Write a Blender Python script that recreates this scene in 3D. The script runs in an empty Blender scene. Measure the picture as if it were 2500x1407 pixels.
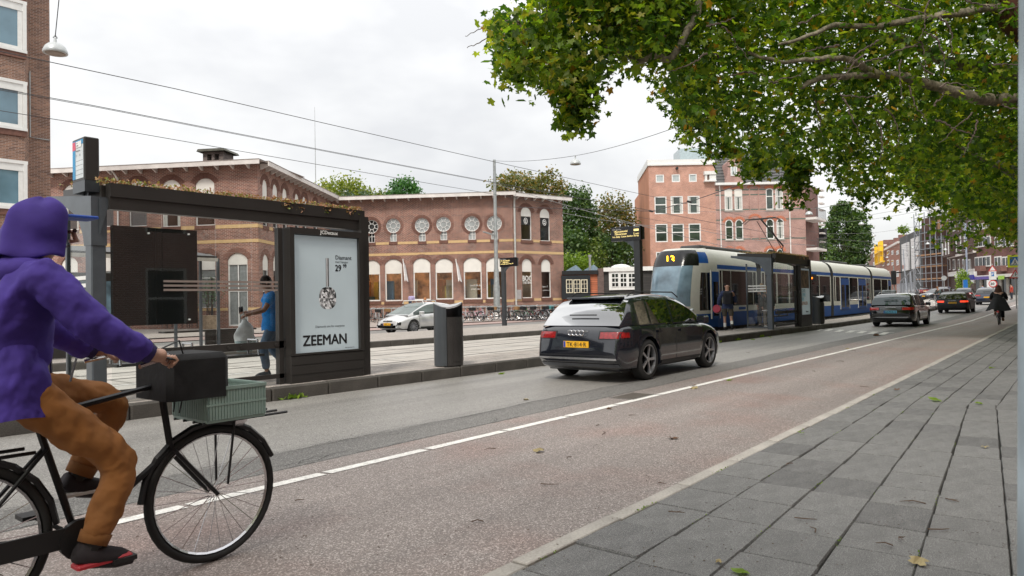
import bpy, math, random
import numpy as np
from math import sin, cos, pi, radians as rad, sqrt, atan2
from mathutils import Vector, Matrix
from mathutils.bvhtree import BVHTree
random.seed(7); rng = np.random.default_rng(7)
scene = bpy.context.scene
COL = scene.collection
# ---------------------------------------------------------------- camera
F, ROLL, PITCH, TH, H = 1730., rad(-1.1), rad(1.12), rad(38.9), 1.42
cr, sr, cp, sp = cos(ROLL), sin(ROLL), cos(PITCH), sin(PITCH)
CAMM = np.array([[sin(TH), 0, -cos(TH)], [-cos(TH), 0, -sin(TH)], [0, 1, 0]]) @ np.array([[1, 0, 0], [0, cp, -sp], [0, sp, cp]]) @ np.array([[cr, -sr, 0], [sr, cr, 0], [0, 0, 1]])
cam_d = bpy.data.cameras.new('camera'); cam = bpy.data.objects.new('camera', cam_d); COL.objects.link(cam)
m4 = Matrix.Identity(4)
for i in range(3):
    for j in range(3): m4[i][j] = CAMM[i][j]
m4[2][3] = H
cam.matrix_world = m4
cam_d.sensor_width = 36; cam_d.lens = F / 2500 * 36; cam_d.clip_start = 0.05; cam_d.clip_end = 3000
cam_d.dof.use_dof = True; cam_d.dof.focus_distance = 17; cam_d.dof.aperture_fstop = 8.0
scene.camera = cam
# ---------------------------------------------------------------- sky, sun, exposure
SUN_EL, SUN_AZ = rad(50), rad(202)
w = bpy.data.worlds.new('World'); scene.world = w; w.use_nodes = True
nt = w.node_tree; nt.nodes.clear()
def N(nt, t, **k):
    n = nt.nodes.new(t)
    for a, b in k.items(): setattr(n, a, b)
    return n
out = N(nt, 'ShaderNodeOutputWorld'); bg = N(nt, 'ShaderNodeBackground')
sky = N(nt, 'ShaderNodeTexSky'); sky.sky_type = 'NISHITA'; sky.sun_disc = False; sky.sun_elevation = SUN_EL; sky.sun_rotation = pi / 2 - SUN_AZ
scl = N(nt, 'ShaderNodeMixRGB', blend_type='MULTIPLY'); scl.inputs[0].default_value = 1; scl.inputs[2].default_value = (.1, .1, .1, 1)
tc = N(nt, 'ShaderNodeTexCoord'); mp = N(nt, 'ShaderNodeMapping'); mp.inputs['Scale'].default_value = (1.0, 1.0, 2.2)
no = N(nt, 'ShaderNodeTexNoise'); no.inputs['Scale'].default_value = 2.1; no.inputs['Detail'].default_value = 5; no.inputs['Roughness'].default_value = .55
crp = N(nt, 'ShaderNodeValToRGB'); crp.color_ramp.elements[0].position = .36; crp.color_ramp.elements[0].color = (.52, .523, .53, 1)
crp.color_ramp.elements[1].position = .60; crp.color_ramp.elements[1].color = (.70, .697, .685, 1)
mx = N(nt, 'ShaderNodeMixRGB'); mx.inputs[0].default_value = .94
L = nt.links.new
L(tc.outputs['Generated'], mp.inputs[0]); L(mp.outputs[0], no.inputs[0]); L(no.outputs[0], crp.inputs[0])
L(sky.outputs[0], scl.inputs[1]); L(scl.outputs[0], mx.inputs[1]); L(crp.outputs[0], mx.inputs[2]); L(mx.outputs[0], bg.inputs[0]); L(bg.outputs[0], out.inputs[0])
bg.inputs[1].default_value = 1.0
sx_w = N(nt, 'ShaderNodeSeparateXYZ'); gr = N(nt, 'ShaderNodeMapRange'); gr.inputs[1].default_value = 0; gr.inputs[2].default_value = 1; gr.inputs[3].default_value = .86; gr.inputs[4].default_value = 1.75
L(tc.outputs['Generated'], sx_w.inputs[0]); L(sx_w.outputs[2], gr.inputs[0]); L(gr.outputs[0], bg.inputs[1])   # overcast sky: zenith brighter than horizon
sd = bpy.data.lights.new('sun', 'SUN'); sd.energy = 1.5; sd.angle = rad(12); sd.color = (1, .94, .85)
sun = bpy.data.objects.new('sun', sd); COL.objects.link(sun)
dv = Vector((cos(SUN_AZ) * cos(SUN_EL), sin(SUN_AZ) * cos(SUN_EL), sin(SUN_EL)))
sun.rotation_euler = dv.to_track_quat('Z', 'Y').to_euler()
scene.view_settings.view_transform = 'Standard'; scene.view_settings.look = 'None'
scene.view_settings.exposure = 0.64; scene.view_settings.gamma = 1
scene.cycles.max_bounces = 6; scene.cycles.transparent_max_bounces = 24; scene.cycles.use_denoising = True
scene.cycles.diffuse_bounces = 3; scene.cycles.glossy_bounces = 3; scene.cycles.transmission_bounces = 4
# ---------------------------------------------------------------- pixel helpers: a point of the photograph on a known surface of the place
C0 = np.array([0, 0, H])
def ray(u, v): return CAMM @ np.array([(u - 1250) / F, (703.5 - v) / F, -1.])
def gz(u, v, z=0.): d = ray(u, v); return C0 + (z - H) / d[2] * d
def ty(u, v, t): d = ray(u, v); return C0 + t / d[1] * d
def sx(u, v, s): d = ray(u, v); return C0 + s / d[0] * d
def dep(u, v, D): return C0 + D * ray(u, v)
def gh(s, t=0): return .0115 * max(0., min(s, 170) - 45)
# ---------------------------------------------------------------- materials
MATS = {}
def mat(name, col, rough=.6, metal=0., var=.12, scale=6., bump=0., spec=.5, emit=None, es=1., coat=0., alpha=1., fine=None, det=4):
    if name in MATS: return MATS[name]
    m = bpy.data.materials.new(name); m.use_nodes = True; t = m.node_tree; b = t.nodes['Principled BSDF']; l = t.links.new
    b.inputs['Roughness'].default_value = rough; b.inputs['Metallic'].default_value = metal; b.inputs['Specular IOR Level'].default_value = spec
    b.inputs['Coat Weight'].default_value = coat; b.inputs['Alpha'].default_value = alpha
    c = (*col, 1)
    tcn = N(t, 'ShaderNodeTexCoord'); n = N(t, 'ShaderNodeTexNoise'); n.inputs['Scale'].default_value = scale; n.inputs['Detail'].default_value = det
    l(tcn.outputs['Object'], n.inputs[0])
    r = N(t, 'ShaderNodeMapRange'); r.inputs[1].default_value = .3; r.inputs[2].default_value = .7; r.inputs[3].default_value = 1 - var; r.inputs[4].default_value = 1 + var
    l(n.outputs[0], r.inputs[0])
    x = N(t, 'ShaderNodeMixRGB', blend_type='MULTIPLY'); x.inputs[0].default_value = 1; x.inputs[1].default_value = c; l(r.outputs[0], x.inputs[2])
    last = x.outputs[0]
    if fine:
        n2 = N(t, 'ShaderNodeTexNoise'); n2.inputs['Scale'].default_value = fine[0]; n2.inputs['Detail'].default_value = 3; l(tcn.outputs['Object'], n2.inputs[0])
        r2 = N(t, 'ShaderNodeMapRange'); r2.inputs[1].default_value = .3; r2.inputs[2].default_value = .7; r2.inputs[3].default_value = 1 - fine[1]; r2.inputs[4].default_value = 1 + fine[1]
        l(n2.outputs[0], r2.inputs[0]); y = N(t, 'ShaderNodeMixRGB', blend_type='MULTIPLY'); y.inputs[0].default_value = 1; l(last, y.inputs[1]); l(r2.outputs[0], y.inputs[2]); last = y.outputs[0]
    l(last, b.inputs['Base Color'])
    if bump:
        bp = N(t, 'ShaderNodeBump'); bp.inputs['Strength'].default_value = bump; bp.inputs['Distance'].default_value = .01
        l((n2 if fine else n).outputs[0], bp.inputs['Height']); l(bp.outputs[0], b.inputs['Normal'])
    if emit:
        b.inputs['Emission Color'].default_value = (*emit, 1); b.inputs['Emission Strength'].default_value = es
    MATS[name] = m; return m
def brick(name, c1, c2, mortar, bw=.22, rh=.065, ms=.009, squash=.5, bias=0., var=.18, rough=.85):
    if name in MATS: return MATS[name]
    m = bpy.data.materials.new(name); m.use_nodes = True; t = m.node_tree; b = t.nodes['Principled BSDF']; l = t.links.new
    b.inputs['Roughness'].default_value = rough
    tcn = N(t, 'ShaderNodeTexCoord'); s = N(t, 'ShaderNodeSeparateXYZ'); k = N(t, 'ShaderNodeCombineXYZ'); ad = N(t, 'ShaderNodeMath', operation='ADD')
    l(tcn.outputs['Object'], s.inputs[0]); l(s.outputs[0], ad.inputs[0]); l(s.outputs[1], ad.inputs[1]); l(ad.outputs[0], k.inputs[0]); l(s.outputs[2], k.inputs[1])
    br = N(t, 'ShaderNodeTexBrick'); br.inputs['Scale'].default_value = 1; br.inputs['Brick Width'].default_value = bw; br.inputs['Row Height'].default_value = rh
    br.inputs['Mortar Size'].default_value = ms; br.inputs['Mortar Smooth'].default_value = .3; br.inputs['Bias'].default_value = bias
    br.inputs['Color1'].default_value = (*c1, 1); br.inputs['Color2'].default_value = (*c2, 1); br.inputs['Mortar'].default_value = (*mortar, 1)
    l(k.outputs[0], br.inputs[0])
    n = N(t, 'ShaderNodeTexNoise'); n.inputs['Scale'].default_value = .9; n.inputs['Detail'].default_value = 8; l(k.outputs[0], n.inputs[0])
    r = N(t, 'ShaderNodeMapRange'); r.inputs[1].default_value = .3; r.inputs[2].default_value = .7; r.inputs[3].default_value = 1 - var; r.inputs[4].default_value = 1 + var
    l(n.outputs[0], r.inputs[0]); x = N(t, 'ShaderNodeMixRGB', blend_type='MULTIPLY'); x.inputs[0].default_value = 1
    l(br.outputs[0], x.inputs[1]); l(r.outputs[0], x.inputs[2]); l(x.outputs[0], b.inputs['Base Color'])
    bp = N(t, 'ShaderNodeBump', invert=True); bp.inputs['Strength'].default_value = .5; bp.inputs['Distance'].default_value = .008; l(br.outputs['Fac'], bp.inputs['Height']); l(bp.outputs[0], b.inputs['Normal'])
    MATS[name] = m; return m
def glass(name, tint=(.8, .85, .85), refl=.12, rough=.0):
    if name in MATS: return MATS[name]
    m = bpy.data.materials.new(name); m.use_nodes = True; t = m.node_tree; t.nodes.clear(); l = t.links.new
    o = N(t, 'ShaderNodeOutputMaterial'); tr = N(t, 'ShaderNodeBsdfTransparent'); gl = N(t, 'ShaderNodeBsdfGlossy'); gl.inputs['Roughness'].default_value = rough
    tr.inputs[0].default_value = (*tint, 1); mxs = N(t, 'ShaderNodeMixShader'); fr = N(t, 'ShaderNodeLayerWeight'); fr.inputs[0].default_value = .25
    r = N(t, 'ShaderNodeMapRange'); r.inputs[3].default_value = refl * .35; r.inputs[4].default_value = min(1, refl * 3.5); l(fr.outputs['Fresnel'], r.inputs[0])
    l(r.outputs[0], mxs.inputs[0]); l(tr.outputs[0], mxs.inputs[1]); l(gl.outputs[0], mxs.inputs[2]); l(mxs.outputs[0], o.inputs[0])
    MATS[name] = m; return m
def fixglass(name, col, refl, rough=.03):
    if name in MATS: return MATS[name]
    m = bpy.data.materials.new(name); m.use_nodes = True; t = m.node_tree; t.nodes.clear(); l = t.links.new
    o = N(t, 'ShaderNodeOutputMaterial'); d = N(t, 'ShaderNodeBsdfDiffuse'); gl = N(t, 'ShaderNodeBsdfGlossy'); gl.inputs['Roughness'].default_value = rough; d.inputs[0].default_value = (*col, 1); x = N(t, 'ShaderNodeMixShader')
    lw = N(t, 'ShaderNodeLayerWeight'); lw.inputs[0].default_value = .2; r = N(t, 'ShaderNodeMapRange'); r.inputs[3].default_value = refl * .6; r.inputs[4].default_value = min(1, refl * 1.8); l(lw.outputs['Fresnel'], r.inputs[0]); l(r.outputs[0], x.inputs[0])
    l(d.outputs[0], x.inputs[1]); l(gl.outputs[0], x.inputs[2]); l(x.outputs[0], o.inputs[0]); MATS[name] = m; return m
def leafmat(name, cols, trans=.45):
    if name in MATS: return MATS[name]
    m = bpy.data.materials.new(name); m.use_nodes = True; t = m.node_tree; b = t.nodes['Principled BSDF']; l = t.links.new; o = t.nodes['Material Output']
    g = N(t, 'ShaderNodeNewGeometry'); rp = N(t, 'ShaderNodeValToRGB'); rp.color_ramp.interpolation = 'LINEAR'
    while len(rp.color_ramp.elements) < len(cols): rp.color_ramp.elements.new(.5)
    for e, (p, c) in zip(rp.color_ramp.elements, cols): e.position = p; e.color = (*c, 1)
    l(g.outputs['Random Per Island'], rp.inputs[0]); l(rp.outputs[0], b.inputs['Base Color']); b.inputs['Roughness'].default_value = .5
    tl = N(t, 'ShaderNodeBsdfTranslucent'); br = N(t, 'ShaderNodeMixRGB', blend_type='MULTIPLY'); br.inputs[0].default_value = 1; br.inputs[2].default_value = (1.5, 1.6, .55, 1)
    l(rp.outputs[0], br.inputs[1]); l(br.outputs[0], tl.inputs[0]); mxs = N(t, 'ShaderNodeMixShader'); mxs.inputs[0].default_value = trans
    l(b.outputs[0], mxs.inputs[1]); l(tl.outputs[0], mxs.inputs[2]); l(mxs.outputs[0], o.inputs[0])
    MATS[name] = m; return m
# ---------------------------------------------------------------- objects
def tag(o, label=None, cat=None, group=None, kind=None):
    if label: o['label'] = label
    if cat: o['category'] = cat
    if group: o['group'] = group
    if kind: o['kind'] = kind
    return o
def thing(name, loc, rz=0., label=None, cat=None, group=None, kind=None):
    o = bpy.data.objects.new(name, None); COL.objects.link(o); o.location = loc; o.rotation_euler = (0, 0, rz); o.empty_display_size = .2
    return tag(o, label, cat, group, kind)
class MB:
    def __init__(s): s.v = []; s.f = []; s.m = []; s.T = None
    def add(s, vs, fs, m=0):
        b = len(s.v)
        if s.T is not None: vs = [tuple(s.T @ Vector(p)) for p in vs]
        s.v += [tuple(p) for p in vs]; s.f += [tuple(i + b for i in f) for f in fs]; s.m += [m] * len(fs); return s
    def box(s, x0, x1, y0, y1, z0, z1, m=0):
        vs = [(x, y, z) for z in (z0, z1) for y in (y0, y1) for x in (x0, x1)]
        return s.add(vs, [(0, 2, 3, 1), (4, 5, 7, 6), (0, 1, 5, 4), (1, 3, 7, 5), (3, 2, 6, 7), (2, 0, 4, 6)], m)
    def bbox(s, x0, x1, y0, y1, z0, z1, b=.01, m=0):
        # box with bevelled top and vertical edges
        def ring(i, z): return [(x0 + i, y0, z), (x1 - i, y0, z), (x1, y0 + i, z), (x1, y1 - i, z), (x1 - i, y1, z), (x0 + i, y1, z), (x0, y1 - i, z), (x0, y0 + i, z)]
        r1 = ring(b, z0); r2 = ring(b, z1 - b); r3 = [(min(max(x, x0 + b), x1 - b), min(max(y, y0 + b), y1 - b), z1) for x, y, z in ring(b, z1)]
        vs = r1 + r2 + r3; fs = []
        for k in range(2):
            for i in range(8): j = (i + 1) % 8; fs.append((k * 8 + i, k * 8 + j, k * 8 + 8 + j, k * 8 + 8 + i))
        fs.append(tuple(range(16, 24))); fs.append(tuple(reversed(range(8)))); return s.add(vs, fs, m)
    def poly(s, pts, m=0): return s.add(pts, [tuple(range(len(pts)))], m)
    def prism(s, pts, ax, a, b, m=0):
        # pts: 2D polygon in the other two axes, extruded from a to b along ax (0,1,2)
        def P(p, q): r = list(p); r.insert(ax, q); return tuple(r)
        n = len(pts); vs = [P(p, a) for p in pts] + [P(p, b) for p in pts]
        fs = [tuple(range(n)), tuple(reversed(range(n, 2 * n)))] + [(i, i + n, (i + 1) % n + n, (i + 1) % n) for i in range(n)]
        return s.add(vs, fs, m)
    def tube(s, pts, r, n=8, m=0, caps=True):
        pts = [Vector(p) for p in pts]; rs = r if isinstance(r, (list, tuple)) else [r] * len(pts); vs = []; fs = []
        up = None
        for i, p in enumerate(pts):
            d = (pts[min(i + 1, len(pts) - 1)] - pts[max(i - 1, 0)]).normalized()
            if up is None: a = Vector((0, 0, 1)) if abs(d.z) < .9 else Vector((1, 0, 0)); up = (a - d * a.dot(d)).normalized()
            else: up = (up - d * up.dot(d)).normalized()
            q = d.cross(up)
            vs += [tuple(p + (up * cos(2 * pi * k / n) + q * sin(2 * pi * k / n)) * rs[i]) for k in range(n)]
        for i in range(len(pts) - 1):
            for k in range(n): fs.append((i * n + k, i * n + (k + 1) % n, (i + 1) * n + (k + 1) % n, (i + 1) * n + k))
        if caps: fs += [tuple(reversed(range(n))), tuple(range((len(pts) - 1) * n, len(pts) * n))]
        return s.add(vs, fs, m)
    def lathe(s, prof, n=20, c=(0, 0, 0), ax=2, m=0, sy=1., cap=True):
        vs = []; fs = []
        for r, h in prof:
            for k in range(n):
                a = 2 * pi * k / n; p = [r * cos(a), r * sin(a) * sy]; p.insert(ax, h); vs.append((p[0] + c[0], p[1] + c[1], p[2] + c[2]))
        for i in range(len(prof) - 1):
            for k in range(n): fs.append((i * n + k, i * n + (k + 1) % n, (i + 1) * n + (k + 1) % n, (i + 1) * n + k))
        if cap and prof[0][0] > 1e-5: fs.append(tuple(reversed(range(n))))
        if cap and prof[-1][0] > 1e-5: fs.append(tuple(range((len(prof) - 1) * n, len(prof) * n)))
        return s.add(vs, fs, m)
    def ball(s, c, r, n=10, m=0):
        r = r if isinstance(r, (list, tuple)) else (r, r, r); k = max(5, n // 2 + 1)
        vs = []; fs = []
        for i in range(k + 1):
            for j in range(n):
                a = pi * i / k; b = 2 * pi * j / n; vs.append((c[0] + r[0] * sin(a) * cos(b), c[1] + r[1] * sin(a) * sin(b), c[2] + r[2] * cos(a)))
        for i in range(k):
            for j in range(n): fs.append((i * n + j, (i + 1) * n + j, (i + 1) * n + (j + 1) % n, i * n + (j + 1) % n))
        return s.add(vs, fs, m)
    def obj(s, name, ms, parent=None, smooth=False, loc=None, rot=None, label=None, kind=None, bevel=0):
        if smooth:   # weld shared points so the shading runs on
            ix, nv, mp_ = {}, [], []
            for v in s.v:
                k = (round(v[0], 4), round(v[1], 4), round(v[2], 4))
                if k not in ix: ix[k] = len(nv); nv.append(v)
                mp_.append(ix[k])
            F2, M2 = [], []
            for f, m_ in zip(s.f, s.m):
                g = []
                for i in f:
                    if not g or mp_[i] != g[-1]: g.append(mp_[i])
                if len(g) > 1 and g[0] == g[-1]: g.pop()
                if len(set(g)) > 2 and len(set(g)) == len(g): F2.append(tuple(g)); M2.append(m_)
            s.v, s.f, s.m = nv, F2, M2
        me = bpy.data.meshes.new(name); me.from_pydata(s.v, [], s.f)
        for q in (ms if isinstance(ms, (list, tuple)) else [ms]): me.materials.append(q)
        if any(s.m): me.polygons.foreach_set('material_index', s.m)
        if smooth: me.polygons.foreach_set('use_smooth', [True] * len(me.polygons))
        me.update(); o = bpy.data.objects.new(name, me); COL.objects.link(o)
        if smooth == 'auto':
            me.set_sharp_from_angle(angle=rad(38))
        if parent: o.parent = parent
        if loc is not None: o.location = loc
        if rot is not None: o.rotation_euler = rot
        if bevel:
            bm_ = o.modifiers.new('b', 'BEVEL'); bm_.width = bevel; bm_.segments = 2; bm_.limit_method = 'ANGLE'
        if label: o['label'] = label
        if kind: o['kind'] = kind
        return o
def dup(o, parent=None, loc=None, rz=None, label=None):
    c = o.copy(); COL.objects.link(c)
    if parent: c.parent = parent
    for ch in list(o.children): dup(ch, c)
    if loc is not None: c.location = loc
    if rz is not None: c.rotation_euler = (0, 0, rz)
    if label: c['label'] = label
    return c
def txt(s, size, m, parent, loc, rot=(pi / 2, 0, 0), name='lettering', ext=.001, bold=0., align='LEFT', sx_=1., vert='BOTTOM_BASELINE'):
    c = bpy.data.curves.new(name, 'FONT'); c.body = s; c.size = size; c.extrude = ext; c.align_x = align; c.resolution_u = 2; c.space_character = 1.0
    q = bpy.data.objects.new('t', c); me = bpy.data.meshes.new_from_object(q); bpy.data.objects.remove(q); bpy.data.curves.remove(c); me.materials.clear()
    if bold:   # heavier strokes: the outline printed three times, a hair apart
        V_ = [tuple(v.co) for v in me.vertices]; F_ = [tuple(p.vertices) for p in me.polygons]; n_ = len(V_); VV, FF = [], []
        for i, (dx, dz) in enumerate(((-bold, 0), (bold, 0), (0, bold * .7), (0, -bold * .7))): VV += [(x + dx, y + dz, z + i * .0006) for x, y, z in V_]; FF += [tuple(a + i * n_ for a in f) for f in F_]
        me = bpy.data.meshes.new(name); me.from_pydata(VV, [], FF)
    me.materials.append(m)
    o = bpy.data.objects.new(name, me); COL.objects.link(o); o.location = loc; o.rotation_euler = rot; o.scale = (sx_, 1, 1)
    if parent: o.parent = parent
    return o
BLACK = mat('matte_black', (.012, .012, .013), .5); WHITE = mat('white_paint', (.78, .78, .76), .45, var=.05); DARK = mat('anthracite_paint', (.045, .048, .052), .42, var=.1)
CHROME = mat('bright_metal', (.6, .6, .62), .25, 1.); STEEL = mat('galvanised_steel', (.42, .44, .44), .5, .6, var=.15, scale=3)
RUBBER = mat('tyre_rubber', (.018, .018, .018), .8); GLASSD = mat('dark_window_glass', (.02, .024, .026), .04, spec=.9, var=.5, scale=.7)
GLASS = glass('clear_glass'); CARGL = fixglass('car_window_glass', (.006, .008, .009), .2)
# ---------------------------------------------------------------- people: joints grown to one continuous skin
FOLD = bpy.data.textures.new('cloth_folds', 'CLOUDS'); FOLD.noise_scale = .085; FOLD.noise_depth = 2
def skin(name, joints, edges, m, parent, sub=1, root=0, fold=0.):
    me = bpy.data.meshes.new(name); me.from_pydata([j[0] for j in joints], edges, []); me.materials.append(m)
    o = bpy.data.objects.new(name, me); COL.objects.link(o); o.parent = parent
    md = o.modifiers.new('skin', 'SKIN'); md.use_smooth_shade = True; md.branch_smoothing = .3
    for i, j in enumerate(joints):
        sv = me.skin_vertices[0].data[i]; r = j[1]; sv.radius = r if isinstance(r, (tuple, list)) else (r, r); sv.use_root = i == root
    sb = o.modifiers.new('sub', 'SUBSURF'); sb.levels = sub; sb.render_levels = sub
    if fold: dm_ = o.modifiers.new('folds', 'DISPLACE'); dm_.texture = FOLD; dm_.strength = fold; dm_.mid_level = .5; dm_.texture_coords = 'LOCAL'
    return o
# ================================================================ the ground
def asphalt(name, base, speck, sc=110., rough=.62, red=None, patch=.18, rnd=0., st=(.07, 1.3, 1)):
    m = bpy.data.materials.new(name); m.use_nodes = True; t = m.node_tree; b = t.nodes['Principled BSDF']; l = t.links.new
    tcn = N(t, 'ShaderNodeTexCoord'); v = N(t, 'ShaderNodeTexVoronoi'); v.inputs['Scale'].default_value = sc; l(tcn.outputs['Object'], v.inputs[0])
    s = N(t, 'ShaderNodeSeparateColor'); l(v.outputs['Color'], s.inputs[0])
    rp = N(t, 'ShaderNodeValToRGB'); e = rp.color_ramp.elements; e[0].position = .25; e[0].color = (*[c * .66 for c in base], 1); e[1].position = 1; e[1].color = (*speck, 1)
    k = rp.color_ramp.elements.new(.72); k.color = (*base, 1); l(s.outputs[0], rp.inputs[0])
    mp_ = N(t, 'ShaderNodeMapping'); mp_.inputs['Scale'].default_value = st; l(tcn.outputs['Object'], mp_.inputs[0])
    n = N(t, 'ShaderNodeTexNoise'); n.inputs['Scale'].default_value = 1.1; n.inputs['Detail'].default_value = 7; l(mp_.outputs[0], n.inputs[0])
    r = N(t, 'ShaderNodeMapRange'); r.inputs[1].default_value = .3; r.inputs[2].default_value = .7; r.inputs[3].default_value = 1 - patch; r.inputs[4].default_value = 1 + patch; l(n.outputs[0], r.inputs[0])
    x = N(t, 'ShaderNodeMixRGB', blend_type='MULTIPLY'); x.inputs[0].default_value = 1; l(rp.outputs[0], x.inputs[1]); l(r.outputs[0], x.inputs[2]); last = x.outputs[0]
    if red:
        n3 = N(t, 'ShaderNodeTexNoise'); n3.inputs['Scale'].default_value = .7; n3.inputs['Detail'].default_value = 5; l(tcn.outputs['Object'], n3.inputs[0])
        r3 = N(t, 'ShaderNodeMapRange'); r3.inputs[1].default_value = .48; r3.inputs[2].default_value = .72; r3.inputs[4].default_value = .75; l(n3.outputs[0], r3.inputs[0])
        y = N(t, 'ShaderNodeMixRGB', blend_type='MULTIPLY'); y.inputs[2].default_value = (*red, 1); l(r3.outputs[0], y.inputs[0]); l(last, y.inputs[1]); last = y.outputs[0]
    if rnd:
        oi = N(t, 'ShaderNodeObjectInfo'); ro = N(t, 'ShaderNodeMapRange'); ro.inputs[3].default_value = 1 - rnd; ro.inputs[4].default_value = 1 + rnd; l(oi.outputs['Random'], ro.inputs[0])
        z_ = N(t, 'ShaderNodeMixRGB', blend_type='MULTIPLY'); z_.inputs[0].default_value = 1; l(last, z_.inputs[1]); l(ro.outputs[0], z_.inputs[2]); last = z_.outputs[0]
    l(last, b.inputs['Base Color']); b.inputs['Roughness'].default_value = rough; b.inputs['Specular IOR Level'].default_value = .5
    bp = N(t, 'ShaderNodeBump'); bp.inputs['Strength'].default_value = .35; bp.inputs['Distance'].default_value = .004; l(v.outputs['Distance'], bp.inputs['Height']); l(bp.outputs[0], b.inputs['Normal'])
    return m
A_ROAD = asphalt('road_asphalt', (.27, .256, .236), (.50, .48, .45), 135, .5, patch=.24)
A_BIKE = asphalt('bike_path_asphalt', (.255, .215, .195), (.50, .45, .42), 125, .6, red=(1., .77, .72))
A_PATCH = asphalt('patched_asphalt', (.16, .152, .142), (.33, .32, .30), 120, .65)
CONC = mat('pale_concrete', (.36, .335, .30), .8, var=.18, scale=2.5, fine=(60, .15), bump=.3)
CONCT = mat('track_concrete', (.43, .40, .36), .75, var=.16, scale=.8, fine=(30, .12))
SLAB = asphalt('slate_grey_slab', (.158, .157, .152), (.34, .335, .32), 170, .72, patch=.14, rnd=.09, st=(2.3, 2.3, 1))
SLAB2 = asphalt('slate_grey_slab_dark', (.130, .129, .126), (.30, .295, .285), 150, .72, patch=.18, rnd=.10, st=(2., 3., 1))
JOINT = mat('joint_soil', (.02, .019, .016), .95, var=.4, scale=9)
KERBS = mat('dark_shaded_kerb', (.075, .068, .060), .8, var=.22, scale=3, fine=(70, .3), bump=.5)  # dark stone, deepened further to carry the shade on its street side
TILE = asphalt('beige_platform_tile', (.40, .355, .315), (.52, .48, .44), 160, .78, patch=.12, rnd=.1, st=(1.5, 1.5, 1))
TILE2 = asphalt('grey_platform_tile', (.345, .31, .28), (.48, .44, .41), 160, .78, patch=.14, rnd=.12, st=(1.5, 1.5, 1))
FARPAV = mat('far_pavement_tile', (.36, .31, .28), .85, var=.16, scale=.7, fine=(9, .1))
PINK = mat('pink_far_path', (.36, .26, .235), .8, var=.12, scale=.6)
def srange(a, b):
    r = []; s = a
    while s < b: r.append(s); s += 2 if s < 60 else 12
    return r + [b]
def strip(name, ta, tb, z, m, s0=-14., s1=420., thick=0., kind='structure', parent=None):
    ta = ta if callable(ta) else (lambda s, k=ta: k); tb = tb if callable(tb) else (lambda s, k=tb: k)
    b = MB(); S = srange(s0, s1)
    for s in S: b.v += [(s, ta(s), z + gh(s)), (s, tb(s), z + gh(s)), (s, ta(s), z + gh(s) - thick), (s, tb(s), z + gh(s) - thick)]
    for i in range(len(S) - 1):
        k = 4 * i; b.f.append((k, k + 4, k + 5, k + 1)); b.m.append(0)
        if thick: b.f += [(k + 2, k + 6, k + 4, k), (k + 1, k + 5, k + 7, k + 3)]; b.m += [0, 0]
    return b.obj(name, m, parent, kind=kind)
b = MB(); b.poly([(-600, -600, -.3), (1600, -600, -.3), (1600, 1600, -.3), (-600, 1600, -.3)]); b.obj('ground', FARPAV, kind='structure')
kP = lambda s: 9.66 - .03 * min(s, 34); kF = lambda s: 18.9 - .045 * min(s, 60)
lineT = lambda s: 5.09 - .014 * min(s, 40)
strip('bike_path', 2.46, 5.45, 0, A_BIKE)
jag = lambda s: 6.08 + .05 * sin(s * 2.1) * sin(s * .7)
strip('road_patch_strip', 5.45, jag, 0, A_PATCH)
strip('road', jag, lambda s: kP(s) - .001, 0, A_ROAD)
b = MB()   # fine crack lines along the patch seam
for t0, am in ((5.455, .012), (6.08, .02)):
    pts = [(s, (jag(s) if t0 > 6 else t0) + am * (random.random() - .5), .0045) for s in np.arange(-2, 24, .12)]
    for p, q in zip(pts, pts[1:]):
        wd = .004 + .008 * random.random(); b.add([(p[0], p[1], p[2]), (q[0], q[1], q[2]), (q[0], q[1] + wd, q[2]), (p[0], p[1] + wd, p[2])], [(0, 1, 2, 3)])
for c in range(9):
    s, t = random.uniform(2, 14), random.uniform(5.3, 6.1)
    for k in range(9):
        s2, t2 = s + random.uniform(-.02, .12), t + random.uniform(-.05, .06); b.add([(s, t, .0045), (s2, t2, .0045), (s2, t2 + .007, .0045), (s, t + .007, .0045)], [(0, 1, 2, 3)]); s, t = s2, t2
b.obj('asphalt_cracks', mat('crack', (.03, .03, .028), .9), kind='structure')
# dashed lane line
LW = mat('worn_white_marking', (.74, .72, .68), .65, var=.16, scale=14, fine=(60, .18))
ln = thing('lane_line', (0, 0, 0), kind='structure')
s = -1.0; first = None
while s < 75:
    l_ = 1.13 if s < 30 else 6
    b = MB(); zz = .0045; t0, t1 = lineT(s), lineT(s + l_)
    b.add([(s + .0, t0 - .06, zz + gh(s)), (s + l_, t1 - .06, zz + gh(s + l_)), (s + l_ - .02, t1 + .05, zz + gh(s + l_)), (s - .02, t0 + .05, zz + gh(s))], [(0, 1, 2, 3)]); b.obj('line_marking', LW, ln)
    s += l_ + .045
# zigzag stop box on the road
zb = thing('stop_box_marking', (0, 0, 0), kind='structure')
P = [(2003, 803), (2183, 816), (2005, 812)]
b = MB()
def gline(b, p, q, wd, z=.005):
    p = gz(*p)[:2]; q = gz(*q)[:2]; d = (q - p) / np.linalg.norm(q - p); n = np.array([-d[1], d[0]]) * wd / 2
    b.add([(*(p - n), z), (*(q - n), z), (*(q + n), z), (*(p + n), z)], [(0, 1, 2, 3)])
gline(b, (1996, 808), (2010, 803), .1); gline(b, (2010, 803), (2182, 813), .1)
for k in range(6): u = 2030 + k * 27; gline(b, (u, 804.3 + k * 1.6), (u - 14, 809 + k * 1.7), .22)
b.obj('line_marking', LW, zb)
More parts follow.
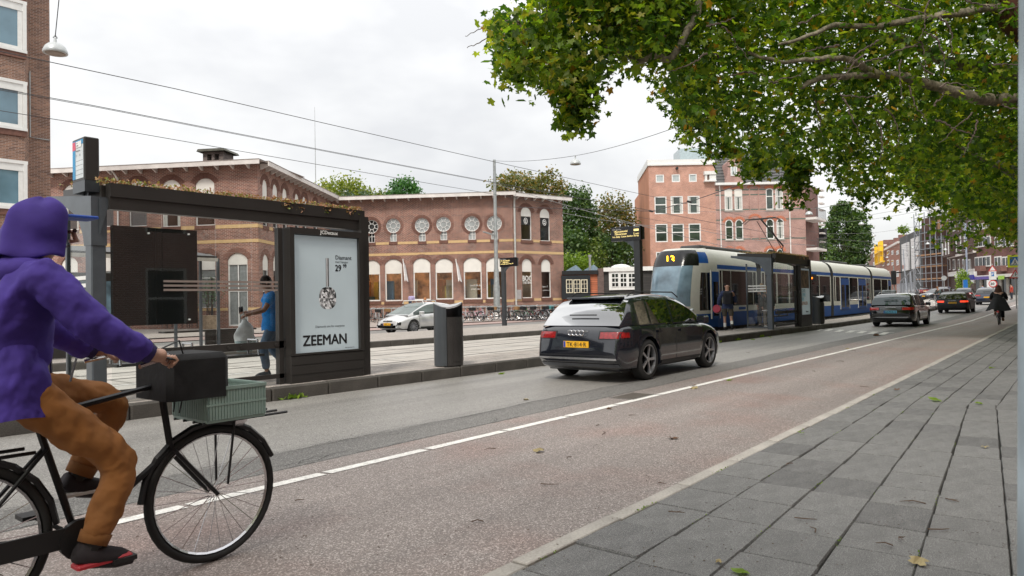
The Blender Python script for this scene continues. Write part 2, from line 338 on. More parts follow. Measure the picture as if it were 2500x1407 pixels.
# manhole cover
p = gz(1545, 968); b = MB(); b.box(-.34, .34, -.2, .2, 0, .006); mh = b.obj('manhole_cover', A_PATCH, kind='structure', loc=(p[0], p[1], 0))
b = MB()
for i in range(9): b.box(-.3 + i * .07, -.26 + i * .07, -.16, .16, .006, .011)
b.obj('cover_rib', mat('worn_iron', (.16, .14, .12), .6, .5), mh)
# near kerb band and slab pavement
pv = strip('pavement', -14, 2.35, -.012, JOINT)
kb = thing('kerb', (0, 0, 0), kind='structure')
m_ = MB().bbox(0, .985, -.11, 0, -.1, .018, .006).obj('kerb_stone', CONC, kb); m_.location = (-4, 2.46, 0)
for i in range(1, 76):
    c = m_.copy(); COL.objects.link(c); c.location = (-4 + i, 2.46 + random.uniform(-.004, .004), random.uniform(-.006, .003) + gh(i - 4)); c.rotation_euler = (0, 0, random.uniform(-.004, .004)); c.scale = (1, random.uniform(.97, 1.05), 1)
def seam(j, s): return 2.35 - .43 * j + .018 * j * (min(s, 10.5) - 3)
sm = [MB().bbox(-.5, .5, -.5, .5, -.05, 0, .012).obj('slab', q, pv) for q in (SLAB, SLAB2)]
slots = []
for j in range(0, 24):
    s = -1.2 + random.uniform(-.2, .2)
    while s < 42:
        l_ = .5 if s < 13 else .62
        t1, t0 = seam(j, s + .25), seam(j + 1, s + .25)
        if j == 0: t1 = 2.345
        c = (s + l_ / 2, (t0 + t1) / 2)
        q = CAMM.T @ np.array([c[0], c[1], -H])
        if -q[2] > .8:
            u = 1250 + F * q[0] / -q[2]; v = 703.5 - F * q[1] / -q[2]
            if -250 < u < 2620 and v < 1650: slots.append((-q[2], c, l_, t1 - t0, j))
        s += l_
slots.sort(key=lambda a: a[0]); extra = MB()
for k, (d, c, l_, wd, j) in enumerate(slots):
    g = .004 if random.random() < .8 else .009
    z = random.uniform(.010, .020); tl = (random.uniform(-.008, .008), random.uniform(-.008, .008))
    if k < 298:
        o = sm[0 if k % 5 else 1]
        o = o if k in (0, 1) and False else o.copy(); COL.objects.link(o)
        o.location = (c[0], c[1], z); o.scale = (l_ - g, wd - g * 1.8, 1); o.rotation_euler = (tl[0], tl[1], .018 * (j + .5) + random.uniform(-.004, .004) if c[0] < 10.5 and j else random.uniform(-.003, .003))
    elif d < 46: extra.bbox(c[0] - l_ / 2 + g, c[0] + l_ / 2 - g, c[1] - wd / 2 + g, c[1] + wd / 2 - g, -.04, z, .01)
extra.obj('slab', SLAB, pv, kind='stuff')
for o in sm: bpy.data.objects.remove(o)
strip('distant_pavement', -14, 2.35, .015, SLAB, s0=38)
# stop platform next to the car lane
pl = strip('tram_platform', lambda s: kP(s) + .14, 11.05, .17, JOINT, s0=-14, s1=62, thick=.17)
def kerbrow(par, tf, s0, s1, sgn, zt=.205, name='kerb_stone', w=.15):
    m_ = MB().bbox(0, .99, 0, w, 0, zt, .022).obj(name, KERBS, par)
    k = 0; s = s0
    while s < s1:
        c = m_ if k == 0 else m_.copy()
        if k: COL.objects.link(c)
        a = atan2(tf(s + 1) - tf(s), 1); c.location = (s, tf(s) if sgn > 0 else tf(s), random.uniform(-.006, .004) + gh(s)); c.rotation_euler = (0, 0, a + random.uniform(-.003, .003)); s += 1; k += 1
kerbrow(pl, kP, -6, 61, 1)
tm = [MB().bbox(-.148, .148, -.148, .148, -.03, 0, .006).obj('tile', q, pl) for q in (TILE, TILE2)]
n_ = 0; ex = MB(); s = 3.6
while s < 61:
    for j in range(5):
        t = kP(s) + .3 + j * .3; z = .2 + random.uniform(-.003, .004) + gh(s)
        if t > 10.95: continue
        if n_ < 298 and s < 23:
            c = tm[int(random.random() < .3)].copy(); COL.objects.link(c); c.location = (s, t, z); c.rotation_euler = (random.uniform(-.006, .006), random.uniform(-.006, .006), -.03); n_ += 1
        else: ex.bbox(s - .148, s + .148, t - .148, t + .148, z - .02, z, .004)
    s += .3
ex.obj('tile', TILE, pl, kind='stuff')
for o in tm: bpy.data.objects.remove(o)
# tram tracks
strip('track_bed', 11.05, lambda s: kF(s) - .001, 0, CONCT)
tr = thing('tram_tracks', (0, 0, 0), kind='structure'); RAIL = mat('polished_rail', (.33, .31, .28), .3, .9)
for t in (11.6, 13.03, 15.3, 16.73):
    b = MB()
    S = srange(-14, 400)
    for a, c in zip(S, S[1:]):
        b.add([(a, t, .006 + gh(a)), (c, t, .006 + gh(c)), (c, t + .06, .006 + gh(c)), (a, t + .06, .006 + gh(a))], [(0, 1, 2, 3)], 0)
        b.add([(a, t + .062, .005 + gh(a)), (c, t + .062, .005 + gh(c)), (c, t + .1, .005 + gh(c)), (a, t + .1, .005 + gh(a))], [(0, 1, 2, 3)], 1)
    b.obj('rail', [RAIL, BLACK], tr)
b = MB()
for t in (12.32, 14.2, 16.0):
    for a, c in zip(srange(-14, 120), srange(-14, 120)[1:]): b.add([(a, t, .005 + gh(a)), (c, t, .005 + gh(c)), (c, t + .03, .005 + gh(c)), (a, t + .03, .005 + gh(a))], [(0, 1, 2, 3)])
for s in np.arange(-6, 60, 3): b.box(s, s + .025, 11.06, 17.3, .004, .0055)
b.obj('concrete_seam', mat('seam', (.16, .15, .135), .9), tr)
b = MB()
for s in np.arange(-6, 30, 2.2): b.add([(s, 14.0, .006), (s + 1.3, 14.0, .006), (s + 1.3, 14.1, .006), (s, 14.1, .006)], [(0, 1, 2, 3)])
b.obj('line_marking', LW, tr)
# far platform, far road, far pavement
pf = strip('far_platform', lambda s: kF(s) + .13, 23.6, .18, TILE, s0=-14, s1=75, thick=.18)
kerbrow(pf, kF, -6, 70, 1, zt=.2)
strip('far_road', 23.6, 29.5, .02, mat('far_asphalt', (.20, .19, .18), .8, var=.14, scale=.8, fine=(20, .12)), s0=-14, s1=170)
strip('far_cycle_path', 29.5, 32.5, .05, PINK, s0=-14, s1=170)
strip('far_pavement', 32.5, 130, .1, FARPAV, s0=-30, s1=250)
strip('far_side_road', 23.6, 32.5, .0, A_ROAD, s0=170)
# ================================================================ buildings
class Fac:
    """a vertical wall between two ground points; local x runs along it, -y faces the street"""
    def __init__(s, pa, pb, zb=0.):
        s.p = np.array([pa[0], pa[1], zb], float); d = np.array([pb[0] - pa[0], pb[1] - pa[1]], float); s.L = float(np.hypot(*d)); s.d = d / s.L; s.rz = atan2(d[1], d[0]); s.n = np.array([-s.d[1], s.d[0], 0.])
    def px(s, u, v):
        r = ray(u, v); k = ((s.p - C0) @ s.n) / (r @ s.n); q = C0 + k * r - s.p; return float(q[0] * s.d[0] + q[1] * s.d[1]), float(q[2])
    def rect(s, u0, u1, v0, v1):
        uc, vc = (u0 + u1) / 2, (v0 + v1) / 2
        return s.px(u0, vc)[0], s.px(u1, vc)[0], s.px(uc, v1)[1], s.px(uc, v0)[1]
def arc(x0, x1, zt, h, n=10):
    # segmental arch from (x0, zt-h) over crown (mid, zt)
    if h <= 0: return [(x0, zt), (x1, zt)]
    w_ = (x1 - x0) / 2; R = (w_ * w_ + h * h) / (2 * h); cz = zt - R; a0 = math.asin(min(1, w_ / R)); xm = (x0 + x1) / 2
    return [(xm + R * sin(-a0 + 2 * a0 * i / n), cz + R * cos(-a0 + 2 * a0 * i / n)) for i in range(n + 1)]
def wall(par, name, x0, x1, z0, z1, holes, m, depth=.22, y=0., back=True):
    # holes: (hx0,hx1,hz0,hz1,arch rise)
    xs = sorted({x0, x1} | {q for h in holes for q in h[:2] if x0 < q < x1}); zs = sorted({z0, z1} | {q for h in holes for q in h[2:4] if z0 < q < z1})
    b = MB()
    for i in range(len(xs) - 1):
        for k in range(len(zs) - 1):
            cx, cz = (xs[i] + xs[i + 1]) / 2, (zs[k] + zs[k + 1]) / 2
            if any(h[0] < cx < h[1] and h[2] < cz < h[3] for h in holes): continue
            b.add([(xs[i], y, zs[k]), (xs[i + 1], y, zs[k]), (xs[i + 1], y, zs[k + 1]), (xs[i], y, zs[k + 1])], [(0, 1, 2, 3)])
    for h in holes:
        a0, a1, c0, c1, r = h[:5]; A = arc(a0, a1, c1, r)
        if len(h) > 5:   # round window with a keyhole slot below: centre z, radius, slot half width
            cz, R, k = h[5:8]; xm = (a0 + a1) / 2; n = 28
            pts = [(xm + R * cos(2 * pi * i / n), cz + R * sin(2 * pi * i / n)) for i in range(n)]
            for sx0 in (1, -1):
                for sz0 in (1, -1):
                    lim = 0 if sz0 > 0 else k; aa = [pi / 2 * i / 10 for i in range(11)]
                    P_ = [(R * cos(a), R * sin(a)) for a in aa if R * cos(a) > lim]
                    if lim: P_.append((lim, sqrt(R * R - k * k)))
                    P_ = P_ + ([(lim, R)] if lim else []) + [(R, R)]
                    b.add([(xm + sx0 * p[0], y, cz + sz0 * p[1]) for p in P_], [tuple(range(len(P_)))])
            for i in range(n):
                p, q = pts[i], pts[(i + 1) % n]
                if p[1] < cz and abs((p[0] + q[0]) / 2 - xm) < k: continue
                b.add([(p[0], y, p[1]), (q[0], y, q[1]), (q[0], y + depth, q[1]), (p[0], y + depth, p[1])], [(0, 1, 2, 3)])
            continue
        if r > 0:
            mid = len(A) // 2
            b.add([(p[0], y, p[1]) for p in A[:mid + 1]] + [(a0, y, c1)], [tuple(range(mid + 2))])
            b.add([(p[0], y, p[1]) for p in A[mid:]] + [(a1, y, c1)], [tuple(range(len(A) - mid + 1))])
        ring = [(a0, c0)] + A + [(a1, c0)]
        for p, q in zip(ring, ring[1:] + ring[:1]):
            b.add([(p[0], y, p[1]), (p[0], y + depth, p[1]), (q[0], y + depth, q[1]), (q[0], y, q[1])], [(0, 1, 2, 3)])
    return b.obj(name, m, par)
def band(par, name, x0, x1, z0, z1, holes, m, pr=.02):
    hs = sorted([h for h in holes if h[2] < z1 and h[3] > z0 and h[1] > x0 and h[0] < x1], key=lambda h: h[0]); x = x0; b = MB()
    for h in hs:
        if h[0] > x: b.box(x, h[0], -pr, .0 - .001, z0, z1)
        x = max(x, h[1])
    if x < x1: b.box(x, x1, -pr, -.001, z0, z1)
    if b.v: return b.obj(name, m, par)
WFR = mat('window_frame_white', (.80, .80, .78), .5, var=.06, scale=4)
CREAM = mat('cream_panel', (.80, .78, .73), .55, var=.05, scale=2)
def window(par, x0, x1, z0, z1, arch_=0., depth=.14, fw=.06, mull=(), trans=(), panel=None, fm=None, gm=None, curtain=None, name='window'):
    fm = fm or WFR; gm = gm or GLASSD; b = MB(); A = arc(x0, x1, z1, arch_)
    if arch_ <= 0: A = [(x0, z1), (x1, z1)]
    zs = A[0][1]
    b.box(x0, x0 + fw, depth - .05, depth + .03, z0, zs); b.box(x1 - fw, x1, depth - .05, depth + .03, z0, zs); b.box(x0 + fw, x1 - fw, depth - .05, depth + .03, z0, z0 + fw)
    xm, zm = (x0 + x1) / 2, zs
    A2 = [(xm + (p[0] - xm) * (1 - 2 * fw / (x1 - x0)), p[1] - fw) for p in A]
    for (p, q, p2, q2) in zip(A, A[1:], A2, A2[1:]):
        b.add([(p[0], depth - .05, p[1]), (q[0], depth - .05, q[1]), (q2[0], depth - .05, q2[1]), (p2[0], depth - .05, p2[1])], [(3, 2, 1, 0)])
        b.add([(p2[0], depth - .05, p2[1]), (q2[0], depth - .05, q2[1]), (q2[0], depth + .03, q2[1]), (p2[0], depth + .03, p2[1])], [(3, 2, 1, 0)])
    for mx_ in mull: q = x0 + (x1 - x0) * mx_; b.box(q - fw * .45, q + fw * .45, depth - .04, depth + .02, z0 + fw, zs - .001 if arch_ > 0 else z1 - fw)
    for tz in trans: q = z0 + (z1 - z0) * tz; b.box(x0 + fw, x1 - fw, depth - .045, depth + .02, q - fw * .5, q + fw * .5)
    w_ = b.obj(name, fm, par)
    b = MB(); gp = [(x0 + .01, z0 + .01), (x1 - .01, z0 + .01)] + [(p[0], p[1] - .01) for p in reversed(A)]
    b.poly([(p[0], depth + .012, p[1]) for p in gp]); b.obj('pane', gm, w_)
    if panel is not None:     # closed shutter panel in the head
        zp = z1 - (z1 - z0) * panel; b = MB(); pts = [(x0 + .02, zp), (x1 - .02, zp)] + [(xm + (p[0] - xm) * .97, p[1] - .02) for p in reversed(A)]
        b.prism(pts, 1, depth - .075, depth + .0); b.obj('shutter_panel', CREAM, w_)
    if curtain:
        k, cm = curtain; b = MB(); n = 12; zt = (z1 - (z1 - z0) * panel) if panel else zs - .02
        for a, c in ((x0 + .05, x0 + (x1 - x0) * k), (x1 - (x1 - x0) * k, x1 - .05)):
            for i in range(n):
                xa, xb = a + (c - a) * i / n, a + (c - a) * (i + 1) / n; b.add([(xa, depth + .005 - .012 * (i % 2), z0 + .05), (xb, depth + .005 - .012 * ((i + 1) % 2), z0 + .05), (xb, depth + .005 - .012 * ((i + 1) % 2), zt), (xa, depth + .005 - .012 * (i % 2), zt)], [(0, 1, 2, 3)])
        b.obj('curtain', cm, w_)
    return w_
def archring(par, x0, x1, z1, rise, m, th=.32, pr=.03, name='brick_arch'):
    A = arc(x0, x1, z1, rise, 14); xm = (x0 + x1) / 2; w_ = (x1 - x0) / 2; R = (w_ * w_ + rise * rise) / (2 * rise); cz = z1 - R
    B = [(xm + (p[0] - xm) * (R + th) / R, cz + (p[1] - cz) * (R + th) / R) for p in A]; b = MB()
    for i in range(len(A) - 1):   # separate voussoirs with recessed joints
        p, q, p2, q2 = A[i], A[i + 1], B[i], B[i + 1]; L_ = lambda a, c, t: (a[0] + (c[0] - a[0]) * t, a[1] + (c[1] - a[1]) * t)
        q, q2 = L_(p, q, .86), L_(p2, q2, .86); b.add([(p[0], -pr, p[1]), (q[0], -pr, q[1]), (q2[0], -pr, q2[1]), (p2[0], -pr, p2[1]), (p[0], -.001, p[1]), (q[0], -.001, q[1]), (q2[0], -.001, q2[1]), (p2[0], -.001, p2[1])], [(0, 1, 2, 3), (0, 4, 5, 1), (2, 6, 7, 3), (1, 5, 6, 2), (3, 7, 4, 0)])
    return b.obj(name, m, par)
CURT = mat('net_curtain', (.55, .55, .52), .9, var=.1)
CURTD = mat('grey_curtain', (.25, .27, .27), .9, var=.15)
BRK = brick('purple_brown_brick', (.28, .115, .078), (.15, .064, .050), (.52, .43, .37), bias=-.1, ms=.011, rh=.085, bw=.26, var=.24)
BRKA = brick('arch_brick', (.24, .098, .068), (.16, .065, .048), (.33, .26, .22), bw=.07, rh=.3)
SOLD = mat('soldier_brick', (.165, .080, .060), .85, var=.25, scale=9)
YEL = mat('yellow_brick_band', (.62, .43, .22), .85, var=.1, scale=4)
FASC = mat('weathered_white_fascia', (.72, .68, .65), .6, var=.12, scale=1.5)
# ---- the long two-storey school building: four wall planes
pts = [dep(127, 567, 46.9), dep(630, 547, 45.0), dep(811, 479, 60.6), dep(1249, 485, 59.3), dep(1373, 500, 62.5)]
G0 = .1
fC = Fac(pts[0] - (pts[1] - pts[0]) * .25, pts[1], G0); fD = Fac(pts[1], pts[2], G0); fA = Fac(pts[2], pts[3], G0); fB = Fac(pts[3], pts[4], G0)
school = thing('school_building', (float(fC.p[0]), float(fC.p[1]), G0), 0, 'long two-storey purple-brown brick building with yellow brick bands, white eaves and round windows', 'building')
def sub(fc):
    e = bpy.data.objects.new('wing', None); COL.objects.link(e); e.location = fc.p; e.rotation_euler = (0, 0, fc.rz); return e
# wings are buildings standing wall to wall; one empty each keeps local brick coordinates
def wing(fc, label, name='brick_wing', cat='building', group='wings of the long brick building'):
    return thing(name, tuple(float(q) for q in fc.p), fc.rz, label, cat, group)
bpy.data.objects.remove(school)
EAVE = 10.55
def eaves(par, x0, x1, zt, over=.75, n=10, m=FASC, e0=0., e1=0., rise=.0):
    b = MB(); b.box(x0 - e0, x1 + e1, -over, -over + .06, zt - .28, zt); b.obj('fascia', m, par)
    b = MB(); b.box(x0 - e0, x1 + e1, -over + .061, .3, zt - .06, zt - .02); b.box(x0 - e0, x1 + e1, -over - .02, 6, zt + .001, zt + .04); b.obj('roof', mat('roof_soffit', (.30, .26, .24), .8), par)
    st = (x1 - x0) / n; m_ = None
    for i in range(n):
        x = x0 + st * (i + .5)
        if m_ is None:
            m_ = MB().prism([(-over + .07, -.08), (-.02, -.08), (-.02, -.42), (-.12, -.42), (-over + .1, -.16)], 0, -.05, .05).obj('eaves_bracket', m, par); o = m_
        else: o = m_.copy(); COL.objects.link(o)
        o.location = (x, 0, zt)
# -- wing C (street front, left)
wC = wing(fC, 'left wing of the long brick building with chimney and white door, behind the near shelter')
H_ = []
CU = [(155, 192, 451, 562), (245, 277, 446, 554), (314.5, 358, 441.7, 553), (395.5, 440, 439, 554), (477, 523.5, 435, 551)]
x_first = fC.px(173, 500)[0]
LOW = [(488, 526, 619, 752), (314, 358, 622, 752), (240, 276, 624, 752), (395, 440, 620, 752), (150, 190, 628, 752)]
wl = []
for (u0, u1, v0, v1) in CU: a = fC.rect(u0, u1, v0, v1); wl.append((*a, .38)); H_.append((*a, .38))
for (u0, u1, v0, v1) in LOW: a = fC.rect(u0, u1, v0, v1); H_.append((*a, .42))
dr = fC.rect(556, 605, 618, 797); dr = (dr[0], dr[1], .12, dr[3]); H_.append((*dr, .42))
wall(wC, 'wall', 0, fC.L, -.3, EAVE - .06, H_, BRK)
for i, h in enumerate(H_[:5]):
    window(wC, *h[:4], arch_=.38, panel=.34, trans=(() if i != 3 else (.3,)), fm=WFR, curtain=(.22, CURT) if i in (0, 3) else None, gm=mat('brown_reflecting_glass', (.055, .035, .028), .06, var=.3, scale=1.2, spec=.8))
    archring(wC, h[0] - .02, h[1] + .02, h[3] + .02, .4, SOLD); b = MB(); b.box(h[0] - .05, h[1] + .05, -.06, .1, h[2] - .22, h[2] - .002); b.obj('sill', SOLD, wC)
for h in H_[5:10]:
    window(wC, *h[:4], arch_=.42, panel=.3, trans=(.55,), curtain=(.5, CURTD)); archring(wC, h[0] - .02, h[1] + .02, h[3] + .02, .44, BRKA)
h = H_[10]
d_ = window(wC, *h[:4], arch_=.42, panel=.16, trans=(.48,), mull=(.5,), fw=.09, curtain=(.44, CURTD), name='door'); archring(wC, h[0] - .02, h[1] + .02, h[3] + .02, .44, BRKA)
b = MB(); b.box(h[0] + .14, h[0] + .17, .02, .06, 1.1, 1.5); b.obj('handle', STEEL, d_)
zb = fC.px(560, 590)[1]; zu = fC.px(560, 554)[1]
band(wC, 'yellow_band', 0, fC.L, zb - .09, zb + .12, H_, YEL); band(wC, 'yellow_band', 0, fC.L, zu - .1, zu + .13, H_, YEL); z3 = fC.px(541, 756)[1]; band(wC, 'yellow_band', 0, fC.L, z3 - .07, z3 + .09, H_, YEL)
b = MB(); x = 1.
dm = MB()
for xd in [fC.px(u, 560)[0] for u in (185, 257, 365, 498)]:
    for r_, q in ((.30, 0), (.17, 0)):
        for k in range(4):
            a, c = k * pi / 2, (k + 1) * pi / 2; zc = (zb + zu) / 2; dm.tube([(xd + r_ * cos(a), -.008, zc + r_ * sin(a)), (xd + r_ * cos(c), -.008, zc + r_ * sin(c))], .018, 4)
dm.obj('diamond_ornament', mat('pale_mortar', (.36, .28, .25), .9), wC, kind='stuff')
eaves(wC, 0, fC.L, EAVE, n=17, e1=.5)
xc, zc = fC.px(491, 392)
b = MB(); b.box(xc - .72, xc + .72, 1.4, 2.7, EAVE - .2, EAVE + .55); b.box(xc - .72, xc - .42, 1.4, 2.7, EAVE + .55, EAVE + .95); b.box(xc + .42, xc + .72, 1.4, 2.7, EAVE + .55, EAVE + .95); b.box(xc - .1, xc + .1, 1.4, 2.7, EAVE + .55, EAVE + .95)
b.box(xc - .72, xc + .72, 1.4, 2.7, EAVE + .95, EAVE + 1.1); ch = b.obj('chimney', brick('old_chimney_brick', (.20, .15, .14), (.10, .075, .07), (.26, .24, .22)), wC)
MB().prism([(xc - 1.0, EAVE + 1.1), (xc + 1.0, EAVE + 1.1), (xc + .9, EAVE + 1.26), (xc - .9, EAVE + 1.26)], 1, 1.1, 3.).obj('chimney_cap', mat('mossy_concrete', (.12, .12, .10), .9, var=.3), ch)
def pipe(par, x, z0, z1, m=WFR, r=.055):
    MB().tube([(x - .12, -.55, z1 + .1), (x - .1, -.3, z1 - .1), (x, -.1, z1 - .45), (x, -.1, z0)], r, 8).obj('downpipe', m, par)
pipe(wC, fC.px(291, 600)[0], 0, EAVE - .3)
# fence and clutter by the door
xf0, xf1 = fC.px(482, 700)[0], fC.px(536, 700)[0]
fe = thing('iron_fence', tuple(fC.p + np.array([*(fC.d * xf0), 0]) - fC.n * .9), fC.rz, 'black iron bar fence in front of the curtained ground-floor window', 'fence')
b = MB().box(-2.2, xf1 - xf0, -.02, .02, 2.3, 2.36).box(-2.2, xf1 - xf0, -.02, .02, .5, .55); b.obj('rail', DARK, fe)
m_ = MB().box(-.02, .02, -.02, .02, .1, 2.35).obj('bar', DARK, fe)
for i in range(1, 12): c = m_.copy(); COL.objects.link(c); c.location = (-2.2 + (xf1 - xf0 + 2.2) * i / 11, 0, 0)
MB().box(xf1 - xf0 - .04, xf1 - xf0 + .05, -.05, .05, 0, 3.2).obj('post', DARK, fe)
# -- wing D (receding side)
wD = wing(fD, 'receding side wing with narrow arched windows under slanting eaves, behind the advert case')
DU = [(641, 654, 439, 552), (666, 679, 450, 558), (690, 702, 460, 562), (720, 731, 473, 566), (738, 750, 480.5, 570), (765, 776, 492, 574)]
DL = [(642, 657, 621, 772), (668, 680, 624, 768), (692, 704, 628, 765), (720, 731, 634, 762), (738, 750, 638, 760), (765, 776, 641, 758)]
HD = [(*fD.rect(*q), .45) for q in DU] + [(*fD.rect(*q), .45) for q in DL]
wall(wD, 'wall', 0, fD.L, -.3, EAVE - .06, HD, BRK)
for h in HD[:6]:
    window(wD, *h[:4], arch_=.45, panel=.42, curtain=None); archring(wD, h[0] - .02, h[1] + .02, h[3] + .02, .46, SOLD); MB().box(h[0] - .05, h[1] + .05, -.06, .1, h[2] - .25, h[2] - .002).obj('sill', SOLD, wD)
for h in HD[6:]: window(wD, *h[:4], arch_=.45, panel=.26, trans=(.4,)); archring(wD, h[0] - .02, h[1] + .02, h[3] + .02, .46, BRKA)
for z in (zb, zu, z3): band(wD, 'yellow_band', 0, fD.L, z - .09, z + .12, HD, YEL)
eaves(wD, 0, fD.L, EAVE, n=18, e0=.0)
# -- wing A (round windows, cafe below)
wA = wing(fA, 'brick wing with a row of round keyhole windows above a lit cafe')
RC = [(794.7, 556, 16), (842.7, 555, 16.5), (906.8, 553.8, 16.5), (959.7, 551.3, 17.5), (1030, 550.5, 17.8), (1082.6, 547.7, 18), (1152, 546.7, 18.3), (1206.7, 545.5, 18.3)]
HA = []
for u, v, r in RC:
    x, z = fA.px(u, v); R = (fA.px(u + r, v)[0] - fA.px(u - r, v)[0]) / 2; k = R * .47; zbm = fA.px(u, v + 39)[1]; kz = z - sqrt(R * R - k * k)
    HA.append((x - R, x + R, z - R, z + R, 0, z, R, k)); HA.append((x - k, x + k, zbm, z - R, 0))
ALW = [(788, 822, 640, 738), (838, 872, 638, 737), (891, 928, 636, 735.6), (940, 982, 633, 735.6), (1009, 1051, 630.5, 733), (1063, 1106, 631.5, 731.5), (1132, 1176, 629, 731), (1187, 1231, 628.6, 729.5)]
for q in ALW: HA.append((*fA.rect(*q), .45))
wall(wA, 'wall', 0, fA.L, -.3, EAVE - .06, [h for h in HA], BRK)
for i in range(8):
    h = HA[2 * i]; xm = (h[0] + h[1]) / 2; z, R, k = h[5:8]; s_ = HA[2 * i + 1]; b = MB()
    ringp = [(xm + (R - .03) * cos(2 * pi * a / 32), .12, z + (R - .03) * sin(2 * pi * a / 32)) for a in range(33)]
    b.tube(ringp, .035, 6); b.tube([(xm + R * .42 * cos(2 * pi * a / 20), .11, z + R * .42 * sin(2 * pi * a / 20)) for a in range(21)], .022, 5)
    for a in range(8): q = pi / 8 + a * pi / 4; b.tube([(xm + R * .42 * cos(q), .11, z + R * .42 * sin(q)), (xm + R * cos(q), .11, z + R * sin(q))], .022, 5)
    b.box(s_[0], s_[0] + .05, .08, .15, s_[2], s_[3] + R * .2); b.box(s_[1] - .05, s_[1], .08, .15, s_[2], s_[3] + R * .2); b.box(xm - .02, xm + .02, .09, .14, s_[2], s_[3] + .15); b.box(s_[0], s_[1], .09, .14, (s_[2] + s_[3]) / 2 + .1, (s_[2] + s_[3]) / 2 + .14); b.box(s_[0], s_[1], .08, .15, s_[2], s_[2] + .05)
    rw = b.obj('round_window', WFR, wA, smooth='auto')
    gm = [mat('painted_glare_glass', (.34, .36, .36), .12, var=.25, scale=.8), GLASSD][1 if i in (0, 1, 2) else 0]  # pale panes: the white reflection is painted into the glass colour
    b = MB(); n = 32; b.poly([(xm + R * cos(2 * pi * a / n), .135, z + R * sin(2 * pi * a / n)) for a in range(n)]); b.poly([(s_[0], .137, s_[2]), (s_[1], .137, s_[2]), (s_[1], .137, s_[3] + .3), (s_[0], .137, s_[3] + .3)]); b.obj('pane', gm, rw)
    b = MB()   # ring of radial bricks around
    for a in range(40):
        q = -1.2 + (2 * pi - .75) * 0 + a * (2 * 1.2 + pi) / 39
        q0, q1 = q, q + .85 * (2 * 1.2 + pi) / 39; r0, r1 = R + .02, R + .26
        b.add([(xm + r * cos(t), y, z + r * sin(t)) for y in (-.02, -.001) for r, t in ((r0, q0), (r0, q1), (r1, q1), (r1, q0))], [(3, 2, 1, 0), (0, 1, 5, 4), (2, 3, 7, 6), (1, 2, 6, 5), (3, 0, 4, 7)])
    b.obj('brick_arch', BRKA if i % 2 else SOLD, wA)
    MB().box(s_[0] - .08, s_[1] + .08, -.06, .08, s_[2] - .25, s_[2] - .002).obj('sill', SOLD, wA)
# cafe interior: a real room behind the ground-floor panes
CLG = glass('cafe_glass', (.86, .88, .86), .10)
zf = fA.px(1000, 745)[1] - .3
for i, h in enumerate(HA[16:]):
    ww = window(wA, *h[:4], arch_=.45, panel=.345, fw=.1, gm=CLG); archring(wA, h[0] - .02, h[1] + .02, h[3] + .02, .46, BRKA)
    MB().box(h[0] - .08, h[1] + .08, -.08, .1, h[2] - .28, h[2] - .002).obj('sill', SOLD, wA)
xr0, xr1 = HA[16][0] - 1, fA.L + 6; zc_ = zb - .4
rm = MB(); rm.box(xr0, fA.L - .3, .26, 5., zf - .1, zf); rm.box(xr0, fA.L - .3, .26, 5, zc_, zc_ + .1); rm.obj('cafe_floor', mat('cafe_floor', (.25, .17, .12), .5), wA)
rm = MB(); rm.box(xr0, fA.L - .3, 5, 5.1, zf, zc_, 0)
rm.obj('cafe_back_wall', mat('warm_wood_wall', (.52, .33, .20), .6, var=.75, scale=1.3, det=8), wA)
cl = [(.55, .25, .10), (.10, .16, .16), (.6, .55, .45), (.35, .12, .08), (.12, .22, .35), (.5, .38, .1)]
for i in range(44):
    x = xr0 + 1 + i * (fA.L - xr0 - 2) / 44; c = random.choice(cl); y = random.choice([1.2, 2.2, 3.4]); hh = random.choice([.8, 1.1, 1.9, 2.4])
    MB().box(x - .35, x + random.uniform(.2, .6), y, y + .4, zf, zf + hh).obj('cafe_furniture', mat('cafe_col_%d' % cl.index(c), c, .6), wA)
for i in range(9):
    x = xr0 + 1.5 + i * (fA.L - xr0 - 2.5) / 9
    lp = MB().tube([(x, 1.6, zc_), (x, 1.6, zc_ - .5)], .012, 4).obj('pendant_lamp', BLACK, wA)
    MB().ball((x, 1.6, zc_ - .6), .1, 8).obj('bulb', mat('lit_bulb', (1, .7, .35), .5, emit=(1, .62, .28), es=60), lp, smooth=True)
zbA = fA.px(1100, 618.5)[1]; zuA = fA.px(1100, 591)[1]; z3A = fA.px(1100, 738)[1]
for z in (zbA, zuA, z3A): band(wA, 'yellow_band', 0, fA.L, z - .09, z + .12, HA, YEL)
dm = MB()
for u, v, r in RC:
    x, z = fA.px(u, v); zc = (zbA + zuA) / 2
    for r_ in (.36, .2):
        for k in range(4): a, c = k * pi / 2, (k + 1) * pi / 2; dm.tube([(x + r_ * cos(a), -.008, zc + r_ * sin(a)), (x + r_ * cos(c), -.008, zc + r_ * sin(c))], .02, 4)
dm.obj('diamond_ornament', mat('pale_mortar', (.36, .28, .25), .9), wA, kind='stuff')
eaves(wA, 0, fA.L, EAVE - .1, n=15, e1=.4)
# banner poles
for u in (984, 1113):
    x, z = fA.px(u, 633); q = MB(); q.tube([(x, -.05, z), (x + .35, -.9, z - 1.9)], .03, 6); pp = q.obj('flag_pole', WHITE, wA)
    MB().add([(x + .02, -.1, z - .1), (x + .33, -.86, z - 1.75), (x + .62, -.8, z - 2.0), (x + .25, -.12, z - .6)], [(0, 1, 2, 3)]).obj('furled_flag', mat('grey_flag', (.5, .48, .48), .9), pp)
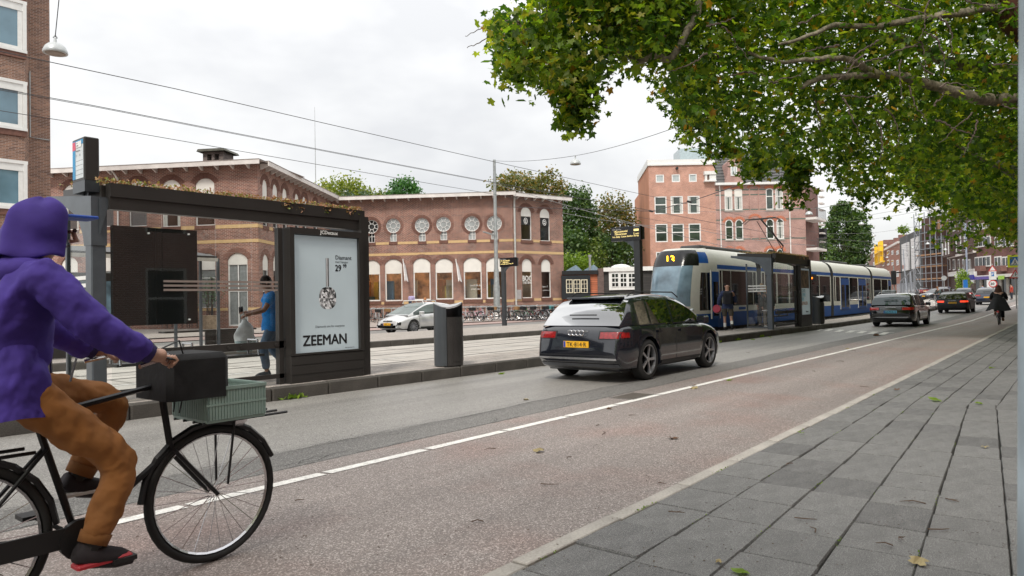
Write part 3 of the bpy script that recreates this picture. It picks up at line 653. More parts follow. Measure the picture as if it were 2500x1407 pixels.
# -- wing B
wB = wing(fB, 'right end wing with downpipe, tall arched windows and BOOK lettering')
BW = [(1272, 1298, 505.8, 586.5), (1318.5, 1343, 510, 589), (1275, 1299.6, 632, 728), (1322, 1345.4, 633, 727)]
HB = [(*fB.rect(*q), .5) for q in BW]
wall(wB, 'wall', 0, fB.L, -.3, EAVE - .2, HB, BRK)
for i, h in enumerate(HB):
    ww = window(wB, *h[:4], arch_=.5, panel=.28 if i < 2 else .33, gm=GLASSD if i in (1,) else CLG)
    archring(wB, h[0] - .02, h[1] + .02, h[3] + .02, .5, SOLD); MB().box(h[0] - .08, h[1] + .08, -.08, .1, h[2] - .25, h[2] - .002).obj('sill', SOLD, wB)
    xm = (h[0] + h[1]) / 2; hh = h[3] - h[2]
    if i < 2:
        sg = MB().box(h[0] + .07, h[1] - .07, .1, .105, h[3] - hh * .54, h[3] - hh * .30).obj('sign_panel', BLACK, ww)
        b = MB(); b.tube([(xm + .17 * cos(a * pi / 8), .095, h[3] - hh * .42 + .26 * sin(a * pi / 8)) for a in range(17)], .03, 5); b.ball((xm, .095, h[3] - hh * .42 + .08), (.07, .01, .06), 8); b.ball((xm, .095, h[3] - hh * .42 - .09), (.07, .01, .06), 8); b.obj('logo', WHITE, sg)
txt('BOOK', .62, WHITE, wB, (HB[2][0] + .08, .1, HB[2][2] + (HB[2][3] - HB[2][2]) * .44), bold=.02, sx_=.78); txt('THE SPACE', .3, WHITE, wB, (HB[2][0] + .1, .1, HB[2][2] + (HB[2][3] - HB[2][2]) * .36), bold=.008, sx_=.8)
txt('Space 7', .2, WHITE, wB, (HB[3][0] + .15, .1, HB[3][2] + .9)); txt('coffee & work', .14, WHITE, wB, (HB[3][0] + .15, .1, HB[3][2] + .6))
txt('lunch & drinks', .22, WHITE, wA, (HA[22][0] + .5, .12, HA[22][2] + 1.1)); txt('every day', .2, WHITE, wA, (HA[22][0] + .6, .12, HA[22][2] + .8))
zl = [fB.px(1310, 617.5)[1], fB.px(1310, 589.5)[1], fB.px(1310, 732)[1]]
for z in zl: band(wB, 'yellow_band', 0, fB.L, z - .09, z + .12, HB, YEL)
rm = MB(); rm.box(.4, fB.L - .3, 3, 3.1, .3, EAVE - .5, 0); rm.box(.4, fB.L - .3, .3, 3, 4.3, 4.4, 0); rm.box(.4, fB.L - .3, .3, 3, .2, .3, 0); rm.obj('inner_wall', mat('inner_wall', (.55, .40, .28), .8), wB)
MB().box(fB.L * .55, fB.L * .57, .3, 3, .3, EAVE - .5).obj('inner_wall', mat('white_room', (.7, .7, .68), .8), wB)
eaves(wB, 0, fB.L, EAVE - .2, n=6, e0=.3, e1=.5)
pipe(wB, .2, 0, EAVE - .4, m=mat('grey_pipe', (.5, .5, .48), .6, var=.25, scale=8), r=.08)
MB().box(fB.px(1258, 715)[0], fB.px(1271, 715)[0], -.12, -.001, fB.px(1264, 731)[1], fB.px(1264, 708)[1]).obj('notice_box', mat('grey_notice', (.4, .38, .38), .7), wB)
MB().box(-.2, fB.L, -.0, 8, -.3, EAVE - .2).box(-.2, 0, 0, .01, 0, .01).obj('gable', BRK, wB) if False else None
sg = MB(); sg.add([(fB.L, 0, -.3), (fB.L, 9, -.3), (fB.L, 9, EAVE - .2), (fB.L, 0, EAVE - .2)], [(0, 1, 2, 3)]); sg.obj('end_wall', BRK, wB)
tag(MB().tube([(0, 0, 0), (0, 0, 8)], [.05, .015], 6).obj('antenna_mast', STEEL, loc=tuple(dep(771, 470, 66))), 'thin white antenna mast rising above the roof of the brick building', 'antenna')
# ---- apartment block at the far left, parallel to the street
TL = 36.5
fL = Fac((ty(-420, 700, TL)[0], TL), (ty(123.5, 430, TL)[0], TL), .1)
wL = wing(fL, 'tall brown brick apartment block with white-framed bay windows at the left edge', 'apartment_building', group='far side buildings')
BRL = brick('brown_block_brick', (.30, .16, .105), (.13, .068, .05), (.36, .29, .25), bias=-.05, rh=.07, bw=.24)
xb = fL.px(57, 300)[0]
rows = [(-65, -20 + 20), (12, 137), (206, 325), (398, 516)]
wall(wL, 'wall', 0, fL.L, -.3, 20, [], BRL)
sd_ = MB().add([(fL.L, 0, -.3), (fL.L, 10, -.3), (fL.L, 10, 20), (fL.L, 0, 20)], [(0, 1, 2, 3)]).obj('end_wall', BRL, wL)
bay = MB(); zt_ = fL.px(30, 560)[1]
bay.prism([(xb - 7, -.01), (xb - 7, -.55), (xb - .1, -.55), (xb + .22, -.01)], 2, fL.px(50, 600)[1], 20); bay.obj('bay', BRL, wL)
for v0, v1 in rows:
    x0, x1, z0, z1 = xb - 4.3, xb - .15, fL.px(40, v1)[1], fL.px(40, v0)[1]
    w_ = MB().box(x0, x1 + .12, -.66, -.551, z0, z0 + .12).box(x0, x1 + .12, -.66, -.551, z1 - .14, z1).box(x1 - .04, x1 + .1, -.66, -.551, z0 + .12, z1 - .14).box(x0, x1 - .04, -.62, -.551, z1 - .45, z1 - .14)
    w_ = w_.obj('window', WHITE, wL)
    MB().box(x1 - .22, x1 - .05, -.60, -.552, z0 + .13, z1 - .45).box(x0, x1 - .22, -.6, -.552, z0 + .13, z0 + .25).obj('sash', WHITE, w_)
    MB().box(x0, x1 - .221, -.57, -.5515, z0 + .251, z1 - .451).obj('pane', mat('painted_sky_glass', (.13, .22, .28), .05, var=.4, scale=.5, spec=.8), w_)  # blue of the reflected sky painted into the pane colour
    MB().box(x0, x1 + .1, -.62, -.551, z0 - .25, z0 - .002).obj('sill', SOLD, wL)
MB().box(xb - 8, xb + 1.1, -.9, -.002, fL.px(40, 621)[1], fL.px(40, 604)[1]).obj('canopy', FASC, wL)
dx0, dx1 = fL.px(-10, 740)[0], fL.px(31, 740)[0]; zt2 = fL.px(20, 742)[1]
MB().box(dx0 - 2.2, dx1, -.08, -.002, .1, 3.2).obj('door', WHITE, wL); MB().box(dx0 - 2.2, dx1 - .35, -.1, -.081, .5, 3.0).obj('door_pane', GLASSD, wL)
MB().box(dx1 + .001, fL.L, -.05, -.002, -.2, fL.px(60, 788)[1]).obj('plinth', CONC, wL)
MB().tube([(fL.px(72, 200)[0], -.04, fL.px(72, 175)[1]), (fL.px(72, 200)[0], -.04, fL.px(69, 335)[1]), (fL.px(120, 343)[0], -.04, fL.px(120, 343)[1])], .03, 6).obj('cable_pipe', STEEL, wL)
# ---- red brick block behind the tram
ZR = .6
pE = [dep(1583, 404, 75), dep(1745, 404, 75), dep(1963, 404, 75), dep(2003, 470, 80), dep(1548, 430, 90)]
BRR = brick('red_block_brick', (.54, .255, .175), (.42, .185, .13), (.60, .47, .40), bw=.24, rh=.08, ms=.012)
BRF = brick('old_pink_brick', (.43, .23, .19), (.33, .17, .15), (.56, .44, .39), bw=.24, rh=.08, ms=.012)
RENDR = mat('orange_render', (.52, .235, .14), .9, var=.12, scale=.5)
fE = Fac(pE[0], pE[1], ZR - .6); fF = Fac(pE[1], pE[2], ZR - .6); fS = Fac(pE[4], pE[0], ZR - .6); fG = Fac(pE[2], pE[3], ZR - .6)
wE = wing(fE, 'plain red brick apartment block with rows of square white windows behind the tram', 'apartment_building', group='far side buildings')
topE = fE.px(1660, 404)[1]; HE = []
for r in ((1601, 1621, 426.5, 446), (1640, 1660, 426, 445), (1682, 1701, 425, 444.5), (1598, 1627.6, 480, 523), (1637.4, 1667.4, 479, 522.5), (1679, 1708.6, 478.4, 522), (1600, 1630, 547, 591.5), (1640, 1670, 547, 591), (1681.5, 1711, 546, 590), (1602, 1631, 615, 658), (1642, 1671, 614, 657), (1682, 1712, 613, 656)): HE.append((*fE.rect(*r), 0))
wall(wE, 'wall', 0, fE.L, -.5, topE, HE, BRR, depth=.12)
for i, h in enumerate(HE): window(wE, *h[:4], fw=.11, depth=.06, trans=(.53,) if i > 2 else (), gm=mat('green_grey_glass', (.05, .07, .06), .06, var=.6, scale=.6, spec=.8) if i > 2 else mat('pale_pane', (.45, .5, .5), .2), curtain=(.25, CURT) if i in (4, 5) else None)
MB().box(-.1, fE.L, -.15, .3, topE + .001, topE + .18).box(-.1, fE.L, -.05, 0, topE + .18, topE + .62).obj('parapet', WHITE, wE)
MB().add([(fE.L - 3.3, 1.5, topE), (fE.L - .2, 1.5, topE), (fE.L - .2, 1.5, topE + 2.1), (fE.L - 3.3, 1.5, topE + 2.1)], [(0, 1, 2, 3)]).add([(fE.L - 3.3, 1.5, topE), (fE.L - 3.3, 4.5, topE), (fE.L - 3.3, 4.5, topE + 2.1), (fE.L - 3.3, 1.5, topE + 2.1)], [(0, 1, 2, 3)]).obj('glass_lantern', mat('roof_glass', (.45, .55, .58), .2), wE)
q = fE.rect(1717, 1746, 420, 445); MB().box(q[0], q[1], -.5, -.001, q[3] - .35, q[3]).box(q[0], q[1], -.5, -.001, q[2], q[2] + .15).box(q[1] - .7, q[1] - .02, -.4, -.001, q[2] + .15, q[3] - .35).box(q[0] + .1, q[0] + .3, -.4, -.001, q[2] + .15, q[3] - .35).obj('bay_window', WHITE, wE)
MB().tube([(fE.px(1652, 416)[0], -.3, fE.px(1652, 412)[1]), (fE.px(1652, 416)[0], -.05, fE.px(1652, 412)[1])], .14, 8).obj('vent', BLACK, wE)
fsx = wing(fS, 'orange rendered side wall of the red apartment block beside the trees', 'side_wall', 'building', group='far side buildings')
MB().add([(0, 0, -.5), (fS.L, 0, -.5), (fS.L, 0, topE), (fS.L * .3, 0, topE), (fS.L * .3, 0, topE - 1.5), (0, 0, topE - 1.5)], [(0, 1, 2, 3, 4, 5)]).obj('wall', RENDR, fsx)
MB().box(fS.L * .3, fS.L, -.1, .2, topE + .001, topE + .7).obj('parapet', WHITE, fsx)
wF = wing(fF, 'older pinkish brick house with arched double windows, green bands and a gabled dormer', 'apartment_building', group='far side buildings')
HF = []
for r in ((1769, 1788, 461, 513.7), (1793, 1812.5, 461, 513), (1870, 1888, 460, 512), (1893, 1911.5, 460, 511.5), (1771, 1790, 536, 585.6), (1795.5, 1814.5, 535.6, 585.6), (1871, 1890, 534, 583.6), (1896, 1914, 533.6, 583.6), (1772, 1790, 608, 660), (1797, 1815, 608, 660), (1872, 1890, 607, 660), (1897, 1913, 607, 660)): HF.append((*fF.rect(*r), .12 if len(HF) < 4 else .35))
topF = fF.px(1850, 446)[1]
wall(wF, 'wall', 0, fF.L, -.5, topF, HF, BRF, depth=.14)
ORB = mat('orange_arch_brick', (.55, .2, .12), .85, var=.2, scale=8)
for i, h in enumerate(HF):
    window(wF, *h[:4], arch_=h[4], fw=.09, depth=.07, trans=(.62,), gm=MATS['green_grey_glass'], curtain=(.42, CURT) if i in (0, 1, 3, 7) else None, panel=.36 if i in (0, 1) else None)
    archring(wF, h[0] - .02, h[1] + .02, h[3] + .02, h[4], ORB, th=.28); MB().box(h[0] - .06, h[1] + .06, -.06, .05, h[2] - .16, h[2] - .002).obj('sill', CONC, wF)
for r in ((1829, 1853.6, 459, 513), (1832, 1855.6, 533.6, 584.6)):
    q = fF.rect(*r); MB().box(q[0], q[0] + .12, -.05, -.001, q[2], q[3]).box(q[1] - .12, q[1], -.05, -.001, q[2], q[3]).obj('blind_niche', BRF, wF); archring(wF, q[0], q[1], q[3] + .25, .3, ORB, th=.25)
for v in (463, 475, 511, 536, 583): z = fF.px(1850, v)[1]; band(wF, 'green_band', 0, fF.L, z - .07, z + .05, HF, mat('green_glazed_band', (.12, .16, .13), .5), pr=.012)
for u in (1759, 1928): pipe(wF, fF.px(u, 550)[0], 0, topF - .3)
TILR = mat('glazed_roof_tile', (.05, .05, .05), .25, var=.5, scale=5)
rf = MB(); n = 26; rows_ = 11
roofo = MB().add([(0, 0, topF), (fF.L, 0, topF), (fF.L, 4, topF + 4.2), (0, 4, topF + 4.2)], [(0, 1, 2, 3)]).obj('roof', mat('roof_batten', (.10, .1, .1), .5), wF)
for r in range(rows_):
    for i in range(70):
        x = i * fF.L / 70; y = r * 4 / rows_; z = topF + r * 4.2 / rows_; rf.box(x + .01, x + fF.L / 70 - .06, y - .02, y + .3, z + .03, z + .12)
rf.obj('roof_tile', TILR, roofo, kind='stuff')
MB().box(-.1, fF.L + .3, -.45, -.002, topF - .25, topF).obj('gutter', WHITE, wF)
x0, x1 = fF.px(1767, 430)[0], fF.px(1813, 430)[0]; xm = (x0 + x1) / 2; zt = fF.px(1789, 385)[1]
gbl = MB().prism([(x0, topF - .2), (x1, topF - .2), (x1 - .3, topF + .8), (xm + .55, topF + 2.2), (xm, zt), (xm - .55, topF + 2.2), (x0 + .3, topF + .8)], 1, -.3, 2).obj('gable', BRF, wF)
q = fF.rect(1781, 1797, 402, 431); gw = MB().box(q[0], q[1], -.36, -.301, q[2], q[3] - .3).obj('gable_window', WFR, gbl); MB().box(q[0] + .12, xm - .05, -.37, -.361, q[2] + .12, q[3] - .35).box(xm + .05, q[1] - .12, -.37, -.361, q[2] + .12, q[3] - .35).obj('pane', MATS['pale_pane'], gw)
archring(gbl, q[0], q[1], q[3], .35, WFR, th=.1, pr=.36)
wG = wing(fG, 'brick corner with concrete balconies at the right end of the pinkish house', 'corner_house', group='far side buildings')
topG = fG.px(1985, 452)[1]; BRD = brick('dark_red_brick', (.22, .09, .07), (.16, .065, .055), (.25, .19, .17), bw=.24, rh=.08, ms=.012)
MB().add([(0, .3, -.5), (fG.L, .3, -.5), (fG.L, .3, topG), (0, .3, topG)], [(0, 1, 2, 3)]).add([(fG.L, .3, -.5), (fG.L, 9, -.5), (fG.L, 9, topG), (fG.L, .3, topG)], [(0, 1, 2, 3)]).obj('wall', BRD, wG)
for v in (534, 607, 668):
    z = fG.px(1975, v)[1]; bl = MB().box(.0, fG.L * .62, -1.1, .29, z - .25, z).obj('balcony', FASC, wG); m_ = MB()
    m_.box(0, fG.L * .62, -1.1, -1.06, z + .95, z + 1.0)
    for k in range(13): x = k * fG.L * .62 / 12; m_.box(x, x + .03, -1.1, -1.07, z, z + .95)
    m_.obj('railing', DARK, bl)
for k in range(7): z = topG - .3 - k * .75 * (1 if k < 4 else 1.3); MB().box(fG.L - .2, fG.L + .9, -.2, .2, z, z + .16).obj('cornice_piece', FASC, wG)
for v in (560, 640): z = fG.px(1995, v)[1]; MB().box(fG.L, fG.L + 1.1, -.3, 1.5, z - .9, z - .75).box(fG.L + 1.05, fG.L + 1.1, -.3, 1.5, z - .75, z + .3).obj('side_balcony', DARK, wG)
# ---- low waterside houses between the school and the red block
p1, p2, p3 = dep(1376, 720, 62), dep(1461, 720, 62), dep(1600, 720, 61)
fH = Fac(p1, p2, .1); wH = wing(fH, 'low black and orange house with three cream lattice windows behind the bicycles', 'low_house', 'house', None)
zt = fH.px(1410, 664)[1]; ORW = brick('orange_boards', (.60, .20, .10), (.5, .16, .08), (.25, .08, .05), bw=2., rh=.16, ms=.02)
MB().box(0, fH.L, 0, 5, -.3, zt - .25).obj('wall', ORW, wH); MB().box(-.1, fH.L, -.25, 5, zt - .25 + .001, zt + .1).obj('roof_edge', BLACK, wH)
q = fH.rect(1376, 1440, 676, 722); MB().box(q[0] - .2, q[1], -.45, -.001, q[2] - .3, q[3] + .1).obj('bay', mat('navy_black_paint', (.012, .016, .02), .5), wH)
for u0, u1 in ((1381, 1397), (1399, 1415.5), (1417, 1433)):
    q = fH.rect(u0, u1, 683, 716); b = MB(); b.box(q[0], q[1], -.50, -.451, q[2], q[2] + .07).box(q[0], q[1], -.5, -.451, q[3] - .07, q[3]).box(q[0], q[0] + .07, -.5, -.451, q[2] + .07, q[3] - .07).box(q[1] - .07, q[1], -.5, -.451, q[2] + .07, q[3] - .07)
    xm = (q[0] + q[1]) / 2; b.box(xm - .02, xm + .02, -.49, -.451, q[2] + .07, q[3] - .07)
    for k in (1, 2): z = q[2] + (q[3] - q[2]) * k / 3; b.box(q[0] + .07, q[1] - .07, -.488, -.451, z - .02, z + .02)
    ww = b.obj('window', mat('cream_frame', (.72, .66, .50), .5), wH); MB().box(q[0] + .05, q[1] - .05, -.46, -.4505, q[2] + .05, q[3] - .05).obj('pane', GLASSD, ww)
for x in (1.0, 2.6): MB().prism([(x - .8, zt + .1), (x + .8, zt + .1), (x + .2, zt + .65)], 1, .8, 2.5).obj('skylight', mat('roof_blue_glass', (.25, .33, .4), .2), wH)
xq, zq = fH.px(1443, 660); MB().lathe([(.1, 0), (.1, 1.3), (.16, 1.32), (.16, 1.5), (.08, 1.52)], 10, (xq, .8, zt)).obj('flue', STEEL, wH)
fI = Fac(p2, p3, .1); wI = wing(fI, 'low grey timber shed with white trim and lattice window beside the display post', 'low_house', 'house', None)
zt = fI.px(1500, 652)[1]; BRDK = brick('dark_boards', (.055, .05, .048), (.04, .038, .036), (.02, .02, .02), bw=3., rh=.14, ms=.015)
MB().box(0, fI.L, 0, 5, -.3, zt - .4).obj('wall', BRDK, wI); MB().box(-.05, .5, -.1, -.001, -.3, zt - .1).obj('corner_pier', brick('pier_brick', (.16, .1, .09), (.1, .06, .055), (.2, .17, .15)), wI)
MB().box(.5, fI.L + .1, -.25, 5, zt - .4 + .001, zt - .05).obj('fascia', WHITE, wI)
q = fI.rect(1487, 1556, 664, 708); MB().box(q[0], q[1] + .1, -.12, -.001, q[2], q[3] + .15).obj('window_surround', WHITE, wI)
for u0, u1 in ((1493, 1511), (1514, 1531), (1534, 1551)):
    q = fI.rect(u0, u1, 668, 701); b = MB().box(q[0], q[1], -.16, -.121, q[2], q[3]); ww = b.obj('window', WHITE, wI); g = MB()
    xm = (q[0] + q[1]) / 2; dz = (q[3] - q[2]) / 3
    for k in range(3):
        for a, c in ((q[0] + .06, xm - .03), (xm + .03, q[1] - .06)): g.box(a, c, -.165, -.161, q[2] + k * dz + .05, q[2] + (k + 1) * dz - .04)
    g.obj('pane', GLASSD, ww)
MB().lathe([(.9, 0), (.85, .15), (.5, .3), (.0, .36)], 14, (1.9, 1.6, zt - .05)).obj('roof_dome', WHITE, wI); MB().box(-.1, fI.L + 1, -.5, -.3, .6, 1.1).obj('hedge_board', FASC, wI)
# ---- far street, where it bends at the bridge
GF = 1.3
far = [dep(2120, 640, 260), dep(2162, 600, 205), dep(2196, 583, 176), dep(2250, 556, 150), dep(2316, 530, 141), dep(2381, 520, 121), dep(2530, 520, 104)]
def rowwin(par, fc, us, vs, m=None, fw=.15, gm=None, dx=0):
    for u0, u1 in us:
        for v0, v1 in vs:
            q = fc.rect(u0, u1, v0, v1); b = MB(); b.box(q[0], q[1], -.16, -.002, q[2], q[3]); ww = b.obj('window', m or WHITE, par); g = MB(); n = max(1, round((q[1] - q[0]) / 1.1)); st = (q[1] - q[0]) / n
            for k in range(n): g.box(q[0] + k * st + .12, q[0] + (k + 1) * st - .1, -.17, -.161, q[2] + .2, q[3] - .2)
            g.obj('pane', gm or GLASSD, ww)
fg = Fac(far[5], far[6], GF - .6); wg = wing(fg, 'brown brick flats with wide white window bays and shops below at the right edge', 'apartment_building', group='buildings where the street bends')
BRG = brick('brown_far_brick', (.20, .085, .07), (.15, .065, .055), (.2, .13, .12), bw=.3, rh=.1, ms=.01)
MB().box(0, fg.L, 0, 10, -1, fg.px(2420, 520)[1]).obj('wall', BRG, wg)
rowwin(wg, fg, ((2382, 2420), (2430, 2446), (2449, 2475)), ((578, 603), (626, 652), (545, 560)))
ww = MB().box(0, fg.L, -1.2, -.01, fg.px(2420, 679)[1], fg.px(2420, 672)[1]).obj('shop_awning', FASC, wg)
MB().box(.1, fg.L, -.3, -.01, .2, fg.px(2420, 681)[1]).obj('shop_front', GLASSD, wg)
MB().box(fg.px(2379, 685)[0], fg.px(2448, 685)[0], -1.3, -1.21, fg.px(2420, 682)[1], fg.px(2420, 675)[1]).obj('shop_sign', mat('violet_sign', (.12, .08, .35), .5), wg)
MB().box(fg.px(2386, 685)[0], fg.px(2399, 685)[0], -1.45, -1.31, fg.px(2392, 682)[1], fg.px(2392, 671)[1]).obj('shop_sign', mat('blue_sign', (.03, .03, .3), .5), wg)
MB().box(fg.px(2460, 685)[0], fg.px(2474, 685)[0], -1.4, -1.31, fg.px(2466, 682)[1], fg.px(2466, 673)[1]).obj('shop_sign', mat('lime_sign', (.35, .6, .08), .5), wg)
for u in (2402, 2432, 2450, 2468): x = fg.px(u, 700)[0]; MB().box(x - .35, x + .35, -.5, -.31, .0, fg.px(2420, 681)[1]).obj('pier', CONC, wg)
for u, v in ((2402, 655), (2452, 655)): q = fg.px(u, v); MB().box(q[0] - .9, q[0] + .9, -1., -.01, q[1] - .5, q[1] + .4).obj('bay_foot', BRD, wg)
fh = Fac(far[4], far[5], GF - .6); wh = wing(fh, 'ornate dark brick house with white stone trim next to the scaffolding', 'town_house', group='buildings where the street bends')
MB().box(0, fh.L, 0, 10, -1, fh.px(2350, 508)[1]).obj('wall', brick('ornate_dark_brick', (.11, .065, .055), (.08, .05, .045), (.15, .12, .11), bw=.3, rh=.1), wh)
rowwin(wh, fh, ((2317, 2321), (2328, 2333), (2341, 2344), (2352, 2356), (2366, 2371)), ((580, 617), (633, 660), (540, 565)))
for v in (577, 622, 664, 520): q = fh.px(2350, v)[1]; MB().box(-.1, fh.L, -.5, -.01, q - .2, q + .2).obj('stone_band', FASC, wh)
for x0, x1 in ((.05, .35), (.62, .98)): MB().box(fh.L * x0, fh.L * x1, -1.4, -.01, fh.px(2350, 622)[1], fh.px(2350, 575)[1]).obj('bay', MATS['ornate_dark_brick'], wh)
rowwin(wh, fh, (), ())
b = MB()
for x0, x1 in ((.05, .35), (.62, .98)):
    for k in (0, .45, .85): x = fh.L * (x0 + (x1 - x0) * k); b.box(x + .1, x + .7, -1.5, -1.41, fh.px(2350, 617)[1], fh.px(2350, 582)[1])
b.obj('bay_mullion', WHITE, wh)
MB().prism([(0, 4.6), (fh.L, 4.6), (fh.L, 2.4), (fh.L * .92, 2.6), (fh.L * .74, 4.1), (fh.L * .5, 2.6), (fh.L * .28, 4.0), (.3, 4.1)], 1, -.5, -.02).obj('stone_arch', WHITE, wh)
MB().box(fh.L - .2, fh.L + .2, -1.6, -1.4, 0, fh.px(2378, 545)[1]).obj('downpipe', mat('blue_grey_pipe', (.3, .35, .45), .5), wh)
fi = Fac(far[3], far[4], GF - .6); wi = wing(fi, 'building under renovation wrapped in grey scaffolding at the street bend', 'scaffolded_building', group='buildings where the street bends')
zt = fi.px(2285, 528)[1]; MB().box(0, fi.L, 0, 10, -1, zt).obj('wall', brick('scaffold_brick', (.14, .075, .055), (.10, .055, .045), (.15, .1, .09), bw=.3, rh=.1), wi)
TUB = mat('scaffold_tube', (.30, .32, .35), .5, .5); SC = MB()
for i in range(6): x = fi.L * i / 5; SC.tube([(x, -1.6, 0), (x, -1.6, zt + 1)], .09, 5); SC.tube([(x, -.5, 0), (x, -.5, zt + .5)], .07, 5)
for k in range(10): z = zt * (k + 1) / 10; SC.tube([(0, -1.62, z), (fi.L, -1.62, z)], .07, 5)
for k in range(7): z = zt * k / 7; x = fi.L * .0; SC.tube([(x, -1.7, z), (x + fi.L * .22, -1.7, z + zt / 7)][::1 if k % 2 else -1], .07, 5); SC.tube([(x + fi.L * .22, -1.7, z), (x, -1.7, z + zt / 7)], .05, 5)
sc = SC.obj('scaffold', TUB, wi)
for v, m in ((608, DARK), (622, 'w'), (651, 'w'), (681, 'w'), (566, DARK)): z = fi.px(2280, v)[1]; MB().box(.1, fi.L, -1.55, -.5, z - .12, z + .12).obj('scaffold_plank', mat('scaffold_wood', (.42, .24, .13), .8) if m == 'w' else m, sc)
for u in (2296, 2318): q = fi.px(u, 545); MB().box(q[0] - .8, q[0] + .8, -.1, -.01, q[1] - 1.8, q[1] + 1.2).obj('boarded_window', mat('scaffold_wood', (.42, .24, .13), .8), wi)
for u in (2278, 2300): q = fi.px(u, 600); MB().box(q[0] - 1.2, q[0] + 1.2, -.1, -.01, q[1] - 2, q[1] + 2).obj('dark_window', GLASSD, wi)
MB().box(fi.L * .3, fi.L, -.3, 2, zt, zt + 1.5).obj('roof_cabin', WHITE, wi)
fj = Fac(far[2], far[3], GF - .6); wj = wing(fj, 'corner building covered in dark netting with two large white banners', 'netted_building', group='buildings where the street bends')
zj = fj.px(2240, 562)[1]; MB().box(0, fj.L, 0, 10, -1, zj).obj('netting', mat('grey_netting', (.085, .09, .092), .9, var=.2, scale=.6), wj)
q = fj.rect(2206, 2222, 594, 661); bb = MB().box(q[0], q[1], -.4, -.02, q[2], q[3]).obj('banner', mat('banner_white', (.66, .66, .66), .8), wj); MB().box(q[0] + .3, q[0] + (q[1] - q[0]) * .5, -.42, -.401, q[2] + .5, q[3] - 5).obj('banner_print', mat('banner_print', (.35, .2, .17), .8, var=.6, scale=.7), bb)
txt('VONDERS', 1.7, mat('print_grey', (.15, .15, .2), .8), bb, (q[1] - .5, -.43, q[2] + 3), rot=(pi / 2, -pi / 2, 0))
q = fj.rect(2229, 2247, 580, 656); MB().box(q[0], q[1], -.4, -.02, q[2], q[3]).obj('banner', MATS['banner_white'], wj)
pk = dep(2210, 735, 118)
def rowh(a, b_, za, zb_, m, label, us, vs, wm=None):
    fk = Fac(a, b_, GF - .6); k = wing(fk, label, 'row_house', group='buildings where the street bends'); MB().box(0, fk.L, 0, 9, -1, fk.px(*za)[1]).obj('wall', m, k)
    rowwin(k, fk, us, vs, m=wm)
    z = fk.px(*za)[1]; MB().box(0, fk.L, -.5, .3, z - .2, z + .3).obj('gutter', FASC, k)
    for i in range(3): x = fk.L * (i + .5) / 3; MB().box(x - .9, x + .9, .4, 3, z + .3, z + 2.2).obj('dormer', BRD, k)
    return k, fk
rowh(far[1], far[2], (2185, 598), 0, brick('far_orange_brick', (.34, .15, .10), (.26, .11, .08), (.3, .2, .17), bw=.3, rh=.1), 'distant orange-brown row house with dormers next to the netted corner', ((2167, 2172), (2178, 2182), (2190, 2195)), ((612, 622), (635, 648), (662, 676)))
k2, fk2 = rowh(far[0], far[1], (2140, 613), 0, brick('far_pink_brick', (.3, .17, .14), (.24, .13, .11), (.3, .22, .2), bw=.3, rh=.1), 'most distant row house with a yellow rubble chute frame on its front', ((2133, 2137), (2156, 2159)), ((620, 628), (640, 650)))
cy = mat('yellow_chute', (.85, .52, .02), .5); b = MB()
for u in (2148, 2158, 2162): x = fk2.px(u, 620)[0]; b.box(x - .5, x + .5, -1.5, -.6, fk2.px(2155, 645)[1], fk2.px(2155, 592)[1])
b.box(fk2.px(2147, 600)[0], fk2.px(2168, 600)[0], -1.5, -.9, fk2.px(2155, 645)[1], fk2.px(2155, 642)[1]); b.box(fk2.px(2147, 600)[0], fk2.px(2163, 600)[0], -1.5, -.9, fk2.px(2155, 618)[1], fk2.px(2155, 615)[1]); b.obj('chute_frame', cy, k2)
rowh(dep(2060, 640, 330), dep(2125, 640, 262), (2100, 640), 0, MATS['banner_white'], 'pale distant building beyond the poplar', ((2100, 2104),), ((655, 665),))
# construction fence and site clutter in front of the scaffolding
cf = thing('site_fence', tuple(dep(2190, 728, 112)), fj.rz, 'grey mesh site fence standing in front of the netted corner building', 'fence')
b = MB()
for i in range(30): b.box(i * .5, i * .5 + .05, 0, .05, -1, 2.2)
b.box(0, 15, 0, .04, 2.15, 2.22).box(0, 15, 0, .04, .2, .26); b.obj('mesh_panel', mat('fence_grey', (.35, .38, .42), .6), cf)
sf = thing('scaffold_gantry', tuple(dep(2200, 732, 108)), fj.rz, 'low steel scaffold gantry with slanting poles by the site fence', 'scaffold')
b = MB(); b.tube([(0, 0, 2.8), (11, 0, 4.2)], .09, 6)
for x in (0, 2.6, 5.5, 8, 11): b.tube([(x, 0, -1), (x, 0, 2.9 + x * .12)], .09, 6)
b.tube([(3, 0, 7.5), (4.2, 0, 3)], .08, 6); b.tube([(5.5, -.2, 3.2), (7.4, -.2, -.5)], .09, 6); b.tube([(9.5, -.2, 4), (10.8, -.2, -.3)], .09, 6); b.obj('pole', TUB, sf)

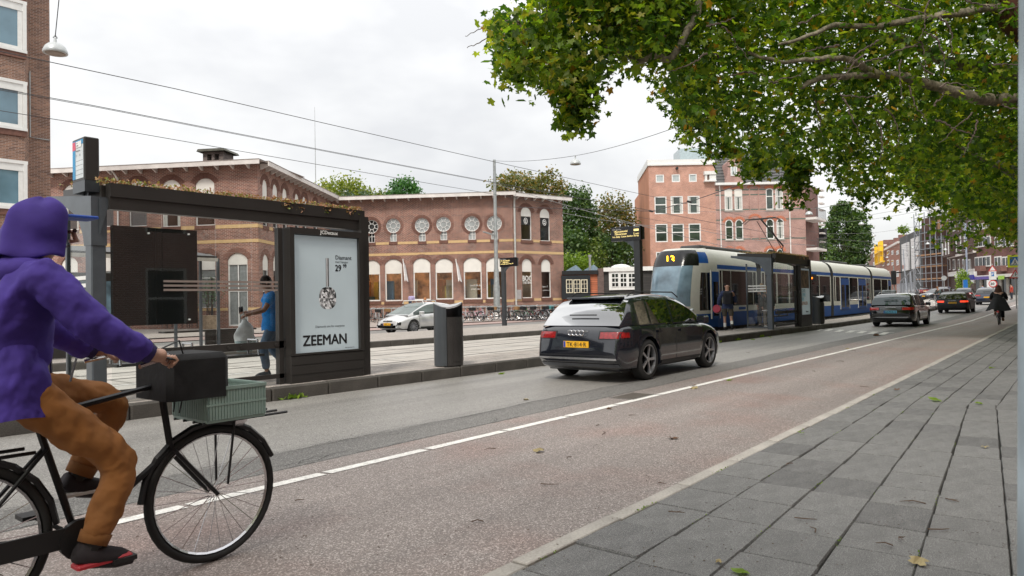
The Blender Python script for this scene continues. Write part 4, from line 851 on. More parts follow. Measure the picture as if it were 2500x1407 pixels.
# ---- unseen row on the camera's side, added to darken reflections in panes and cars
for i, (s0_, s1_, h_, lab) in enumerate(((-45, -12, 13, 'unseen brown brick row behind the left part of the pavement'), (-12, 14, 14.5, 'unseen brick apartment house right behind the photographer'), (14, 40, 13.5, 'unseen brick apartment house behind the first plane tree'), (40, 75, 14, 'unseen brick apartment house behind the further plane trees'), (75, 118, 13, 'unseen brick house of the near side before the crossing'), (122, 170, 14, 'unseen brick house of the near side beyond the crossing'), (170, 250, 14, 'last unseen brick house of the near side'))):
    r = thing('apartment_building', (s1_, -6.5, 0), pi, lab, 'building', 'unseen near side row'); Lr = s1_ - s0_; HN = []
    for k in range(int(Lr / 3.2)):
        for z in (.6, 4.2, 7.4, 10.3): HN.append((k * 3.2 + 1, k * 3.2 + 2.5, z, z + (2.3 if z < 1 else 1.9), 0))
    wall(r, 'wall', 0, Lr, 0, h_, HN, (BRL, BRF, BRK)[i % 3], depth=.15); MB().box(0, Lr, .16, 8, 0, h_).obj('core', GLASSD, r); MB().box(-.1, Lr + .1, -.5, .3, h_, h_ + .3).obj('gutter', WHITE, r); b = MB()
    for q in HN: b.box(q[0], q[0] + .09, .03, .1, q[2], q[3]); b.box(q[1] - .09, q[1], .03, .1, q[2], q[3]); b.box(q[0] + .09, q[1] - .09, .03, .1, q[3] - .09, q[3]); b.box(q[0] + .09, q[1] - .09, .03, .1, (q[2] + q[3]) / 2, (q[2] + q[3]) / 2 + .08)
    b.obj('window_frame', WHITE, r, kind='stuff')
# ================================================================ trees
LV = np.array([(0, 0, 0), (.16, -.18, .02), (.44, -.12, .05), (.30, .10, .06), (.50, .42, .03), (.20, .42, .07), (0, .72, 0)])   # half of a lobed plane leaf
LVR = LV * np.array([-1, 1, 1])
LEAF_V = np.vstack([LV, LVR[1:6]])
LEAF_F = [(0, 1, 2, 3, 4, 5, 6), (0, 6, 11, 10, 9, 8, 7)]
SIMPLE_V = np.array([(0, 0, 0), (.3, .15, .05), (.22, .5, .03), (0, .75, 0), (-.22, .5, .03), (-.3, .15, .05)]); SIMPLE_F = [(0, 1, 2, 3), (0, 3, 4, 5)]
def rotmats(n, droop=.6):
    # leaf tip mostly down and outwards, random spin
    yaw = rng.uniform(0, 2 * pi, n); pit = rng.normal(-.6 * droop - .2, .55, n); rol = rng.normal(0, .6, n)
    cy_, sy_, cp_, sp_, c_, s_ = np.cos(yaw), np.sin(yaw), np.cos(pit), np.sin(pit), np.cos(rol), np.sin(rol)
    Rz = np.zeros((n, 3, 3)); Rz[:, 0, 0] = cy_; Rz[:, 0, 1] = -sy_; Rz[:, 1, 0] = sy_; Rz[:, 1, 1] = cy_; Rz[:, 2, 2] = 1
    Rx = np.zeros((n, 3, 3)); Rx[:, 0, 0] = 1; Rx[:, 1, 1] = cp_; Rx[:, 1, 2] = -sp_; Rx[:, 2, 1] = sp_; Rx[:, 2, 2] = cp_
    Ry = np.zeros((n, 3, 3)); Ry[:, 1, 1] = 1; Ry[:, 0, 0] = c_; Ry[:, 0, 2] = s_; Ry[:, 2, 0] = -s_; Ry[:, 2, 2] = c_
    return Rz @ Rx @ Ry
def leafmesh(name, P, size, m, parent, simple=False, kind='stuff', droop=.6):
    V0, F0 = (SIMPLE_V, SIMPLE_F) if simple else (LEAF_V * np.array([1, 1, 2.2]), LEAF_F)
    n = len(P); R_ = rotmats(n, droop); sz = (rng.uniform(.5, 1.25, n) * size)[:, None, None]
    V = (np.einsum('nij,kj->nki', R_, V0) * sz + P[:, None, :]).reshape(-1, 3); nv = len(V0)
    me = bpy.data.meshes.new(name); me.vertices.add(len(V)); me.vertices.foreach_set('co', V.astype(np.float32).ravel())
    ls = [len(f) for f in F0]; L0 = sum(ls); idx = np.concatenate([np.array(f) for f in F0])
    me.loops.add(n * L0); me.loops.foreach_set('vertex_index', (idx[None, :] + nv * np.arange(n)[:, None]).ravel().astype(np.int32))
    me.polygons.add(n * len(F0)); st = np.cumsum([0] + ls[:-1]); me.polygons.foreach_set('loop_start', (st[None, :] + L0 * np.arange(n)[:, None]).ravel().astype(np.int32))
    me.update(calc_edges=True); me.validate(); me.materials.append(m); o = bpy.data.objects.new(name, me); COL.objects.link(o); o.parent = parent
    if kind: o['kind'] = kind
    return o
L_PLANE = leafmat('plane_tree_leaf', [(0, (.035, .08, .015)), (.4, (.085, .165, .02)), (.75, (.22, .31, .03)), (.97, (.32, .34, .03)), (.985, (.42, .22, .03)), (1, (.36, .2, .04))], .62)
L_DARK = leafmat('dark_tree_leaf', [(0, (.03, .07, .02)), (.5, (.06, .12, .03)), (1, (.12, .18, .045))], .3)
L_BROWN = leafmat('autumn_tree_leaf', [(0, (.07, .10, .03)), (.4, (.13, .15, .045)), (.75, (.23, .18, .055)), (1, (.34, .21, .08))], .35)
L_YEL = leafmat('yellow_green_leaf', [(0, (.10, .15, .03)), (.5, (.20, .24, .04)), (1, (.33, .34, .06))], .4)
L_BLUE = leafmat('blue_green_leaf', [(0, (.05, .09, .06)), (.5, (.09, .15, .10)), (1, (.16, .21, .15))], .25)
L_BRIGHT = leafmat('bright_shrub_leaf', [(0, (.09, .16, .02)), (.5, (.17, .27, .03)), (1, (.28, .38, .06))], .4)
BARK = mat('plane_bark', (.21, .185, .13), .85, var=.35, scale=3.5, fine=(14, .35), bump=.5)
BARKD = mat('dark_bark', (.10, .075, .06), .9, var=.35, scale=4, bump=.5)
def inpoly(u, v, poly):
    c = np.zeros(len(u), bool); j = len(poly) - 1
    for i in range(len(poly)):
        (xi, yi), (xj, yj) = poly[i], poly[j]
        k = ((yi > v) != (yj > v)) & (u < (xj - xi) * (v - yi) / ((yj - yi) or 1e-9) + xi); c ^= k; j = i
    return c
def canopy(poly, n, dfun, step_sd, per, sub_sd):
    # leaf clusters through a volume whose outline is the crown's outline; depth is real distance
    us, vs = [p[0] for p in poly], [p[1] for p in poly]; u = rng.uniform(min(us), max(us), n * 3); v = rng.uniform(min(vs), max(vs), n * 3); k = inpoly(u, v, poly); u, v = u[k][:n], v[k][:n]
    D = dfun(u, v, rng.uniform(0, 1, len(u))); rays = np.stack([(u - 1250) / F, (703.5 - v) / F, -np.ones(len(u))], 1) @ CAMM.T
    C = C0 + rays * D[:, None]; P = np.repeat(C, per, 0) + rng.normal(0, 1, (len(C) * per, 3)) * np.array([sub_sd, sub_sd, sub_sd * 1.15]); return P
def limb(b, pts, r0, r1, n=8):
    W_ = [Vector(dep(u, v, d)) for u, v, d in pts]; k = len(W_); out_ = []
    for i in range(k - 1):
        p0, p1, p2, p3 = W_[max(i - 1, 0)], W_[i], W_[i + 1], W_[min(i + 2, k - 1)]
        for q in range(5):
            t = q / 5; out_.append(.5 * ((2 * p1) + (-p0 + p2) * t + (2 * p0 - 5 * p1 + 4 * p2 - p3) * t * t + (-p0 + 3 * p1 - 3 * p2 + p3) * t ** 3))
    out_.append(W_[-1]); m_ = len(out_); b.tube([p + Vector((random.uniform(-.02, .02), random.uniform(-.02, .02), random.uniform(-.02, .02))) for p in out_], [(r0 + (r1 - r0) * i / (m_ - 1)) * (1 + random.uniform(-.07, .07)) for i in range(m_)], n)
TA = (23.2, .55)
tA = thing('plane_tree', (TA[0], TA[1], 0), 0, 'large plane tree leaning its leafy boughs over the street in the top right', 'tree', 'plane trees along the pavement')
def rel(b, root):
    b.v = [(x - root[0], y - root[1], z) for x, y, z in b.v]; return b
d20 = 20
b = MB(); b.tube([(TA[0], TA[1], -.2), (TA[0], TA[1] + .02, 1), (TA[0] - .1, TA[1] + .05, 3), (TA[0] - .2, TA[1] + .1, 5.2), (TA[0] - .3, TA[1] + .3, 8), (TA[0] - .6, TA[1] + .6, 11)], [.52, .42, .38, .36, .27, .2], 14)
rel(b, TA).obj('trunk', BARK, tA, smooth=True)
top = (2575, 330, 19.5)
limbs = [
    ([(2590, 330, 19.3), (2500, 248, 19), (2427, 245, 18.5), (2367, 236, 18.2), (2278, 209, 17.8), (2203, 188, 17.4), (2143, 183, 17.2), (2098, 185, 17), (2009, 191, 16.7), (1955, 212, 16.5)], .19, .05),
    ([(2143, 183, 17.2), (2113, 167, 17), (2084, 149, 16.8), (2033, 142, 16.5), (1979, 146, 16.2), (1900, 150, 16), (1800, 120, 16)], .10, .03),
    ([(2600, 240, 20.5), (2500, 188, 20.3), (2397, 167, 20), (2307, 149, 19.8), (2248, 119, 19.6), (2173, 90, 19.4), (2128, 118, 19.2), (2068, 137, 19), (1990, 150, 18.8)], .21, .05),
    ([(2480, 30, 18.4), (2433, 18, 18), (2337, 33, 17.6), (2248, 45, 17.2), (2128, 66, 16.8), (2039, 60, 16.4), (1979, 87, 16), (1900, 110, 15.6)], .13, .03),
    ([(1720, -60, 15.6), (1702, 30, 15.4), (1672, 85, 15.2), (1639, 143, 15), (1598, 137, 15), (1553, 149, 14.8), (1526, 131, 14.7), (1480, 110, 14.6)], .09, .05),
    ([(1480, 60, 15), (1389, 72, 14.6), (1359, 69, 14.5), (1287, 72, 14.3), (1230, 85, 14.1)], .05, .02),
    ([(2590, 60, 18.5), (2470, 20, 18.4), (2410, -60, 18.2), (2200, -160, 17.5), (1900, -150, 16.5), (1720, -60, 15.6), (1600, -10, 15.3), (1480, 60, 15)], .3, .07)]
for pts_, r0, r1 in limbs:
    b = MB(); limb(b, pts_, r0, r1, 10); rel(b, TA).obj('bough', BARK, tA, smooth=True)
b = MB(); limb(b, [(2640, 180, 18.6), (2500, 70, 18.4), (2450, 0, 18.2), (2400, -90, 18)], .42, .3, 10); rel(b, TA).obj('bough', mat('reddish_bark', (.12, .05, .032), .9, var=.4, scale=4, bump=.5), tA, smooth=True)
for k in range(70):   # twigs
    u, v = rng.uniform(1220, 2450), rng.uniform(-20, 330)
    if u < 1640: v *= .35
    v = min(v, 60 + max(0, u - 1560) * .42)
    d = rng.uniform(14, 18); b = MB() if k % 10 == 0 else b; a = rng.uniform(0, 2 * pi); pts_ = [(u, v, d)]
    for q in range(4): u += 26 * cos(a); v += 18 * sin(a) + 8; a += rng.uniform(-.5, .5); pts_.append((u, v, d))
    limb(b, pts_, .022, .007, 5)
    if k % 10 == 9: rel(b, TA).obj('twig', BARKD, tA, kind='stuff')
polyL = [(1212, 105), (1228, 60), (1310, 40), (1305, -30), (1360, -200), (1640, -260), (1640, 120), (1560, 130), (1500, 140), (1478, 175), (1440, 205), (1424, 265), (1402, 265), (1380, 215), (1335, 215), (1300, 180), (1270, 185), (1240, 180), (1222, 150)]
polyR = [(1500, -260), (3100, -260), (3100, 520), (2520, 450), (2460, 400), (2380, 430), (2330, 420), (2250, 450), (2180, 480), (2100, 455), (2060, 450), (1985, 385), (1955, 430), (1925, 400), (1850, 405), (1790, 375), (1700, 325), (1660, 290), (1605, 210), (1620, 150), (1500, 110)]
def dL(u, v, r): return 13.2 + 3.2 * r + (u - 1168) * .001
def dR(u, v, r): return 14.5 + 5.5 * r + np.clip((u - 1600) / 900, 0, 1.2) * (3 + 6 * r) + np.clip((v - 180) / 350, 0, 1) * (2 + 10 * r) * np.clip((u - 1500) / 400, 0, 1)
PL = canopy(polyL, 720, dL, 0, 11, .18); PR = canopy(polyR, 4900, dR, 0, 15, .22)
# sprays that hang below the outline
for (u0, v0, d, n) in ((1398, 225, 14.2, 26), (1405, 262, 14.2, 16), (1410, 285, 14.2, 8), (1250, 170, 14.2, 10), (1945, 410, 20, 26), (1942, 445, 20, 14), (1945, 470, 20, 6), (1680, 300, 18, 16), (1750, 360, 19, 16), (1840, 405, 20, 18), (2110, 480, 26, 14), (2250, 470, 28, 14), (1215, 100, 14, 6)):
    C_ = np.array([dep(u0 + rng.normal(0, 16), v0 + rng.normal(0, 22), d) for _ in range(n)]); PR = np.vstack([PR, np.repeat(C_, 12, 0) + rng.normal(0, .16, (n * 12, 3))])
ALLP = np.vstack([PL, PR]); keep = ALLP[:, 2] > 3.0; ALLP = ALLP[keep]
q = (ALLP - C0) @ CAMM; dist = -q[:, 2]; uu = 1250 + F * q[:, 0] / dist; vv = 703.5 - F * q[:, 1] / dist; vis = (uu > 0) & (uu < 2500) & (vv > 0); order = np.argsort(np.where(vis, dist, 999))
near, rest = order[:300], order[300:]
root = np.array([TA[0], TA[1], 0])
vs_ = LEAF_V; lm = []
for k in range(6):
    sub_ = MB(); sub_.add(LEAF_V * .20, LEAF_F); me_o = sub_.obj('leaf', L_PLANE, tA); lm.append(me_o)
R_ = rotmats(300)
one = [leafmat('leaf_green_a', [(0, (.07, .13, .02)), (1, (.10, .16, .02))], .5), leafmat('leaf_green_b', [(0, (.12, .19, .02)), (1, (.16, .2, .03))], .5), leafmat('leaf_green_c', [(0, (.05, .09, .015)), (1, (.06, .10, .018))], .5), L_PLANE, leafmat('leaf_yellow', [(0, (.25, .24, .03)), (1, (.25, .24, .03))], .5), L_PLANE]
for k in range(6): lm[k].data.materials[0] = one[k]
for i, k in enumerate(near):
    c = lm[i % 6] if i < 6 else lm[(i * 7) % 6 if i % 9 else 4].copy()
    if i >= 6: COL.objects.link(c)
    M = Matrix([list(r) for r in R_[i]]).to_4x4(); c.rotation_euler = M.to_euler(); c.location = tuple(ALLP[k] - root); s_ = random.uniform(.7, 1.05); c.scale = (s_, s_, s_)
leafmesh('foliage', ALLP[rest] - root, .19, L_PLANE, tA)
# seed balls
b = MB()
for k in range(40):
    p = ALLP[rng.integers(0, len(PL))] - root + np.array([0, 0, -.2]); b.ball(tuple(p), .018, 6); b.tube([tuple(p), tuple(p + np.array([0, 0, .18]))], .004, 3)
b.obj('seed_ball', BARKD, tA, kind='stuff')
# further plane trees of the row
def planetree(s, t, label, h=11, seed=0, n=5200, rx=5.5):
    r = thing('plane_tree', (s, t, gh(s)), 0, label, 'tree', 'plane trees along the pavement')
    MB().tube([(0, 0, -.3), (0, 0, 1), (.1, .1, 3), (.1, .3, 5), (-.2, .5, 8)], [.4, .32, .29, .24, .12], 10).obj('trunk', BARK, r, smooth=True)
    for k in range(7):
        a = k * 2.4; L_ = rx * .75; MB().tube([(0, .2, 3.6 + k * .3), (L_ * .4 * cos(a), L_ * .4 * sin(a), 5.2 + k * .35), (L_ * cos(a), L_ * sin(a), 6.3 + k * .5)], [.14, .09, .03], 7).obj('bough', BARK, r, smooth=True)
    nc = n // 13; th = rng.uniform(0, 2 * pi, nc); ph = np.arccos(rng.uniform(-.75, 1, nc)); rr = rng.uniform(.55, 1, nc) ** .5 * rng.uniform(.85, 1.08, nc)
    C = np.stack([rx * rr * np.sin(ph) * np.cos(th), rx * rr * np.sin(ph) * np.sin(th), h * .62 + h * .38 * rr * np.cos(ph)], 1); P = np.repeat(C, 13, 0) + rng.normal(0, .38, (nc * 13, 3))
    leafmesh('foliage', P, .27, L_PLANE if seed else L_YEL, r); return r
planetree(33, .5, 'second plane tree of the pavement row, its crown merging behind the first', 11, 1, 6500, 6)
planetree(45, .6, 'third plane tree of the pavement row, trunk out of sight behind the near pole', 11, 1, 6000, 6)
t4 = planetree(58, .8, 'plane tree with lighter yellow-green leaves above the crossing sign', 11.5, 0, 3000, 6.5)
PY = canopy([(2190, 400), (2320, 330), (2620, 330), (2620, 600), (2490, 560), (2440, 545), (2395, 515), (2350, 490), (2300, 480), (2240, 465)], 1900, lambda u, v, r: 36 + 14 * r, 0, 12, .38)
leafmesh('foliage', PY - np.array([58, .8, gh(58)]), .28, leafmat('yellowing_plane_leaf', [(0, (.12, .19, .025)), (.5, (.26, .32, .035)), (1, (.42, .42, .05))], .6), t4)
planetree(-7, .6, 'unseen plane tree behind the photographer at the start of the row', 12, 1, 5000, 6.5)  # out of view, added for its reflection in the car glass
# ---- trees behind the buildings
def bgtree(name, uv, D, rpx, rpy, m, label, n=2600, size=.42, per=14, sd=.07, trunk=True, shape='round', zb=0., group='trees behind the buildings', lm=None):
    c = dep(uv[0], uv[1], D); rx, rz_ = rpx * D / F, rpy * D / F; r = thing(name, (c[0], c[1], zb), 0, label, 'tree', group); cz = c[2] - zb
    if trunk:
        MB().tube([(0, 0, -.5), (0, 0, cz * .5), (.2, 0, cz)], [rx * .09 + .1, rx * .07 + .08, .08], 8).obj('trunk', BARKD if lm is None else lm, r)
        b = MB()
        for k in range(6): a = k * 1.9; b.tube([(0, 0, max(1, cz * .45 + k * .3)), (rx * .7 * cos(a), rx * .7 * sin(a), cz + rz_ * .4 * sin(k * 2.))], [.12, .04], 5)
        b.obj('limb', BARKD if lm is None else lm, r)
    nc = n // per; th = rng.uniform(0, 2 * pi, nc)
    if shape == 'poplar':
        hh = rng.uniform(-1, 1, nc); w_ = rx * np.clip(1.15 - .75 * np.abs(hh) ** 2.2 - .12 * (hh > .4), .2, 1.1) * (1 + .18 * np.sin(hh * 17) + .1 * rng.normal(0, 1, nc)); rr = rng.uniform(.5, 1, nc) ** .6
        C = np.stack([w_ * rr * np.cos(th), w_ * rr * np.sin(th), cz + rz_ * hh], 1)
    else:
        ph = np.arccos(rng.uniform(-1, 1, nc)); lump = 1 + .14 * np.sin(3 * th + uv[0]) * np.sin(4 * ph) + .1 * rng.normal(0, 1, nc); rr = rng.uniform(.35, 1, nc) ** .5 * lump
        C = np.stack([rx * rr * np.sin(ph) * np.cos(th), rx * rr * np.sin(ph) * np.sin(th), cz + rz_ * rr * np.cos(ph)], 1)
    P = np.repeat(C, per, 0) + rng.normal(0, rx * sd + .14, (nc * per, 3)); leafmesh('foliage', P, size, m, r, simple=True); return r
bgtree('round_tree', (840, 486), 80, 66, 52, L_YEL, 'round yellow-green tree rising behind the roof of the brick building', 4200)
bgtree('blue_spruce', (880, 500), 78, 66, 26, L_BLUE, 'low blue-green conifer showing just above the school roof', 2600, .34)
bgtree('small_tree', (935, 492), 82, 22, 26, L_YEL, 'small olive tree beside the wind-bent one behind the roof', 900)
bgtree('windy_tree', (985, 474), 76, 42, 36, leafmat('fresh_green_leaf', [(0, (.03, .10, .03)), (.5, (.06, .17, .05)), (1, (.12, .26, .09))], .35), 'dense fresh green tree bent by the wind behind the roof', 3400, .36)
bgtree('brown_tree', (1262, 462), 84, 62, 40, L_BROWN, 'olive-brown tree behind the roof just right of the tall lamp pole', 3600)
bgtree('rusty_tree', (1338, 470), 82, 44, 50, L_BROWN, 'rusty brown tree behind the right end of the brick building', 3000)
bgtree('tall_green_tree', (1412, 540), 80, 44, 86, L_DARK, 'tall dark green tree filling the gap right of the brick building', 6000)
bgtree('broad_dark_tree', (1395, 620), 76, 50, 60, L_DARK, 'dark shady tree low in the gap behind the black house', 4200)
bgtree('autumn_tree', (1500, 560), 84, 58, 84, L_BROWN, 'tall tree with grey-brown autumn leaves left of the red block', 6000)
bgtree('shady_tree', (1490, 625), 80, 66, 52, L_DARK, 'dark green tree below the autumn one, behind the grey shed', 4600)
bgtree('bright_shrub', (1400, 650), 70, 46, 30, L_BRIGHT, 'bright green shrub behind the low black house', 3000, .3, trunk=False)
bgtree('fringe_tree', (1452, 640), 76, 24, 60, leafmat('thin_green_leaf', [(0, (.08, .14, .03)), (1, (.2, .25, .06))], .4), 'slender light green tree with pale leaning trunk in the gap', 1500, .36, lm=BARK)
bgtree('poplar_tree', (2058, 580), 125, 37, 82, L_DARK, 'tall dense poplar standing alone behind the rear of the tram', 9000, .55, shape='poplar', zb=1, sd=.05)
bgtree('poplar_tree', (2096, 585), 127, 26, 66, L_DARK, 'narrower poplar half merged with the tall one, nearer the far houses', 5000, .55, shape='poplar', zb=1, sd=.05)
bgtree('street_tree', (2003, 600), 100, 20, 50, leafmat('mid_green_leaf', [(0, (.04, .09, .02)), (1, (.12, .2, .04))], .35), 'small green tree behind the balconies of the corner house', 1800, .45)
bgtree('young_tree', (2350, 690), 92, 13, 30, L_BRIGHT, 'young ivy-green tree on the pavement before the white stone arches', 1400, .3, zb=1)
bgtree('roof_shrub', (2205, 560), 152, 10, 9, L_BRIGHT, 'green bush growing on the roof of the netted building', 500, .5, trunk=False, zb=13)
# ================================================================ vehicles
def interp(keys):
    xs = [k[0] for k in keys]; ys = [k[1] for k in keys]
    def f(x):
        if x <= xs[0]: return ys[0]
        if x >= xs[-1]: return ys[-1]
        i = max(j for j in range(len(xs)) if xs[j] <= x); i = min(i, len(xs) - 2); t = (x - xs[i]) / (xs[i + 1] - xs[i])
        def sl(j):
            if j <= 0 or j >= len(xs) - 1: return 0 if j <= 0 else 0
            a = (ys[j] - ys[j - 1]) / (xs[j] - xs[j - 1]); b_ = (ys[j + 1] - ys[j]) / (xs[j + 1] - xs[j]); return 0 if a * b_ <= 0 else 2 * a * b_ / (a + b_)
        h = xs[i + 1] - xs[i]; m0, m1 = sl(i) * h, sl(i + 1) * h
        if i == 0: m0 = ys[1] - ys[0]
        if i == len(xs) - 2: m1 = ys[-1] - ys[-2]
        return (2 * t ** 3 - 3 * t * t + 1) * ys[i] + (t ** 3 - 2 * t * t + t) * m0 + (-2 * t ** 3 + 3 * t * t) * ys[i + 1] + (t ** 3 - t * t) * m1
    return f
STY = {  # x measured from the rear bumper, 0..L
    'suv': dict(L=4.42, W=1.85, H=1.53, wb=2.6, fo=.87, R=.36, deck=[(0, .55), (.05, .80), (.16, .97), (.4, 1.0), (1.5, 1.02), (3.1, 1.0), (3.5, .97), (4.1, .86), (4.34, .70), (4.42, .48)], belt=[(0, .94), (.5, .99), (2.5, .96), (3.4, .92), (4.42, .68)], green=[(.14, .98), (.62, 1.42), (.9, 1.49), (1.6, 1.53), (2.1, 1.52), (2.6, 1.40), (3.38, .99)], win=[(.72, 1.08), (1.15, 1.98), (2.04, 3.1)], ws=2.4, rs=.66),
    'estate': dict(L=4.77, W=1.82, H=1.50, wb=2.71, fo=.95, R=.33, deck=[(0, .6), (.06, .88), (.3, .98), (1.5, 1.0), (3.2, .98), (3.7, .94), (4.4, .82), (4.7, .66), (4.77, .48)], belt=[(0, .92), (.5, .96), (2.5, .93), (3.6, .88), (4.77, .66)], green=[(.1, .97), (.45, 1.36), (.75, 1.46), (1.8, 1.5), (2.4, 1.48), (2.9, 1.36), (3.65, .95)], win=[(.5, 1.1), (1.18, 2.1), (2.17, 3.3)], ws=2.7, rs=.6),
    'hatch': dict(L=4.42, W=1.8, H=1.44, wb=2.73, fo=.85, R=.33, deck=[(0, .58), (.08, .85), (.3, .95), (1.5, .96), (2.9, .94), (3.4, .9), (4.1, .78), (4.36, .62), (4.42, .45)], belt=[(0, .88), (.5, .93), (2.5, .89), (3.4, .84), (4.42, .62)], green=[(.15, .94), (.55, 1.32), (.85, 1.4), (1.7, 1.44), (2.2, 1.41), (2.7, 1.27), (3.35, .9)], win=[(.65, 1.0), (1.06, 1.95), (2.02, 3.0)], ws=2.5, rs=.7),
    'liftback': dict(L=4.46, W=1.75, H=1.49, wb=2.70, fo=.92, R=.32, deck=[(0, .65), (.08, 1.0), (.3, 1.05), (1.5, 1.0), (3.1, .98), (3.6, .92), (4.1, .78), (4.38, .62), (4.46, .42)], belt=[(0, .98), (.5, 1.0), (2.5, .93), (3.5, .86), (4.46, .6)], green=[(.2, 1.06), (.8, 1.32), (1.5, 1.45), (2.1, 1.49), (2.5, 1.45), (3.0, 1.27), (3.85, .86)], win=[(.9, 1.2), (1.28, 2.15), (2.22, 3.15), (3.18, 3.5)], ws=2.45, rs=1.3),
    'saloon': dict(L=4.7, W=1.8, H=1.44, wb=2.8, fo=.85, R=.33, deck=[(0, .6), (.06, .9), (.7, 1.0), (1.2, 1.0), (3.2, .96), (3.7, .92), (4.4, .8), (4.64, .62), (4.7, .45)], belt=[(0, .9), (.8, .95), (2.5, .9), (3.6, .86), (4.7, .62)], green=[(.55, .98), (1.1, 1.3), (1.5, 1.4), (2.1, 1.44), (2.6, 1.4), (3.0, 1.27), (3.6, .92)], win=[(1.1, 1.4), (1.45, 2.2), (2.27, 3.3)], ws=2.7, rs=1.4)}
for k_ in STY.values(): k_['x0'] = None
def wheel(par, x, y, R, side, rimm, wd=.22, spokes=10):
    b = MB(); s_ = side
    prof = [(R * .74, -wd / 2), (R * .9, -wd / 2), (R * .98, -wd * .4), (R, -wd * .25), (R, wd * .25), (R * .98, wd * .4), (R * .9, wd / 2), (R * .74, wd / 2)]
    b.lathe(prof, 24, (0, 0, 0), 1, cap=False); w_ = b.obj('wheel', RUBBER, par, smooth='auto', loc=(x, y, R))
    b = MB(); b.lathe([(R * .75, wd * .47 * s_), (R * .69, wd * .46 * s_), (R * .67, wd * .1 * s_)][::1], 24, (0, 0, 0), 1, cap=False)
    b.lathe([(R * .13, wd * .1 * s_), (R * .13, wd * .42 * s_), (.0, wd * .42 * s_)], 12, (0, 0, 0), 1, cap=False)
    for k in range(spokes):
        a = 2 * pi * k / spokes; c, s = cos(a), sin(a); h1, h2 = R * .045, R * .075; q = wd * .40 * s_
        P_ = [(R * .1 * c - h1 * s, q, R * .1 * s + h1 * c), (R * .1 * c + h1 * s, q, R * .1 * s - h1 * c), (R * .69 * c + h2 * s, q * .96, R * .69 * s - h2 * c), (R * .69 * c - h2 * s, q * .96, R * .69 * s + h2 * c)]
        b.add(P_ + [(p[0], p[1] - .03 * s_, p[2]) for p in P_], [(0, 1, 2, 3), (4, 7, 6, 5), (0, 4, 5, 1), (2, 6, 7, 3), (1, 5, 6, 2), (3, 7, 4, 0)])
    r_ = b.obj('rim', rimm, w_)
    MB().lathe([(0, wd * .05 * s_), (R * .6, wd * .05 * s_)], 20, (0, 0, 0), 1).obj('brake', BLACK, w_)
    return w_
REDL = mat('red_tail_light', (.35, .01, .01), .15, emit=(1, .05, .02), es=.05, coat=1); HEADL = mat('headlight_glass', (.55, .58, .6), .08, .3, coat=1, var=.4, scale=22); YPL = mat('yellow_number_plate', (.85, .45, .02), .4, var=.03); BPL = mat('blue_number_plate', (.16, .55, .80), .4, var=.03); RIMM = mat('alloy_rim', (.45, .46, .48), .3, .9); RIMD = mat('dark_alloy_rim', (.2, .2, .21), .3, .9)
GRILL = mat('black_grille', (.01, .01, .011), .4)
def paint(name, c, metal=.0, rough=.12): return mat(name, c, rough, metal, var=.03, coat=1., spec=.6)
